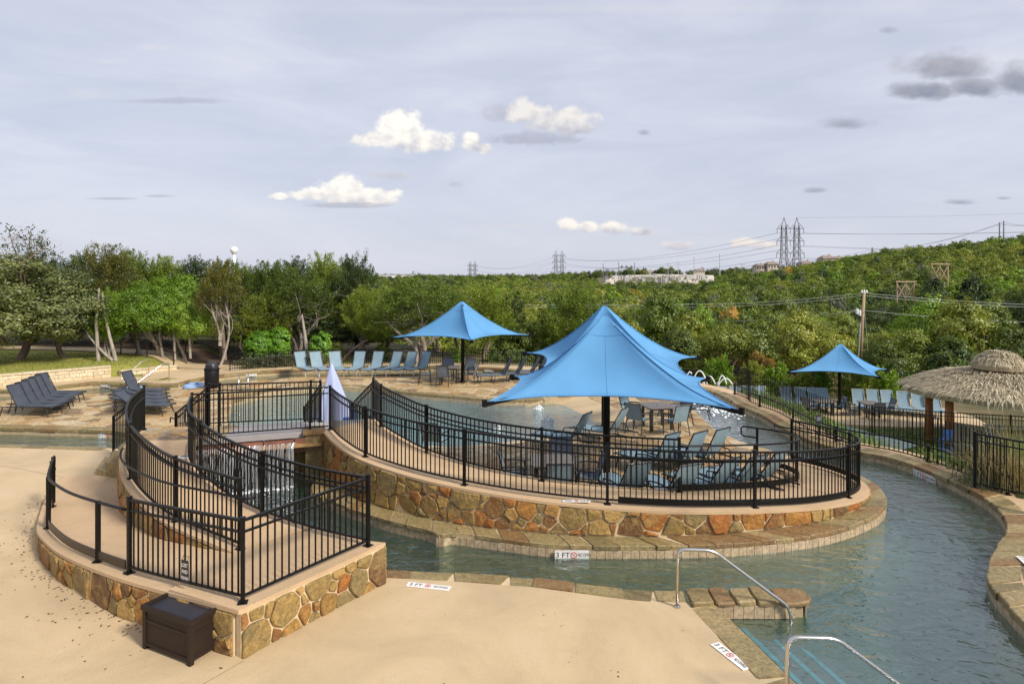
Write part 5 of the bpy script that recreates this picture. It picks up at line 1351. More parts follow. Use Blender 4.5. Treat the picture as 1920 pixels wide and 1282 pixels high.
p = P(198, 815, -.12); depth_marker('white depth marker on the tile band of the left channel', (p.x, 20.13, -.15), R(-5), True, .62, .17)
i_ = min(range(len(right_bank)), key=lambda i: (right_bank[i] - Vector((10.35, 15.9, 0))).length)
pr = right_bank[i_]; depth_marker('white depth marker low on the far bank wall below the picket fence', (pr.x - .045, pr.y, -.17), R(-84), True, .75, .18)
mk = P(1080, 939, .585)
depth_marker('small white no diving marker on the island ramp kerb, read from the ramp', (mk.x, 12.02, .60), R(180), False, .52, .11)
mr = P(1912, 1058, .035); depth_marker('white depth marker in the right-hand deck corner', (mr.x + .15, mr.y, .040), R(-108), False, .62, .14)
for label, px, py, s in (('white depth marker on the back river kerb, left of the far loungers', 468, 702, '3 FT'), ('white depth marker on the river kerb below the limestone wall', 199, 722, '3 FT'), ('white depth marker on the far pool edge', 809, 738, '3 FT'), ('white depth marker behind the grey loungers at the back kerb', 916, 696, '3 FT')):
    p = P(px, py, 0)
    if px == 809: depth_marker(label, (-3.35, 26.3, -.15), R(-23), True, .62, .16)
    else:
        bp_ = min(back_bank, key=lambda q: abs((q.x / q.y) - (px - CX) / FOC) + (0 if q.y > 26 else 9))
        nx = back_bank[min(back_bank.index(bp_) + 1, len(back_bank) - 1)] - back_bank[max(back_bank.index(bp_) - 1, 0)]
        n_ = Vector((nx.y, -nx.x, 0)).normalized(); n_ = n_ if n_.y < 0 else -n_
        depth_marker(label, tuple(bp_ + n_ * .045 + Vector((0, 0, -.125))), math.atan2(nx.y, nx.x), True, .5, .11)
# lost and found sign
dirf = pf[2] - pf[0]
ls = thing('hanging_sign', 'small black plate reading LOST AND FOUND, hung on the platform fence pickets', 'sign', (-4.37, 8.605, .86), rz=math.atan2(-.82, 1.73))
MB().box((0, -.03, 0), (.135, .012, .30)).build('plate', M['ink'], ls, world=False)
for tx, z in (('LOST', .085), ('AND', 0), ('FOUND', -.085)): text(tx, .072 if tx != 'FOUND' else .058, 'plate', ls, (0, -.0375, z), (R(90), 0, 0), sx=.72)
MB().tube([(-.05, -.03, .15), (-.05, -.01, .2), (.05, -.01, .2), (.05, -.03, .15)], .004, 5).build('hanger', M['black'], ls, world=False)
# placard on the ramp floor
pc = P(348, 856, .93)
fp = thing('floor_placard', 'small white placard set in the upper ramp floor', 'placard', (pc.x, pc.y, pc.z + .005), rz=R(8))
MB().box((0, 0, .004), (.26, .26, .008)).build('plate', M['plate'], fp, world=False)
MB().box((0, .005, .0095), (.20, .15, .003)).build('print_panel', M['slingmid'], fp, world=False)
fs_ = thing('small_sign', 'small dark sign on a stake by the far bank fence', 'sign', tuple(P(1547, 838, 0) + Vector((0, .4, -.3))))
b_ = base_of(fs_); MB().box((b_.x, b_.y, b_.z + .5), (.03, .03, 1.0)).build('stake', M['bronze'], fs_); MB().box((b_.x, b_.y - .02, b_.z + 1.0), (.17, .015, .26)).build('plate', M['ink'], fs_); MB().box((b_.x, b_.y - .03, b_.z + 1.02), (.12, .004, .12)).build('print_panel', M['slingmid'], fs_)

# steel handrails
def steel(label, pts, r=.024, plate=True):
    t = thing('steel_handrail', label, 'handrail', tuple(pts[0]), 'stainless pool handrails')
    q = round_corners([Vector(p) for p in pts], .12)
    MB().tube(q, r, 10).build('rail', M['steel'], t, smooth_=True)
    p = pts[0]
    if plate: MB().lathe([(.05, p[2]), (.05, p[2] + .012), (.028, p[2] + .02)], 12, (p[0], p[1], 0)).build('escutcheon', M['steel'], t)
    return t
def round_corners(pts, r):
    out = [pts[0]]
    for a, b, c in zip(pts, pts[1:], pts[2:]):
        d1, d2 = (a - b), (c - b); k = min(r, d1.length * .45, d2.length * .45); s, e = b + d1.normalized() * k, b + d2.normalized() * k
        for i in range(7):
            t = i / 6; out.append((s.lerp(b, t)).lerp(b.lerp(e, t), t))
    return out + [pts[-1]]
steel('tall stainless handrail running from the near deck over the spur into the water', [(2.41, 9.33, 0), (2.42, 9.33, .84), (2.93, 9.34, .82), (4.06, 9.35, -.02), (4.1, 9.35, -.5)])
steel('stainless handrail at the bottom edge of the picture, over the entry steps', [(3.02, 7.05, 0), (3.04, 7.05, .84), (3.58, 7.06, .82), (4.75, 7.1, -.05), (4.8, 7.1, -.5)])
def grab(label, top, low_):
    a, b = Vector(top), Vector(low_); h = .85
    steel(label, [tuple(a), tuple(a + Vector((0, 0, h))), tuple(a + (b - a) * .22 + Vector((0, 0, h))), tuple(b + Vector((0, 0, .25))), tuple(b)], .022, False)
grab('left one of two stainless handrails by the plaza river steps', P(279, 706, 0), P(226, 722, -.2))
grab('right one of two stainless handrails by the plaza river steps', P(317, 714, 0), P(254, 731, -.2))
grab('stainless handrail curving into the pool behind the inner fence', P(919, 800, -.02), P(868, 806, -.4))
grab('stainless handrail rising beside the lift cover at the far pool edge', P(589, 723, 0), P(606, 740, -.25))
def ladder_loop(label, px, py):
    p = P(px, py, 0); d = Vector((.35, -.93, 0)); k = [p + d * (0.62 * (1 - math.cos(a)) / 2 * 1.2) + Vector((0, 0, .72 * math.sin(a))) for a in [math.pi * i / 10 for i in range(11)]]
    t = thing('ladder_rail', label, 'handrail', tuple(p), 'looped ladder rails of the pool'); MB().tube([p] + k[1:] + [k[-1] + Vector((0, 0, -.5))], .022, 8).build('loop', M['steel'], t, smooth_=True)
    MB().lathe([(.045, 0), (.045, .015), (.025, .02)], 10, (p.x, p.y, 0)).build('escutcheon', M['steel'], t)
ladder_loop('left looped ladder rail at the far left corner of the pool', 449, 731); ladder_loop('right looped ladder rail at the far left corner of the pool', 466, 729)
t = thing('water_post', 'thin pale pole standing in the shallow beach water', 'pole', tuple(P(974, 762, -.4)))
b_ = base_of(t); MB().tube([(b_.x, b_.y, b_.z), (b_.x, b_.y, .5)], .025, 8).build('pole', M['galvlight'], t)
# litter bin
tb = thing('litter_bin', 'black litter bin with domed lid on the left terrace', 'bin', tuple(P(397, 727, 0)))
b_ = base_of(tb); c_ = (b_.x, b_.y, 0)
MB().lathe([(.25, .02), (.29, .06), (.30, .78), (.29, .80)], 20, c_).build('body', M['bin'], tb, smooth_=True)
MB().lathe([(.315, .78), (.32, .84), (.29, .87)], 20, c_).build('rim', M['bin'], tb)
MB().lathe([(.27, .86), (.265, .96), (.22, 1.07), (.12, 1.14), (.0, 1.16)], 20, c_, cap=False).build('dome_lid', M['boxtop'], tb, smooth_=True)
MB().box((b_.x + .02, b_.y - .262, .955), (.24, .05, .12)).build('flap', M['ink'], col.objects[-1])
# inflatable tubes
def swim_tube(label, p, r=.62):
    t = thing('swim_tube', label, 'swim tube', tuple(p), 'pale blue inflatable river tubes'); mb = MB()
    ring = []
    n, m = 28, 12; vs, fs = [], []
    for i in range(n):
        a = 2 * math.pi * i / n
        for j in range(m):
            b = 2 * math.pi * j / m; rr_ = r - .2 + .2 * math.cos(b); vs.append((p.x + rr_ * math.cos(a), p.y + rr_ * math.sin(a), p.z + .14 + .17 * math.sin(b)))
    fs = [(i * m + j, ((i + 1) % n) * m + j, ((i + 1) % n) * m + (j + 1) % m, i * m + (j + 1) % m) for i in range(n) for j in range(m)]
    MB().add(vs, fs).build('ring', M['tube'], t, smooth_=True)
    for a in (-.7, .6):
        MB().tube([(p.x + math.sin(a) * r * .75 - .08, p.y - math.cos(a) * r * .55, p.z + .31), (p.x + math.sin(a) * r * .75, p.y - math.cos(a) * r * .55, p.z + .36), (p.x + math.sin(a) * r * .75 + .08, p.y - math.cos(a) * r * .55, p.z + .31)], .02, 6).build('handle', M['ink'], t)
swim_tube('pale blue inflatable tube floating left of the litter bin', Vector((-14.15, 28.3, WATER_Z)) + Vector((.0, .25, 0)), .50); swim_tube('pale blue inflatable tube floating behind the charcoal loungers', Vector((-16.3, 27.55, WATER_Z)), .50)
# pool lift under its cover
lf = thing('pool_lift', 'pool lift under a folded lavender blue cover beside the bridge', 'pool lift', (-5.78, 20.5, 0))
vs, fs = [], []; n, m = 40, 16
for j in range(m + 1):
    t_ = j / m; z = 2.04 - 1.98 * t_
    rad = .03 + .80 * t_ ** .9 + (.04 if j == m else 0)
    for i in range(n):
        a = 2 * math.pi * i / n; f_ = 1 + .20 * t_ ** .7 * math.sin(a * 5 + .6 + t_) + .10 * t_ * math.sin(a * 11 + 1.3 + 2 * t_)
        vs.append((-5.78 + rad * f_ * math.cos(a) * .72 + .10 * t_, 20.5 + rad * f_ * math.sin(a) * .8, z + .03 * math.sin(a * 3) * t_))
fs = [(j * n + i, (j + 1) * n + i, (j + 1) * n + (i + 1) % n, j * n + (i + 1) % n) for j in range(m) for i in range(n)] + [tuple(range(n))]
MB().add(vs, fs).build('cover', M['cover'], lf, smooth_=True)
MB().box((-5.2, 20.3, .32), (.4, .3, .1)).box((-5.2, 20.45, .5), (.4, .06, .36)).build('seat', M['blueplastic'], lf)
MB().box((-5.72, 20.5, .03), (.9, .6, .06)).build('base', M['bin'], lf)
# bubblers in the shallow water and arching jets
def bubbler(label, px, py):
    p = P(px, py, WATER_Z); t = thing('water_bubbler', label, 'fountain', tuple(p), 'low bubblers in the shallow pool'); rr = random.Random(int(px)); mb = MB()
    for i in range(46):
        a, k = rr.uniform(0, 6.28), rr.random(); q = Vector((p.x + math.cos(a) * .22 * k, p.y + math.sin(a) * .22 * k, p.z + .17 * (1 - k) * rr.uniform(.3, 1.2)))
        mb.lathe([(.0, -.02), (.024, -.008), (.022, .010), (.0, .02)], 6, q, cap=False)
    mb.lathe([(.13, -.02), (.07, .03), (.03, .09), (.0, .13)], 10, p, cap=False); mb.build('foam_head', M['foam'], t, smooth_=True)
bubbler('white bubbler nearest the inner fence in the shallow pool', 936, 806); bubbler('white bubbler in the middle of the shallow pool', 1027, 787); bubbler('small white bubbler farthest out near the pool edge canopy', 1010, 767)
def jet(label, a, b, h):
    t = thing('water_jet', label, 'fountain', tuple(a), 'arching water jets behind the canopy'); mb = MB(); a, b = Vector(a), Vector(b)
    pts = [a.lerp(b, i / 14) + Vector((0, 0, h * 4 * (i / 14) * (1 - i / 14))) for i in range(15)]
    mb.tube(pts, .018, 6, .034).build('stream', M['foam'], t, smooth_=True)
    MB().lathe([(.06, 0), (.06, .12), (.03, .16)], 8, a).build('nozzle', M['galvlight'], t)
D_ = 29.0
for i, (xa, xb, yt) in enumerate(((1284, 1302, 698), (1297, 1326, 696), (1319, 1341, 706), (1346, 1362, 705), (1347, 1373, 711))):
    a, b = PD(xa, 728, D_), PD(xb, 732, D_); a.z = b.z = -.1
    top = CAMH - (yt - HY) / FOC * D_
    jet(f'white arching water jet beyond the big canopy, {nth[i]} from the left', a, b + Vector((0, 0, .05)), max(.3, top + .1))
fo = MB(); rr = random.Random(3)
for i in range(260):
    q = Vector((8.0 + rr.gauss(0, .35), 26.0 + rr.gauss(0, 1.3), WATER_Z + .01)); fo.lathe([(0, -.02), (.07 * rr.uniform(.4, 1.3), 0), (0, .05)], 6, q, cap=False)
for i in range(120):
    q = Vector((6.9 + rr.gauss(0, .45), 24.6 + rr.gauss(0, .5), WATER_Z + .01)); fo.lathe([(0, -.02), (.05 * rr.uniform(.4, 1.3), 0), (0, .03)], 6, q, cap=False)
for i in range(170):
    u_ = rr.uniform(.04, .8); w_ = along(b0, b1, u_); q = Vector((w_[0] + rr.gauss(0, .03), w_[1] - .45 + rr.gauss(0, .09), WATER_Z + .005)); fo.lathe([(0, -.01), (.03 * rr.uniform(.4, 1.5), 0), (0, .02)], 6, q, cap=False)
tag(fo.build('splash_foam', M['foam']), 'white splash foam on the river where the jets and waterfall land', 'foam', kind='stuff')
# fallen leaves
fl_ = MB(); rr = random.Random(21)
def leaf_at(x, y, z, s):
    a = rr.uniform(0, 6.28); d = Vector((math.cos(a), math.sin(a), 0)); n = Vector((-d.y, d.x, 0)); c = Vector((x, y, z + .006))
    fl_.add([c - d * s, c - n * s * .38 + Vector((0, 0, s * .25)), c + d * s + Vector((0, 0, s * .2)), c + n * s * .4 + Vector((0, 0, s * .1))], [(0, 1, 2, 3)])
for i in range(210):
    q = rr.choice(lower_face[14:95]); k = abs(rr.gauss(0, .16)) if rr.random() < .8 else rr.uniform(0, .9)
    i_ = lower_face.index(q); n_ = normals(lower_face)[i_] * lw['_side']; leaf_at(q.x + n_.x * (k + .03), q.y + n_.y * (k + .03), 0.0, rr.uniform(.012, .034))
for i in range(70): leaf_at(rr.uniform(-10, -3.5), rr.uniform(6.6, 12), 0, rr.uniform(.012, .03)) if True else 0
for i in range(22): leaf_at(rr.uniform(-1.5, 2.4), rr.uniform(6.6, 9.2), 0, rr.uniform(.01, .024))
for i in range(60):
    q = rr.choice(in_l[10:60]); leaf_at(q.x - rr.uniform(.05, .4), q.y - rr.uniform(.0, .3), q.z + .003, rr.uniform(.012, .03))
fl_.v = [v for v in fl_.v]
tag(fl_.build('fallen_leaves', M['dryleaf']), 'dry brown leaves scattered on the deck along the curved stone wall', 'leaves', kind='stuff')

# ------------------------------------------------------------------ thatched hut bar
HX, HY_, HZ = 21.0, 27.6, -2.75
hut = thing('thatched_hut', 'round thatched hut with a small upper tier of thatch over the bar', 'hut', (HX, HY_, HZ))
def thatch(name, c, r0, z0, r1, z1, n, seed, blade=.55, sag=.25):
    rr = random.Random(seed); mb = MB(); prof = []
    for i in range(9):
        t_ = i / 8; prof.append((r0 + (r1 - r0) * t_, z0 + (z1 - z0) * t_ + sag * math.sin(math.pi * t_)))
    mb.lathe([(r1 - .02, prof[-1][1] - .2)] + prof[::-1][0:0] + prof[::-1], 40, c)
    for i in range(n):
        t_ = 1 - (rr.random() ** 1.0) * .98; a = rr.uniform(0, 2 * math.pi); r = r0 + (r1 - r0) * t_; z = z0 + (z1 - z0) * t_ + sag * math.sin(math.pi * t_)
        if r < .1: continue
        sl = math.atan2((z1 - z0) + sag * math.pi * math.cos(math.pi * t_), r1 - r0)
        out = Vector((math.cos(a), math.sin(a), 0)); dirn = (out * math.cos(sl) + Vector((0, 0, math.sin(sl)))) if True else out
        tan = Vector((-math.sin(a), math.cos(a), 0)); nrm = tan.cross(dirn); nrm = nrm if nrm.z > 0 else -nrm
        p = Vector(c) + out * r + Vector((0, 0, z)) + nrm * rr.uniform(.01, .07); d = (dirn + tan * rr.gauss(0, .30) + nrm * rr.gauss(.10, .10)).normalized(); L = blade * rr.uniform(.5, 1.25); w = rr.uniform(.012, .03)
        tip = p + d * L + Vector((0, 0, -.10 * L - (.28 * L if t_ > .93 else 0))); m_ = p + d * L * .5 + nrm * .03
        mb.add([p - tan * w, p + tan * w, m_ + tan * w * .8, tip, m_ - tan * w * .8], [(0, 1, 2, 4), (4, 2, 3)])
    return mb.build(name, M['thatch'], hut)
ZE = CAMH - (752 - HY) / FOC * 23.9
zr = lambda py, d: CAMH - (py - HY) / FOC * d
z_mid = zr(697, 27.6); z_e = -.12
thatch('lower_thatch', (HX, HY_, 0), .62, z_mid - .03, 3.6, z_e + .08, 5200, 4, .42, .22)
thatch('upper_thatch', (HX, HY_, 0), .06, zr(661, 27.6), 1.0, zr(685, 27.2), 1100, 5, .20, .16)
MB().lathe([(.62, z_mid - .1), (.58, zr(682, 27.4))], 16, (HX, HY_, 0)).build('neck_frame', M['hutwood'], hut)
for k_, (px, d, zb) in enumerate(((1780, 26.6, -2.2), (1742, 28.6, -2.6), (1945, 26.2, -2.3), (1950, 29.6, -2.7))):
    p = PD(px, 800, d); MB().lathe([(.16, zb), (.15, z_e + .2)], 12, (p.x, p.y, 0)).build('post', M['hutwood'], hut, smooth_=True)
bar_ = thing('bar_counter', 'beige bar counter with pale top under the thatched hut', 'bar', (21.5, 26.4, -2.7))
cb = resample([Vector((18.9, 27.5, 0)), Vector((19.6, 26.6, 0)), Vector((22.0, 26.0, 0)), Vector((25.5, 25.8, 0))], .3)
MB().rail([p + Vector((0, 0, -2.05)) for p in cb], .12, 1.3).build('front_panel', M['stucco'], bar_); MB().rail([p + Vector((0, -.1, -1.36)) for p in cb[4:]], .6, .06).build('counter_top', M['whitepaint'], bar_)
for i, px in enumerate((1771, 1849)):
    p = PD(px, 805, 25.6); zb = -2.4; bs = thing('bar_stool', 'blue plastic bar stool at the hut counter, ' + ('beside the orange post' if i == 0 else 'farther along from the orange post'), 'stool', (p.x, p.y, zb), 'blue stools at the hut counter')
    MB().box((p.x, p.y, zb + .72), (.36, .36, .05)).build('seat', M['blueplastic'], bs); MB().box((p.x, p.y - .19, zb + .98), (.34, .04, .34)).build('backrest', M['blueplastic'], bs)
    for sx in (-1, 1):
        for sy in (-1, 1): MB().bar((p.x + sx * .12, p.y + sy * .12, zb + .7), (p.x + sx * .2, p.y + sy * .2, zb), .035).build('leg', M['blueplastic'], bs)
    MB().box((p.x, p.y, zb + .3), (.3, .3, .03)).build('footrest', M['blueplastic'], bs)

# ------------------------------------------------------------------ poles, towers, wires
def lattice_tower(label, px, top_py, d, hgt, base_py, lean=0.0):
    b = PD(px, base_py, d); zt = CAMH - (top_py - HY) / FOC * d; H_ = zt - b.z; t = thing('lattice_tower', label, 'power pylon', tuple(b), 'steel lattice power pylons along the valley'); x0, y0 = b.x, b.y; u = H_ / 122; w = 18.2 * u; th = d * (.00085 if d < 500 else .0006)
    def edge(s, q, k):            # s: which mast, q: its outer or inner side, k: height share
        lo = max(0.0, .42 - k) / .42
        return x0 + s * (12 + 1.5 * lo) * u + q * (4.2 + 1.2 * (1 - k) + 4.5 * lo) * u
    ks = [0, .10, .20, .31, .42, .53, .64, .75, .87]; Zk = lambda k: b.z + H_ * k
    for s in (-1, 1):
        mb = MB(); br = MB()
        for q in (-1, 1):
            for dy in (-1, 1):
                for k0, k1 in zip(ks, ks[1:]): mb.bar((edge(s, q, k0), y0 + dy * 4 * u * (1.3 - k0), Zk(k0)), (edge(s, q, k1), y0 + dy * 4 * u * (1.3 - k1), Zk(k1)), th * 1.25)
            mb.bar((edge(s, q, .87), y0, Zk(.87)), (x0 + s * 12 * u, y0, zt), th)
        mb.build('mast', M['galv'], t)
        for k0, k1 in zip(ks, ks[1:]):
            for q in (-1, 1): br.bar((edge(s, q, k0), y0, Zk(k0)), (edge(s, -q, k1), y0, Zk(k1)), th * .75)
            br.bar((edge(s, -1, k1), y0, Zk(k1)), (edge(s, 1, k1), y0, Zk(k1)), th * .7)
        tag(br.build('bracing', M['galv'], t), kind='stuff')
    br = MB()
    for k0, k1 in ((0, .20), (.20, .42), (.05, .31)):
        for q in (-1, 1): br.bar((edge(-q, q, k0), y0, Zk(k0)), (edge(q, -q, k1), y0, Zk(k1)), th * .75)
    for k in (.2, .31): br.bar((edge(-1, -1, k), y0, Zk(k)), (edge(1, 1, k), y0, Zk(k)), th * .8)
    tag(br.build('bracing', M['galv'], t), kind='stuff')
    for k, aw in ((.83, 25), (.64, 25.5), (.45, 26)):
        z = Zk(k); mb = MB(); mb.bar((x0 - aw * u, y0, z), (x0 + aw * u, y0, z), th * 1.1)
        for s in (-1, 1):
            mb.bar((x0 + s * aw * u, y0, z), (edge(s, 1 * s, k + .08), y0, Zk(k + .08)), th * .8); mb.bar((edge(s, -s, k + .07), y0, Zk(k + .07)), (x0, y0, z), th * .8)
        arm_ = mb.build('crossarm', M['galv'], t)
        for q in (-1, 0, 1): MB().bar((x0 + q * aw * u, y0, z), (x0 + q * aw * u, y0, z - 9 * u), th * .8).build('insulator', M['galv'], arm_)
    return t, x0, y0, zt, w, H_
T1 = lattice_tower('large dark lattice pylon standing on the right of the valley', 1482, 408, 430, 45, 530)
T2 = lattice_tower('grey lattice pylon farther off, left of the substation', 1048, 470, 900, 45, 528)
T3 = lattice_tower('faint small lattice pylon on the horizon beyond the middle trees', 886, 490, 1150, 38, 535)
def hframe(label, pxl, pxr, top, bots, d):
    t = thing('wooden_hframe', label, 'utility pole', tuple(PD(pxl, bots[0], d)), 'wooden H-frame pylons on the hillside'); th = d * .0012
    pxm = (pxl + pxr) / 2
    for px, bt in ((pxl, bots[0]), (pxm, bots[1]), (pxr, bots[2])):
        a, b = PD(px, top + 1, d), PD(px, bt + 14, d); MB().tube([b, a], th, 7).build('pole', M['wood'], t)
    a, b = PD(pxl - 3, top, d), PD(pxr + 3, top, d); MB().bar(a + Vector((0, -th, 0)), b + Vector((0, -th, 0)), th * 1.2, th * 1.6).build('crossbeam', M['wood'], t)
    for q in ((pxl + 1, top + 30, pxm - 1, top + 6), (pxl + 1, top + 6, pxm - 1, top + 30), (pxm + 1, top + 30, pxr - 1, top + 6), (pxm + 1, top + 6, pxr - 1, top + 30)): MB().bar(PD(q[0], q[1], d - .3), PD(q[2], q[3], d - .3), th * .8).build('brace', M['wood'], t)
    return t
hframe('nearer wooden H-frame pylon on the hillside, lower of the two', 1682, 1714, 528, (572, 566, 590), 112)
hframe('farther wooden H-frame pylon higher on the hillside', 1747, 1777, 495, (553, 540, 536), 140)
# leaning utility pole with transformer
d0 = 62.0; up_ = thing('utility_pole', 'leaning wooden utility pole with white insulators behind the lower canopy', 'utility pole', tuple(PD(1613, 676, d0)))
a, b = PD(1612, 690, d0), PD(1620.5, 548, d0); MB().tube([a, b], .17, 10, .12).build('pole', M['wood'], up_, smooth_=True)
MB().tube([PD(1608, 690, d0 - .25), PD(1613.5, 605, d0 - .25)], .06, 6).build('conduit', M['galvlight'], up_)
MB().bar(PD(1616, 549, d0), PD(1625, 549, d0), .1, .08).build('crossarm', M['wood'], up_)
for q in (1616, 1620.5, 1625): MB().lathe([(.07, 0), (.1, .05), (.06, .12), (.09, .16), (.03, .3)], 8, PD(q, 549, d0)).build('insulator', M['whitepaint'], up_)
for q, y in ((1607, 583), (1612, 586)): MB().lathe([(.12, -.3), (.14, 0), (.12, .25)], 8, PD(q, y, d0 - .2)).build('cutout', M['whitepaint'], up_)
MB().tube([PD(1621, 580, d0), PD(1630, 690, d0 - 4)], .02, 5).build('guy_wire', M['wire'], up_)
def wire(label, pts, r, sag=0.0, mt='wire', group='overhead power lines', n=16):
    t = thing('power_line', label, 'power line', tuple(pts[0]), group); mb = MB(); q = []
    for a, b in zip(pts, pts[1:]):
        a, b = Vector(a), Vector(b)
        for i in range(n): u_ = i / n; q.append(a.lerp(b, u_) - Vector((0, 0, sag * 4 * u_ * (1 - u_))))
    q.append(Vector(pts[-1])); mb.tube(q, r, 4, cap=False).build('wire', M[mt], t)
TOPP = 'lines from the leaning utility pole'
for dy, zz_, lab in ((0, 0, 'upper'), (5, .5, 'upper rear'), (33, 0, 'lower')):
    y = 549 + dy
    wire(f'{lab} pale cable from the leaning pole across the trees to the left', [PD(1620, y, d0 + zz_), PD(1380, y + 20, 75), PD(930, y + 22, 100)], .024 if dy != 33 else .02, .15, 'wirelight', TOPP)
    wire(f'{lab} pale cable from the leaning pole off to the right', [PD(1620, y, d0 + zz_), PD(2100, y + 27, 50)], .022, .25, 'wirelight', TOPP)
for k, lab in ((.83, 'upper'), (.64, 'middle'), (.45, 'lower')):
    x0, y0, zt, w, H_ = T1[1:]; z = zt - H_ * (1 - k) - H_ * .07
    for s, nm in ((-1, 'left'), (1, 'right')):
        wire(f'{lab} conductor on the {nm} arm of the large pylon running right over the hill', [(x0 + s * w * 1.45, y0, z), (x0 + 330, y0 - 60, z + (9 if k > .8 else 0))], .075, 5, 'wire', 'conductors between the pylons')
        x2, y2, zt2, w2, H2 = T2[1:]; wire(f'{lab} conductor on the {nm} arm of the large pylon running to the far pylons', [(x0 + s * w * 1.45, y0, z), (x2 + s * w2 * 1.45, y2, zt2 - H2 * (1 - k) - H2 * .07), (T3[1] + s * T3[4], T3[2], T3[3] - T3[5] * (1 - k))], .10, 10, 'wire', 'conductors between the pylons')
wire('earth wire from the large pylon top running right', [(T1[1] + T1[4] * .66, T1[2], T1[3]), (T1[1] + 330, T1[2] - 60, T1[3] + 10)], .05, 4, 'wire', 'conductors between the pylons')
def steel_pole(label, px, top, bot, d, r=.25, mt='galv', arms=(), twin=False):
    t = thing('power_pole', label, 'utility pole', tuple(PD(px, bot, d)), 'tall poles round the substation and ridge'); MB().tube([PD(px, bot + 6, d), PD(px, top, d)], r, 6, r * .7).build('pole', M[mt], t)
    for (y, hw) in arms: MB().bar(PD(px - hw, y, d - .1), PD(px + hw, y, d - .1), r * .8).build('crossarm', M[mt], t)
for a in (('tall thin pole on the ridge top, left of a pair', 1874, 417, 450, 300, .3, 'galv', ((424, 3),)), ('tall thin pole on the ridge top, right of a pair', 1882, 414, 452, 300, .3, 'galv', ((421, 3),)), ('short dark pole on the hill shoulder', 1635.5, 464, 487, 330, .45, 'galv', ((470, 2.4), (475, 2.4))), ('small cross-armed pole beside the ridge houses', 1532, 484, 500, 360, .2, 'wood', ((486, 5),)),
          ('tall plain steel pole right of the substation', 1349.5, 476, 516, 520, .35, 'galvlight'), ('plain steel pole over the right part of the substation', 1301.5, 481, 520, 520, .35, 'galvlight'), ('cross-armed pole in the middle of the substation', 1252.5, 494, 545, 520, .3, 'galvlight', ((494, 5), (503, 5))), ('cross-armed pole left of the middle of the substation', 1271.5, 491, 522, 560, .3, 'galvlight', ((492, 4), (501, 4))), ('small wooden pole right of the substation', 1391, 495, 518, 480, .22, 'wood', ((497, 5),)), ('small dark pole just right of the tall steel pole', 1377.5, 501, 520, 480, .25, 'wood'), ('tiny cross-armed pole left of the substation', 1093, 509, 530, 620, .3, 'wood', ((511, 4),)), ('tiny pole among the trees left of the grey pylon', 1001, 514, 528, 640, .3, 'wood', ((516, 3),)), ('slim pole above the trees at the right of the pale roof', 752, 513, 527, 420, .2, 'wood'),
          ('thin pole standing on the hillside above the nearer H-frame', 1700, 499, 540, 190, .12, 'wood'), ('thin pole standing on the hillside above the farther H-frame', 1762, 474, 515, 230, .12, 'wood')):
    steel_pole(*a)
wire('twin line climbing over the ridge to the pole pair', [PD(1532, 486, 360), PD(1636, 472, 330), PD(1876, 420, 300), PD(1990, 408, 280)], .06, 2, 'wire')
wire('second line climbing over the ridge to the pole pair', [PD(1391, 497, 480), PD(1636, 468, 330), PD(1882, 416, 300), PD(1990, 402, 280)], .06, 3, 'wire')
# substation
sb = thing('substation', 'pale electrical substation with grey gantries on the far slope', 'substation', tuple(PD(1230, 535, 540)))
c0 = PD(1230, 530, 560)
pad = MB()
def padquad(x0, x1, y0, y1, d0_, d1_):
    return [PD(x0, y0, d0_), PD(x1, y0 - 1, d0_), PD(x1, y1, d1_), PD(x0, y1 + 1, d1_)]
MB().add([PD(1126, 536, 480), PD(1200, 553, 440), PD(1340, 530, 470), PD(1338, 516, 660), PD(1230, 514, 690), PD(1150, 517, 680)], [(0, 1, 2, 3, 4, 5)]).build('gravel_pad', M['gravelpad'], sb)
rr = random.Random(8)
for (x0, x1, top, bot, d, mt) in ((1131, 1160, 504, 530, 530, 'galv'), (1160, 1190, 501, 527, 520, 'galv'), (1205, 1262, 516, 532, 530, 'galvlight'), (1275, 1322, 516, 528, 560, 'galvlight'), (1148, 1205, 520, 538, 515, 'galvlight'), (1205, 1240, 519, 540, 505, 'galvlight')):
    g = MB(); r = .28
    g.tube([PD(x0, bot, d), PD(x0, top - (10 if mt == 'galv' else 0), d)], r, 5).tube([PD(x1, bot, d), PD(x1, top - (9 if mt == 'galv' else 0), d)], r, 5).bar(PD(x0, top, d), PD(x1, top, d), .5)
    if mt == 'galv': g.bar(PD(x0, top + 5, d), PD(x1, top + 5, d), .35)
    g.build('gantry', M[mt], sb)
for i in range(110):
    x = rr.uniform(1135, 1325); d = rr.uniform(500, 620); y = 516 + (660 - d) / 200 * (14 + 14 * (1 - abs(x - 1205) / 130)); p = PD(x, y, d)
    w_, h_ = rr.uniform(.8, 3.2), rr.uniform(1.2, 4.5); MB().box((p.x, p.y, p.z + h_ / 2), (w_, w_, h_)).build('equipment_cabinet' if i % 3 else 'transformer', M[rr.choice(['galvlight', 'gravelpad', 'galvlight', 'galv'])], sb)
for k, (q0, q1, q2) in enumerate(((1160, 1175, 1190),)):
    for q in (1166, 1175, 1184): MB().lathe([(.2, -2), (1.1, -1.4), (.3, -.6), (1.1, 0), (.2, .6)], 8, PD(q, 499, 520)).build('switch_insulator', M['galv'], sb)
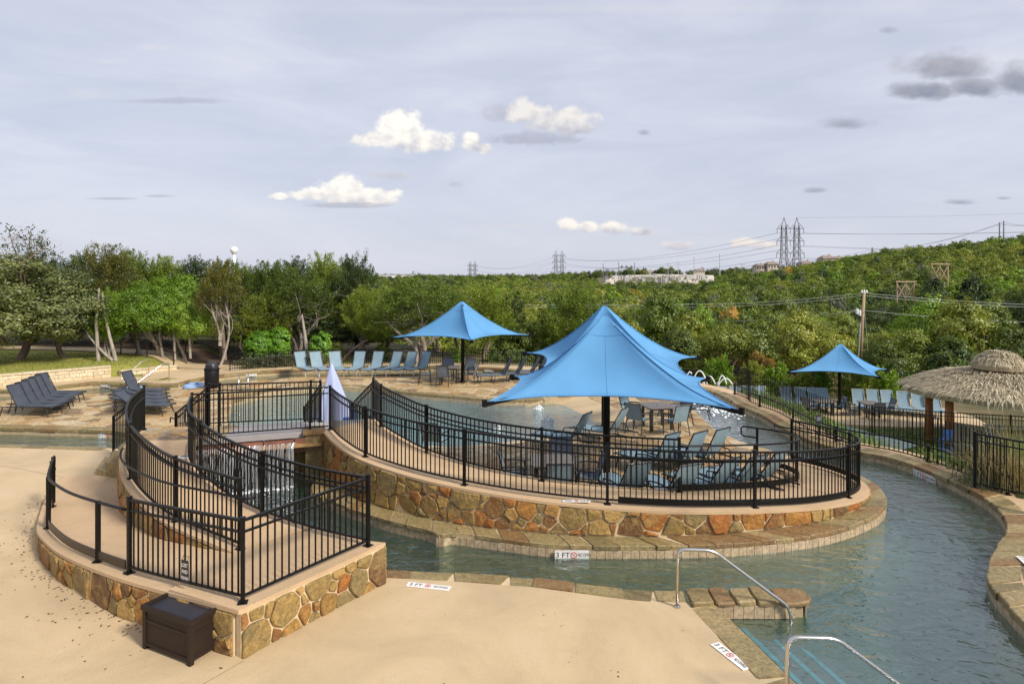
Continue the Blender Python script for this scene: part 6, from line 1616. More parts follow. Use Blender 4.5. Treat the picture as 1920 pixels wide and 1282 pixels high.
# water tower
wt = thing('water_tower', 'white ball-shaped water tower above the tree tops', 'water tower', tuple(PD(439, 530, 420))); q = PD(439, 469, 420); zb = PD(439, 540, 420).z
MB().lathe([(1.05, zb), (.95, q.z - 3)], 14, (q.x, q.y, 0)).build('stem', M['whitepaint'], wt, smooth_=True)
MB().lathe([(.95, q.z - 3.0), (1.5, q.z - 2.2), (2.35, q.z - .9), (2.5, q.z), (2.25, q.z + 1.1), (1.4, q.z + 2.0), (.0, q.z + 2.4)], 20, (q.x, q.y, 0), cap=False).build('tank', M['whitepaint'], wt, smooth_=True)
# houses and pale buildings on the far ridge
def house(label, px, py, d, w, hgt, roof=True, mt='stucco', rz=.2):
    p = PD(px, py, d); t = thing('house', label, 'house', tuple(p), 'houses on the far ridge', rz)
    MB().box((0, 0, hgt / 2 - 2), (w, w * .6, hgt + 4)).build('walls', M[mt], t, world=False)
    if roof:
        o_ = w / 2 + .6; e_ = w * .3 + .6; MB().add([(-o_, -e_, hgt), (o_, -e_, hgt), (o_, e_, hgt), (-o_, e_, hgt), (-o_ * .5, 0, hgt + w * .22), (o_ * .5, 0, hgt + w * .22)], [(0, 1, 5, 4), (1, 2, 5), (2, 3, 4, 5), (3, 0, 4), (3, 2, 1, 0)]).build('roof', M['roofing'], t, world=False)
        MB().box((w * .2, 0, hgt + w * .2), (1.0, 1.0, w * .2)).build('chimney', M[mt], t, world=False)
    else: MB().box((0, 0, hgt + .3), (w + .8, w * .6 + .8, .6)).build('roof', M['galvlight'], t, world=False)
    for k in range(4): MB().box((-w / 2 + w * (k + .5) / 4, -w * .3 - .05, hgt * .55), (w * .12, .1, hgt * .35)).build('window', M['window'], t, world=False)
for a in (('brown roofed house on the ridge behind the large pylon', 1446, 505, 450, 9, 3.5), ('grey house with a tall gable on the ridge right of the pylon', 1550, 496, 430, 10, 4), ('pale roofed house just right of the pylon foot', 1510, 503, 440, 10, 3), ('small house partly behind trees left of the pylon', 1424, 507, 450, 8, 3), ('small grey house on the ridge between the two groups', 1570, 496, 440, 8, 4), ('hazy roof above the substation, left one', 1216, 516, 800, 15, 3), ('hazy roof above the substation, right one', 1236, 515, 820, 14, 3.5), ('tiny hazy house left above the substation', 1180, 517, 820, 11, 3), ('tiny house on the far right of the substation ridge', 1310, 513, 700, 11, 3)): house(*a)
house('long pale flat-roofed building on the horizon beyond the cedars', 740, 524, 700, 34, 5, False, 'whitepaint', .05)
house('low white shed roof among the far trees, under the long pale building', 712, 539, 420, 8, 1.5, False, 'whitepaint', .05)
house('pale cream building strip on the horizon right of the rear canopy tree', 845, 534, 520, 14, 2.2, False, 'stucco', .05)
# ------------------------------------------------------------------ vegetation
nr = np.random.default_rng(12)
def leaves_mesh(name, centers, dirs, length, width, spread=0.5, outn=None):
    """one small folded leaf face per centre"""
    n = len(centers); d = dirs + nr.normal(0, spread, (n, 3)); d /= np.linalg.norm(d, axis=1)[:, None] + 1e-9
    r = nr.normal(0, 1, (n, 3)); w = np.cross(d, r); w /= np.linalg.norm(w, axis=1)[:, None] + 1e-9
    if outn is not None:
        q = outn + nr.normal(0, .38, (n, 3)); q /= np.linalg.norm(q, axis=1)[:, None] + 1e-9
        d = np.cross(q, r); d /= np.linalg.norm(d, axis=1)[:, None] + 1e-9; w = np.cross(q, d)
    l = length * nr.uniform(.6, 1.35, (n, 1)); k = width * nr.uniform(.7, 1.3, (n, 1))
    a = centers - d * l * .5; b = centers + w * k * .5; c = centers + d * l * .5; e = centers - w * k * .5
    v = np.empty((n * 4, 3)); v[0::4], v[1::4], v[2::4], v[3::4] = a, b, c, e
    me = bpy.data.meshes.new(name); me.vertices.add(n * 4); me.vertices.foreach_set('co', v.ravel().astype(np.float32))
    me.loops.add(n * 4); me.loops.foreach_set('vertex_index', np.arange(n * 4, dtype=np.int32))
    me.polygons.add(n); me.polygons.foreach_set('loop_start', np.arange(0, n * 4, 4, dtype=np.int32)); me.polygons.foreach_set('loop_total', np.full(n, 4, dtype=np.int32))
    me.update(); return me
def crown(name, blobs, nclump, per, cr_, ll, lw_, upb=.4, shell=2.2, tuft=False, flat=.8, dome=False):
    cs, ds, os_ = [], [], []; vol = np.array([b[3] * b[4] * b[5] for b in blobs]) ** .8; vol /= vol.sum()
    tips = []
    for b, k in zip(blobs, vol):
        m = max(2, int(nclump * k)); d = nr.normal(0, 1, (m, 3)); d /= np.linalg.norm(d, axis=1)[:, None]
        rad = nr.uniform(0.02, 1, (m, 1)) ** (1 / shell); p = np.array(b[:3]) + d * rad * np.array(b[3:6])
        for q, dd in zip(p, d):
            s = cr_ * nr.uniform(.55, 1.3); tips.append(q)
            if tuft:
                up_ = dd * .7 + np.array([0, 0, upb]) + nr.normal(0, .2, 3); up_ /= np.linalg.norm(up_)
                t_ = nr.uniform(-.6, 1, (per, 1)); cc = q + up_ * t_ * s * 1.5 + nr.normal(0, 1, (per, 3)) * s * .33 * (1.15 - t_ * .7); dr = np.tile(up_, (per, 1))
            else:
                cc = q + nr.normal(0, 1, (per, 3)) * s * np.array([.55, .55, .55 * flat]); dr = (cc - q) / s + dd * .4 + np.array([0, 0, upb])
            cs.append(cc); ds.append(dr)
            if dome:
                o_ = (cc - np.array(b[:3])) / np.array(b[3:6]); o_ /= np.linalg.norm(o_, axis=1)[:, None] + 1e-9; i_ = (cc - q) / s; os_.append(o_ * .75 + i_ * .5 + np.array([0, 0, .25]))
    return leaves_mesh(name, np.concatenate(cs), np.concatenate(ds), ll, lw_, .55, np.concatenate(os_) if dome else None), tips
def branch(mb, a, b, r0, r1, bend, n=6, sides=6, seed=None):
    a, b = Vector(a), Vector(b); L = (b - a).length; off = Vector((rnd.gauss(0, bend), rnd.gauss(0, bend), rnd.gauss(0, bend * .4))) * L; off2 = Vector((rnd.gauss(0, bend), rnd.gauss(0, bend), 0)) * L * .5
    pts = [a.lerp(b, t) + off * math.sin(math.pi * t) + off2 * math.sin(2 * math.pi * t) for t in [i / n for i in range(n + 1)]]
    mb.tube(pts, r0, sides, r1, cap=False); return pts
def trunk(name, trunks, tips, r, nl=9, twigs=0):
    """trunks: list of base->top polylines ends; limbs reach towards the crown tips"""
    mb = MB()
    for (a, b) in trunks:
        pts = branch(mb, a, b, r, r * .45, .07, 8, 8)
        mb.tube([Vector(a) - Vector((0, 0, .3)), Vector(a) + Vector((0, 0, .12))], r * 1.5, 8, r * 1.02, cap=False)
        pick = [Vector(tips[i]) for i in nr.choice(len(tips), min(len(tips), nl * 3), replace=False)]; pick.sort(key=lambda t: (t - pts[-1]).length)
        for t in pick[:nl]:
            k = rnd.choice(pts[3:]); q = branch(mb, k, t, r * .30, r * .06, .12, 5, 5)
            for _ in range(twigs):
                e = rnd.choice(q[2:]); branch(mb, e, e + Vector((rnd.gauss(0, .5), rnd.gauss(0, .5), rnd.uniform(-.1, .7))) * 1.1, r * .10, r * .03, .15, 3, 4)
    return mb.mesh(name, True)
PROT = {}; TREES = []
def prot(key, blobs, nclump, per, cr_, ll, lw_, trunks, r, nl=9, twigs=0, **k):
    me, tips = crown('crown', blobs, nclump, per, cr_, ll, lw_, **k); PROT[key] = (me, trunk('trunk', trunks, tips, r, nl, twigs))
# near trees (size about 6-7 m)
for v in range(3):
    prot(f'oak{v}', [(0, 0, 4.2, 2.6, 2.6, 1.9), (-1.6, .3, 3.3, 1.7, 1.6, 1.2), (1.7, -.2, 3.4, 1.7, 1.7, 1.2), (.3 + v * .3, -.8, 5.4, 1.5, 1.5, 1.0), (-.9, -1.2, 2.9, 1.4, 1.3, .8)], 420, 80, .38, .115, .07, [((0, 0, 0), (.3 - .3 * v, .2, 3.4))], .16, 12, 2, upb=.25, dome=True)
    prot(f'cedar{v}', [(0, 0, 4.3, 1.9, 1.9, 2.2), (-1.1, .2, 3.3, 1.2, 1.2, 1.3), (1.1, -.2, 3.6, 1.3, 1.2, 1.4), (.2 * v, .1, 5.7, .95, .95, 1.1), (0, -.7, 2.6, 1.3, 1.0, .9)], 400, 92, .36, .135, .046, [((0, 0, 0), (.2, .1, 4.2)), ((.12, .05, 0), (-.5 + .4 * v, .3, 3.6))], .12, 10, 2, upb=.8, tuft=True)
prot('droop', [(0, 0, 3.9, 2.7, 2.3, 1.9), (-1.7, -.2, 2.9, 1.6, 1.5, 1.4), (1.7, -.3, 2.7, 1.8, 1.6, 1.5), (.2, -.8, 5.2, 1.5, 1.4, 1.0), (.2, -1.5, 2.4, 2.0, 1.2, 1.3), (-1.3, -1.2, 1.9, 1.4, 1.1, 1.0)], 520, 84, .38, .12, .06, [((0, .6, 0), (.3, .2, 3.4))], .15, 12, 2, upb=-.05, dome=True)
prot('tallcedar', [(0, 0, 5.4, 1.7, 1.6, 1.6), (-.9, 0, 4.6, 1.0, 1.0, 1.0), (1.0, .1, 4.9, 1.0, 1.0, 1.0), (.1, 0, 6.4, .9, .9, .8), (-.2, -.3, 2.7, .55, .5, .45)], 290, 92, .34, .135, .045, [((0, 0, 0), (.15, 0, 5.2)), ((.0, .1, 1.8), (.7, -.2, 4.6)), ((0, 0, 2.2), (-.6, -.3, 4.4))], .11, 10, 4, upb=.8, tuft=True)
prot('open', [(0, 0, 4.4, 2.3, 2.0, 1.3), (-1.5, -.3, 3.4, 1.0, 1.0, 1.2), (1.5, -.2, 3.7, 1.1, 1.0, 1.1), (0, 0, 5.5, 1.2, 1.1, .8)], 280, 92, .36, .135, .046, [((0, 0, 0), (-.5, 0, 3.8)), ((.1, 0, .3), (.7, -.1, 3.9)), ((0, 0, 1.0), (1.3, -.4, 3.4)), ((0, 0, 1.0), (-1.5, -.5, 3.3))], .13, 12, 5, upb=.7, tuft=True)
prot('sparse', [(0, 0, 1.3, 1.5, 1.4, .9), (.3, 0, 2.3, .7, .6, .9), (-.8, 0, 2.1, .5, .5, 1.0), (1.2, 0, 1.7, .5, .5, .6)], 60, 16, .28, .15, .07, [((0, 0, -1), (.3, 0, 2.6)), ((0, 0, -1), (-.8, 0, 2.5)), ((0, 0, -1), (1.2, 0, 1.9))], .05, 10, 4, upb=.5)
# hill trees (unit size about 5 m), fewer and larger leaf clumps
for v in range(3):
    prot(f'hillbush{v}', [(0, 0, 2.2, 2.1, 2.1, 1.6), (-1.1, .4, 1.7, 1.3, 1.3, 1.0), (1.1 - .3 * v, -.4, 1.9, 1.4, 1.3, 1.1), (.3, .3, 3.2 + .3 * v, 1.1, 1.1, .9), (0, -.8, 1.1, 1.6, 1.2, .9)], 170, 26, .40, .25, .19, [((0, 0, -.6), (.1, .1, 2.4))], .11, 6, 1, upb=.35, shell=3.5, dome=True)
prot('hilltall', [(0, 0, 3.6, 1.7, 1.7, 1.7), (-.8, .2, 2.6, 1.2, 1.2, 1.2), (.9, -.2, 2.8, 1.1, 1.1, 1.2), (.1, 0, 4.9, .9, .9, .9)], 150, 26, .38, .24, .18, [((0, 0, -.6), (.1, 0, 3.6)), ((.1, 0, .4), (-.6, -.2, 2.8))], .10, 8, 2, upb=.4, shell=3.5, dome=True)
prot('hillopen', [(0, -.1, 3.2, 1.9, 1.7, 1.1), (-1.1, -.2, 2.3, .9, .9, .7), (1.2, -.2, 2.6, .9, .9, .7)], 120, 26, .36, .22, .17, [((0, 0, -.6), (-.3, 0, 3.0)), ((.1, 0, 0), (.8, -.1, 2.8)), ((0, 0, .2), (-1.0, -.2, 2.3))], .10, 9, 4, upb=.4, shell=3.0, dome=True)
for v in range(3):
    prot(f'edgebush{v}', [(0, 0, 2.2, 2.1, 2.1, 1.6), (-1.1, .4 + .3 * v, 1.7, 1.3, 1.3, 1.0), (1.1 - .4 * v, -.4, 1.9, 1.4, 1.3, 1.1), (.3, .3, 3.2 + .4 * v, 1.1, 1.1, .9), (0, -.8, 1.1, 1.6, 1.2, .9)], 210, 64, .36, .15, .105, [((0, 0, -.6), (.1, .1, 2.4))], .11, 9, 2, upb=.35, shell=2.8, dome=True)
prot('edgetall', [(0, 0, 3.6, 1.7, 1.7, 1.5), (-.8, .2, 2.6, 1.1, 1.1, .9), (.9, -.2, 2.8, 1.0, 1.0, .9), (.1, 0, 4.9, .9, .9, .9)], 180, 64, .34, .15, .10, [((0, 0, -.6), (.1, 0, 3.6)), ((.1, 0, .4), (-.6, -.2, 2.8))], .10, 10, 3, upb=.4, shell=2.6, dome=True)
prot('edgeopen', [(0, -.1, 3.3, 1.9, 1.7, .9), (-1.1, -.2, 2.5, .9, .9, .6), (1.2, -.2, 2.8, .9, .9, .6)], 130, 64, .34, .14, .095, [((0, 0, -.6), (-.3, 0, 3.0)), ((.1, 0, 0), (.8, -.1, 2.8)), ((0, 0, .2), (-1.0, -.2, 2.3))], .10, 10, 4, upb=.4, shell=2.6, dome=True)
for me, tm in PROT.values():
    me.materials.append(L_['olive']); tm.materials.append(M['bark'])
def tree(kind, leaf, x, y, sx, sz, rz, label, group, bark='bark', name='tree', lean=0.0):
    t = thing(name, label, 'tree', (x, y, ground_z(x, y) - .05), group, rz); TREES.append(t); t.scale = (sx, sx, sz)
    if lean: t.rotation_euler = (0, lean, rz)
    for nm, me, mm in (('crown', PROT[kind][0], L_[leaf]), ('trunk', PROT[kind][1], M[bark])):
        o = bpy.data.objects.new(nm, me); col.objects.link(o); o.parent = t
        o.material_slots[0].link = 'OBJECT'; o.material_slots[0].material = mm
    return t
def tree_px(kind, leaf, px, top, d, wpx, label, group='trees along the left boundary', base=6.6, wid=4.6, rz=None, bark='bark', **k):
    x = (px - CX) / FOC * d; z0 = ground_z(x, d); H_ = CAMH - (top - HY) / FOC * d - z0; s = wpx / FOC * d / wid
    return tree(kind, leaf, x, d, s, H_ / base, rnd.uniform(0, 6.28) if rz is None else rz, label, group, bark, **k)
G1 = 'trees along the left boundary'
# front row, with the look each one has
tree_px('droop', 'silver', 14, 458, 33.0, 250, 'big silvery olive oak drooping over the lawn at the far left', rz=.1)
tree_px('oak1', 'silver', 122, 490, 34.6, 150, 'silvery oak with trailing twigs beside the pale leaning trunks', rz=-.3)
tree_px('sparse', 'dark', 48, 417, 32.4, 95, 'thin dark twigs rising above the silvery oak', base=2.9, wid=2.9, rz=.2).location.z += 4.6
bpy.data.objects['tree.002'].scale.z = .80
tree_px('cedar0', 'bronze', 196, 462, 36.0, 130, 'bronze green cedar with a rusty patch, behind pale leaning trunks', rz=.5, bark='barkgrey')
tree_px('cedar1', 'bright', 205, 545, 34.5, 80, 'yellow green young cedar under the bronze cedar', rz=1.5, bark='barkgrey')
tree_px('oak2', 'bright', 300, 508, 35.6, 140, 'bright green oak with four slim trunks beside the footpath', rz=1.0, bark='barkgrey')
tree_px('oak0', 'bright', 348, 528, 35.4, 92, 'smaller bright green oak just right of the slim trunks', rz=2.6, bark='barkgrey')
tree_px('oak1', 'cedar', 255, 530, 36.0, 95, 'mid green oak in the shade between the bronze cedar and the bright oak', rz=3.6)
tree_px('tallcedar', 'bronze', 412, 492, 34.4, 80, 'tall bare-limbed cedar with pale trunk and a bronze top', base=7.1, wid=3.6, rz=.2, bark='barkgrey')
tree_px('cedar2', 'yellow', 500, 552, 37.2, 130, 'low yellow olive cedar above the round green shrubs', rz=.9, bark='barkgrey')
tree_px('open', 'cedar', 556, 505, 38.0, 130, 'open cedar showing pale bare branches behind the round shrubs', base=6.2, wid=4.4, rz=.3, bark='barkgrey')
tree_px('open', 'dark', 668, 482, 41.0, 95, 'tallest wind-shaped cedar with bare grey limbs against the sky', base=6.2, wid=4.4, rz=2.2, bark='barkgrey')
tree_px('cedar0', 'cedar', 608, 478, 42.0, 100, 'full green cedar left of the wind-shaped cedar', rz=1.2)
tree_px('cedar1', 'cedar', 690, 540, 38.0, 110, 'spreading cedar behind the middle of the pale lounger row', rz=2.2)
tree_px('open', 'cedar', 785, 524, 35.5, 165, 'broad cedar with a forked silver trunk behind the rear table', base=6.2, wid=4.4, rz=.1, bark='barkgrey')
tree_px('cedar2', 'cedar', 905, 535, 38.5, 125, 'dense cedar just right of the rear canopy', rz=.4)
tree_px('cedar0', 'cedar', 1072, 538, 44.0, 130, 'dense dark cedar between the two blue canopies', rz=.2)
tree_px('oak1', 'olive', 985, 590, 46.0, 110, 'olive green oak low between the rear canopy and the big one', rz=.7)
# second row: darker trees filling the back
for i, (px, top, d, w, kd, lf, lab) in enumerate(((60, 478, 43, 150, 'cedar0', 'dark', 'dark cedar behind the big silvery oak'), (150, 480, 45, 130, 'cedar1', 'dark', 'dark cedar behind the trailing silvery oak'), (245, 476, 44, 120, 'cedar2', 'cedar', 'green cedar behind the bright oak, beside the bronze one'), (310, 483, 45, 115, 'cedar0', 'cedar', 'green cedar behind the four slim trunks'), (372, 486, 46, 110, 'cedar1', 'dark', 'dark cedar left of the water tower'), (450, 497, 46, 110, 'cedar2', 'cedar', 'green cedar right below the water tower'), (505, 492, 45, 110, 'cedar0', 'cedar', 'green cedar between the water tower and the wind-shaped cedar'), (548, 488, 47, 110, 'cedar1', 'dark', 'dark cedar behind the open pale-branched cedar'), (640, 500, 47, 110, 'cedar2', 'dark', 'dark cedar behind the wind-shaped cedar'), (725, 552, 43, 110, 'cedar0', 'dark', 'dark cedar in the dip right of the wind-shaped cedar'), (820, 533, 44, 120, 'cedar1', 'cedar', 'green cedar behind the rear canopy'), (955, 560, 46, 90, 'cedar1', 'dark', 'dark cedar right of the dense cedar by the rear canopy'), (862, 560, 41, 100, 'cedar2', 'dark', 'dark cedar hidden partly by the rear canopy peak'),
    (100, 560, 42, 170, 'oak1', 'dark', 'shaded low oak along the fence behind the silvery oak'), (230, 585, 42, 150, 'oak2', 'dark', 'shaded low oak along the fence behind the pale trunks'), (360, 580, 41.5, 150, 'oak0', 'dark', 'shaded low oak along the fence behind the bright oak'), (470, 585, 40, 140, 'oak1', 'dark', 'shaded low oak behind the round shrubs'), (590, 585, 40, 140, 'oak2', 'dark', 'shaded low oak behind the leafy shrub'), (700, 600, 41, 130, 'oak0', 'dark', 'shaded low oak behind the pale loungers'), (10, 520, 41, 150, 'oak2', 'dark', 'shaded oak at the left picture edge'))):
    tree_px(kd, lf, px, top, d, w, lab, rz=.7 * i)
# extra pale trunks that stand clear of the crowns
def bare(label, pts, r, mt='barkgrey'):
    q = [PD(*p) for p in pts]; o = MB().tube(cr(q, .4), r * .85, 8, r * .3, cap=False).build('trunk', M[mt], None, smooth_=True)
    best = min((t for t in TREES if t.location.y < 40), key=lambda t: (Vector((t.location.x, t.location.y, 0)) - Vector((q[-1].x, q[-1].y, 0))).length)
    o.parent = best; o.matrix_parent_inverse = best.matrix_basis.inverted(); o['label'] = label
bare('upright pale trunk at the lawn edge, left of a leaning pair', ((185, 680, 33.4), (182, 640, 33.4), (180, 590, 33.6), (186, 540, 33.8)), .13); bare('pale trunk leaning left at the lawn edge', ((218, 678, 33.3), (208, 640, 33.4), (198, 600, 33.6), (192, 550, 33.9)), .12)
bare('fallen pale limb slanting between the two lawn trunks', ((212, 677, 33.2), (195, 662, 33.3), (168, 632, 33.6), (150, 600, 34)), .09); bare('slim trunk left of the bright oak, by the mulch', ((264, 671, 36), (260, 640, 36), (250, 600, 36.2), (246, 570, 36.4)), .10)
bare('slim trunk at the left foot of the bright oak', ((306, 673, 35.2), (302, 645, 35.2), (297, 615, 35.4), (304, 590, 35.5)), .10); bare('slim trunk in the middle under the bright oak', ((328, 674, 35), (327, 640, 35), (326, 600, 35.2), (330, 580, 35.3)), .09); bare('slim trunk at the right under the bright oak', ((357, 672, 35), (356, 640, 35), (354, 605, 35.2), (350, 585, 35.3)), .09)
bare('thick brown trunk beside the tall bare-limbed cedar', ((421, 675, 35), (418, 640, 35), (415, 600, 35.2), (418, 560, 35.6)), .17, 'bark'); bare('curved pale trunk left of the round shrubs', ((462, 668, 36.4), (449, 658, 36.4), (454, 630, 36.5), (458, 600, 36.8)), .10); bare('brown double trunk between the round shrubs and the leafy shrub', ((578, 675, 36.6), (577, 645, 36.6), (570, 620, 36.8), (566, 590, 37)), .16)
bare('forked silver trunk rising behind the last pale loungers, left stem', ((782, 690, 35.2), (786, 665, 35.2), (781, 640, 35.3), (772, 610, 35.5)), .15); bare('forked silver trunk rising behind the last pale loungers, right stem', ((786, 690, 35.15), (790, 665, 35.2), (796, 640, 35.3), (795, 600, 35.5)), .14)
bare('dark slanting trunk by the perimeter fence left of the rear canopy', ((632, 690, 36.2), (648, 668, 36.2), (668, 650, 36.3), (690, 636, 36.5)), .12, 'bark')
# rusty patch in the bronze cedar
# shrubs and hedge
def shrub(label, px, top, bot, w, d, leaf, n=120, per=60, group=None, name='shrub', ll=.11, lw_=.06, cat='shrub', tuft=False, z=None, ball=False):
    x = (px - CX) / FOC * d; zt = CAMH - (top - HY) / FOC * d; z0 = (CAMH - (bot - HY) / FOC * d) if z is None else z; h = zt - z0; rx = w / FOC * d / 2
    t = thing(name, label, cat, (x, d, z0), group); me, tips = crown('foliage', [(0, 0, h * .5, rx * .9, rx * .9, h * .46)] if ball else [(0, 0, h * .5, rx * .88, rx * .8, h * .46), (rx * .2, -.1, h * .62, rx * .6, rx * .5, h * .34), (-rx * .2, -.1, h * .36, rx * .75, rx * .65, h * .34)], n, per, (.13 if ball else .20) * max(.7, rx), ll, lw_, upb=.5, shell=9 if ball else 3.5, tuft=tuft, dome=not tuft)
    place('foliage', me, L_[leaf], t, (0, 0, 0), world=False); mb = MB()
    for tp in tips[:7]: branch(mb, (rnd.uniform(-.08, .08), rnd.uniform(-.08, .08), -.05), Vector(tp) * .9, .03, .008, .08, 4, 5)
    mb.build('stems', M['bark'], t, world=False); return t
shrub('big round bright green shrub, left one behind the clipped hedge', 487, 619, 676, 58, 35.6, 'lime', 230, 90, ball=True); shrub('round bright green shrub, right one behind the clipped hedge', 524, 611, 676, 44, 35.9, 'lime', 200, 90, ball=True)
shrub('loose bright leafy shrub behind the first pale loungers', 603, 620, 682, 48, 36.2, 'lime', 120, 60, ll=.15, lw_=.08); shrub('small leafy shrub right of the loose bright shrub', 632, 640, 682, 26, 37.2, 'yellow', 60, 50)
shrub('small bright shrub beside the rear canopy pole', 858, 652, 694, 18, 36.4, 'bright', 40, 50); shrub('low green shrub left of the forked silver trunk', 716, 640, 685, 36, 37.4, 'cedar', 60, 50)
shrub('grassy tuft right of the rear canopy', 925, 655, 694, 36, 36.8, 'reed', 60, 60, tuft=True, ll=.3, lw_=.03); shrub('grassy tuft by the fence left of the big canopy', 965, 655, 696, 40, 36.6, 'reed', 60, 60, tuft=True, ll=.3, lw_=.03)
hd = thing('hedge', 'long clipped pale green hedge behind the dark fence, left of the lounger row', 'hedge', (-12.2, 34.75, -.18)); hb = [(-12.2 + .46 * i - 12.6 * 0, 0, .42, .42, .38, .42) for i in range(1)]
me, tips = crown('foliage', [(-1.85 + .42 * i, .21 * i - 1.0, .40, .42, .34, .42) for i in range(9)], 190, 70, .17, .09, .05, upb=.6, shell=3.5); place('foliage', me, L_['grey'], hd, (0, 0, 0), world=False)
low_sh = ((1348, 668, 735, 60, 'bright'), (1405, 678, 742, 48, 'yellow'), (1452, 683, 745, 56, 'bright'), (1503, 698, 748, 46, 'yellow'), (1538, 696, 750, 42, 'bright'), (1600, 690, 755, 66, 'cedar'), (1655, 690, 760, 62, 'bright'))
for i, (px, top, bot, w, lf) in enumerate(low_sh): shrub(f'{["bright green", "yellowish"][lf == "yellow"]} shrub behind the lower deck loungers, {nth[i]} from the left of seven', px, top, bot, w, 37.2, lf, 90, 60, 'shrubs behind the lower deck', tuft=True, ll=.2, lw_=.05)
shrub('tall leafy green tree-like shrub rising left of the thatched hut', 1778, 626, 735, 98, 44, 'cedar', 170, 70, ll=.2, lw_=.1); shrub('pale feathery plants beside the thatched hut roof edge', 1695, 700, 752, 40, 37.5, 'reed', 50, 50, tuft=True, ll=.3, lw_=.04)
# grasses
def blades(name, label, pts, h, leaf, cat='grass', lean=.35, w=.012, kind=None, parent=None, curve=.5):
    mb = MB(); rr = random.Random(len(pts))
    for p in pts:
        p = Vector(p); a = rr.uniform(0, 6.28); hh = h * rr.uniform(.5, 1.25); d = Vector((math.cos(a), math.sin(a), 0)); n = Vector((-d.y, d.x, 0)) * w; k = abs(rr.gauss(0, lean)) * hh
        m1 = p + Vector((0, 0, hh * .55)) + d * k * .35; tip = p + Vector((0, 0, hh * (1 - curve * min(1, k / hh) * .6))) + d * k * 1.2
        mb.add([p - n, p + n, m1 + n * .8, tip, m1 - n * .8], [(0, 1, 2, 4), (4, 2, 3)])
    return mb
def clump(label, x, y, r, n, h, leaf, group, tall=None):
    z = ground_z(x, y); t = thing('ornamental_grass', label, 'grass clump', (x, y, z), group); rr = random.Random(int(x * 100))
    pts = [(x + rr.gauss(0, r * .4), y + rr.gauss(0, r * .4), z) for _ in range(n)]; blades('blades', '', pts, h, leaf, lean=.55, w=.008).build('blades', L_[leaf], t)
    if tall: blades('plumes', '', pts[:n // 9], tall, 'straw', lean=.4, w=.009, curve=.9).build('plumes', L_['straw'], t)
GG = 'ornamental grasses in the planting bed'
for i, (px, py, h, lf, tall, lab) in enumerate(((1880, 850, .7, 'straw', 1.4, 'straw grass clump at the left end of the planting bed'), (1878, 872, .8, 'straw', 1.6, 'straw grass clump just left of the bed fence post'), (1885, 868, .9, 'reed', 1.5, 'green grass clump behind the bed fence, left'), (1905, 880, .9, 'reed', 1.4, 'green grass clump behind the bed fence at the picture edge'), (1872, 895, .7, 'straw', 1.1, 'pale grass clump low behind the bed fence'), (1895, 905, .7, 'straw', 1.0, 'pale grass clump at the front right of the bed'), (1848, 898, .35, 'grey', 0, 'grey grass tuft spilling over the bank by the bed fence'), (1935, 850, 1.0, 'straw', 1.5, 'straw grass clump at the right picture edge'))):
    p = P(px, py, .15); clump(lab, p.x, p.y, .6, 520, h, lf, GG, tall or None)
# marshy planting below the bank fence
rr = random.Random(77); pts = []
for _ in range(11000):
    y = rr.uniform(15.8, 31); x = rr.uniform(9.6, 23)
    if inside((x, y), complex_big) or rr.random() < .5 * (math.sin(x * 1.7 + y) > .3): continue
    if 10.9 < x < 16 and y > 23.5 and y > 26.6 - (x - 10.9) * 1.2 and y < 30: continue
    pts.append((x, y, ground_z(x, y)))
tag(blades('', '', pts, .34, 'reed', lean=.6, w=.02).build('slope_grass', L_['reed']), 'green waterside grasses covering the slope below the bank fence', 'grass', kind='stuff')
kb = cr([(12.6, 26.5), (14.2, 23.2), (15.8, 20.4), (18.5, 17.8)], .3)
tag(MB().rail([Vector((p.x, p.y, ground_z(p.x, p.y) + .16)) for p in kb], .30, .26).build('stone_edging', M['gravelpad']), 'pale stone kerb line running down through the slope grasses', 'edging')
tag(MB().add([(10.9, 26.6, -2.02), (15.2, 30.0, -2.02), (16.5, 26.0, -2.02), (12.2, 23.2, -2.02)][::1], [(0, 3, 2, 1)]).build('lower_pond_water', M['water']), kind='structure')
# dry grass band beyond the lower deck, and lawn blades
rr = random.Random(78); pts = []
for _ in range(5200):
    y = rr.uniform(39, 56); x = y * rr.uniform(.15, .85); pts.append((x, y, ground_z(x, y)))
tag(blades('', '', pts, .75, 'straw', lean=.4, w=.03).build('dry_grass', L_['straw']), 'tall dry grass behind the lower deck fence', 'grass', kind='stuff')
pts = []
for _ in range(9000):
    y = rr.uniform(27, 37); x = -rr.uniform(13.5, 34)
    if inside((x, y), complex_big) or ground_z(x, y) < .3 and not (-18 < x < -10 and 34.4 < y < 36.6): continue
    if min((p.x - x) ** 2 + (p.y - y) ** 2 for p in pathc[::2]) < 1.0 : continue
    pts.append((x, y, ground_z(x, y)))
tag(blades('', '', pts, .08, 'bright', lean=.5, w=.016).build('lawn_grass', L_['yellow']), 'short lawn grass behind the limestone wall', 'grass', kind='stuff')

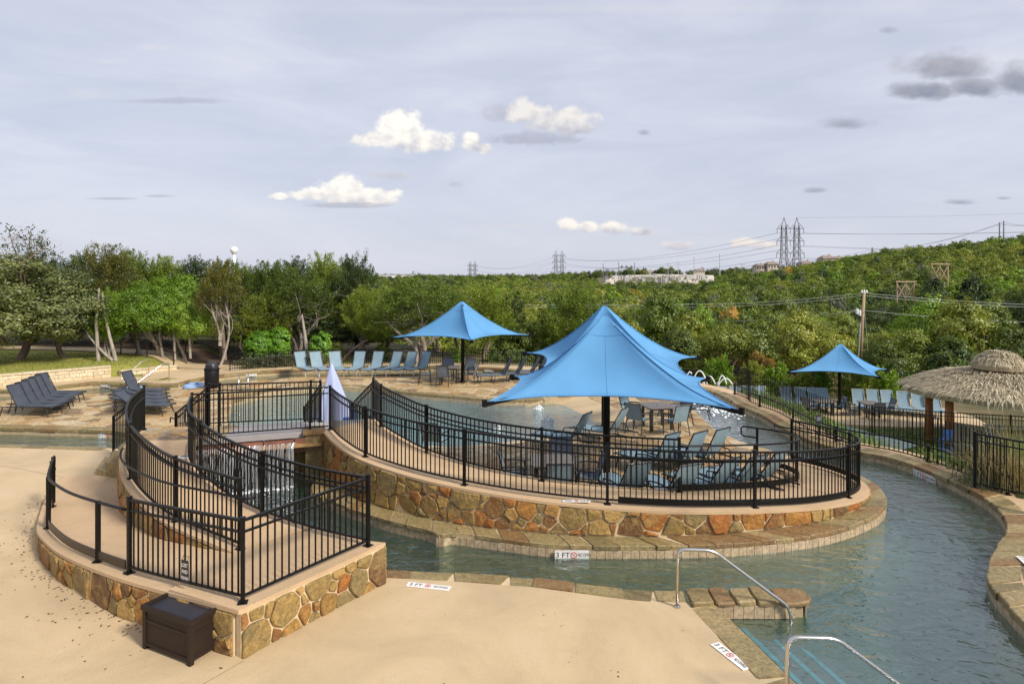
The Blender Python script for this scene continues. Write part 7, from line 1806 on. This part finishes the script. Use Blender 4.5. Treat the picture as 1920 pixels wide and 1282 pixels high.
# hillside trees: the ones that show largest as things, the rest of the wood as one mass
KINDS = [('hillbush0', 'hillbush1', 'hillbush2'), ('hilltall',), ('hillopen',)]
LOOK = {'olive': 'olive green', 'yellow': 'yellow olive', 'cedar': 'deep green', 'dark': 'dark evergreen', 'grey': 'grey green', 'rust': 'rusty orange', 'bright': 'fresh green', 'bronze': 'bronze green'}
FORM = {'hillbush0': 'rounded', 'hillbush1': 'rounded', 'hillbush2': 'spreading', 'hilltall': 'tall', 'hillopen': 'open-limbed', 'edgebush0': 'rounded', 'edgebush1': 'rounded', 'edgebush2': 'spreading', 'edgetall': 'tall', 'edgeopen': 'open-limbed'}
NTH = ['first', 'second', 'third', 'fourth', 'fifth', 'sixth', 'seventh', 'eighth', 'ninth', 'tenth', 'eleventh', 'twelfth', 'thirteenth', 'fourteenth', 'fifteenth', 'sixteenth', 'seventeenth', 'eighteenth', 'nineteenth', 'twentieth']
SEEN = {}
def where(px, y):
    row = 'at the edge' if y < 62 else 'on the lower slope' if y < 80 else 'midway up'
    c = 'by the rear canopy' if px < 860 else 'over the rear canopy' if px < 1000 else 'over the big canopy' if px < 1300 else 'past the big canopy' if px < 1480 else 'over the lower canopy' if px < 1680 else 'over the thatched hut'
    return row + ' ' + c
rr = random.Random(41); spots = []; cellz = {}
def far_ok(x, y, m):
    c = (int(x // 6), int(y // 6))
    for i in (-1, 0, 1):
        for j in (-1, 0, 1):
            for q in cellz.get((c[0] + i, c[1] + j), ()):
                if (q[0] - x) ** 2 + (q[1] - y) ** 2 < m * m: return False
    cellz.setdefault(c, []).append((x, y)); return True
sub_c = PD(1230, 530, 560)
for _ in range(60000):
    u_ = rr.random(); y = 50 + 480 * u_ ** 1.25; a = rr.uniform(-.28, .92); x = a * y
    if y < 62 and a < .12 and x < 6: continue
    if y < 54 and a > .2 and rr.random() < .5: continue
    # the substation clearing, and the sight line to it
    px = CX + FOC * a
    if 1120 < px < 1345 and y > 300 and not (rr.random() < .12 and y < 430): continue
    if (1674 < px < 1722 and 88 < y < 113) or (1740 < px < 1784 and 114 < y < 141) or (1572 < px < 1652 and y < 64): continue
    if not far_ok(x, y, 3.1 + y * .0034): continue
    spots.append((x, y))
spots.sort(key=lambda s: s[1])
def species(x, y):
    k = (-.35 if y < 75 else -.1) + math.sin(x * .043 + 1.3) + math.sin(y * .031 + x * .02) + rr.gauss(0, .9)
    if rr.random() < .006: return 'rust'
    if k > 1.25: return 'yellow'
    if k > .3: return rr.choice(['olive', 'olive', 'yellow', 'cedar'])
    if k > -.5: return rr.choice(['bright', 'olive', 'cedar', 'cedar'])
    if k > -1.2: return rr.choice(['cedar', 'olive', 'grey'])
    return rr.choice(['dark', 'cedar'])
nthings = 0; rest = {}
for (x, y) in spots:
    sp_k = species(x, y); s = rr.uniform(.72, 1.35) * (1 + y * .0008); a = x / y
    vis = -.06 < a < .86
    kd = rr.choice(('hillbush0', 'hillbush1', 'hillbush2', 'hillbush0', 'hillbush1', 'hilltall', 'hillopen', 'hilltall') if y < 120 else ('hillbush0', 'hillbush1', 'hillbush2'))
    if y < 95 and vis: kd = kd.replace('hill', 'edge')
    if nthings < 300 and vis and (a > .02 or y > 60):
        tree(kd, sp_k, x, y, s, s * rr.uniform(.85, 1.2), rr.uniform(0, 6.28), 'x', 'trees of the hillside wood', rr.choice(('bark', 'barkgrey')), 'hillside_tree'); nthings += 1; SEEN.setdefault((f'{FORM[kd]} {LOOK[sp_k]} tree', where(CX + FOC * a, y)), []).append((CX + FOC * a, TREES[-1]))
    else: rest.setdefault((kd if kd.startswith('hillbush') else kd.replace('edge', 'hill') if kd.startswith('edgebush') else 'hillbush0', sp_k), []).append((x, y, ground_z(x, y) - .2, s))
for (look, place_), L__ in SEEN.items():
    L__.sort(key=lambda q: q[0])
    for i, (px, t) in enumerate(L__): t['label'] = f'{look} {place_}' if len(L__) == 1 else f'{NTH[i]} {look} from the left {place_}'
# more, coarser, out to the horizon
for _ in range(2600):
    y = 520 + 1500 * rr.random() ** 1.3; a = rr.uniform(-.45, .95); px = CX + FOC * a
    if 1100 < px < 1360 and y < 720: continue
    x = a * y; rest.setdefault((rr.choice(('hillbush0', 'hillbush1', 'hillbush2')), rr.choice(('olive', 'cedar', 'dark', 'grey', 'cedar'))), []).append((x, y, ground_z(x, y) - .5, rr.uniform(1.3, 2.6)))
def scatter(keys_pts):
    """one object: points that carry crown meshes through geometry nodes"""
    me = bpy.data.meshes.new('wood'); vs = []; idx = []; sc_ = []
    keys = list(keys_pts)
    for k, key in enumerate(keys):
        for (x, y, z, s) in keys_pts[key]: vs.append((x, y, z)); idx.append(k); sc_.append(s)
    me.from_pydata(vs, [], []); me.attributes.new('kind_index', 'INT', 'POINT').data.foreach_set('value', idx); me.attributes.new('size', 'FLOAT', 'POINT').data.foreach_set('value', sc_)
    me.attributes.new('turn', 'FLOAT', 'POINT').data.foreach_set('value', [rr.uniform(0, 6.28) for _ in vs])
    ob = bpy.data.objects.new('hillside_wood', me); col.objects.link(ob); tag(ob, 'dense mixed wood covering the far slopes out to the horizon', 'wood', kind='stuff')
    ng = bpy.data.node_groups.new('wood_scatter', 'GeometryNodeTree'); ng.interface.new_socket('Geometry', in_out='INPUT', socket_type='NodeSocketGeometry'); ng.interface.new_socket('Geometry', in_out='OUTPUT', socket_type='NodeSocketGeometry')
    gi, go = ng.nodes.new('NodeGroupInput'), ng.nodes.new('NodeGroupOutput'); join = ng.nodes.new('GeometryNodeJoinGeometry')
    na = ng.nodes.new('GeometryNodeInputNamedAttribute'); na.data_type = 'INT'; na.inputs['Name'].default_value = 'kind_index'
    ns = ng.nodes.new('GeometryNodeInputNamedAttribute'); ns.data_type = 'FLOAT'; ns.inputs['Name'].default_value = 'size'
    nr_ = ng.nodes.new('GeometryNodeInputNamedAttribute'); nr_.data_type = 'FLOAT'; nr_.inputs['Name'].default_value = 'turn'
    cx_ = ng.nodes.new('ShaderNodeCombineXYZ'); ng.links.new(nr_.outputs['Attribute'], cx_.inputs[2])
    for k, (kd, lf) in enumerate(keys):
        src_me = PROT[kd][0].copy(); src_me.materials.clear(); src_me.materials.append(L_[lf])
        cmp_ = ng.nodes.new('FunctionNodeCompare'); cmp_.data_type = 'INT'; cmp_.operation = 'EQUAL'; ng.links.new(na.outputs['Attribute'], cmp_.inputs[2]); cmp_.inputs[3].default_value = k
        so = bpy.data.objects.new('wood_crown', src_me)      # source only, never linked to the scene
        oi = ng.nodes.new('GeometryNodeObjectInfo'); oi.inputs['Object'].default_value = so
        ip = ng.nodes.new('GeometryNodeInstanceOnPoints'); ng.links.new(gi.outputs[0], ip.inputs['Points']); ng.links.new(cmp_.outputs[0], ip.inputs['Selection']); ng.links.new(oi.outputs['Geometry'], ip.inputs['Instance']); ng.links.new(cx_.outputs[0], ip.inputs['Rotation']); ng.links.new(ns.outputs['Attribute'], ip.inputs['Scale'])
        ng.links.new(ip.outputs[0], join.inputs[0])
    ng.links.new(join.outputs[0], go.inputs[0]); md = ob.modifiers.new('wood_scatter', 'NODES'); md.node_group = ng
scatter(rest)
print('FLAGS', N_FLAG, 'TREES', len(spots), nthings, sum(len(v) for v in rest.values()))
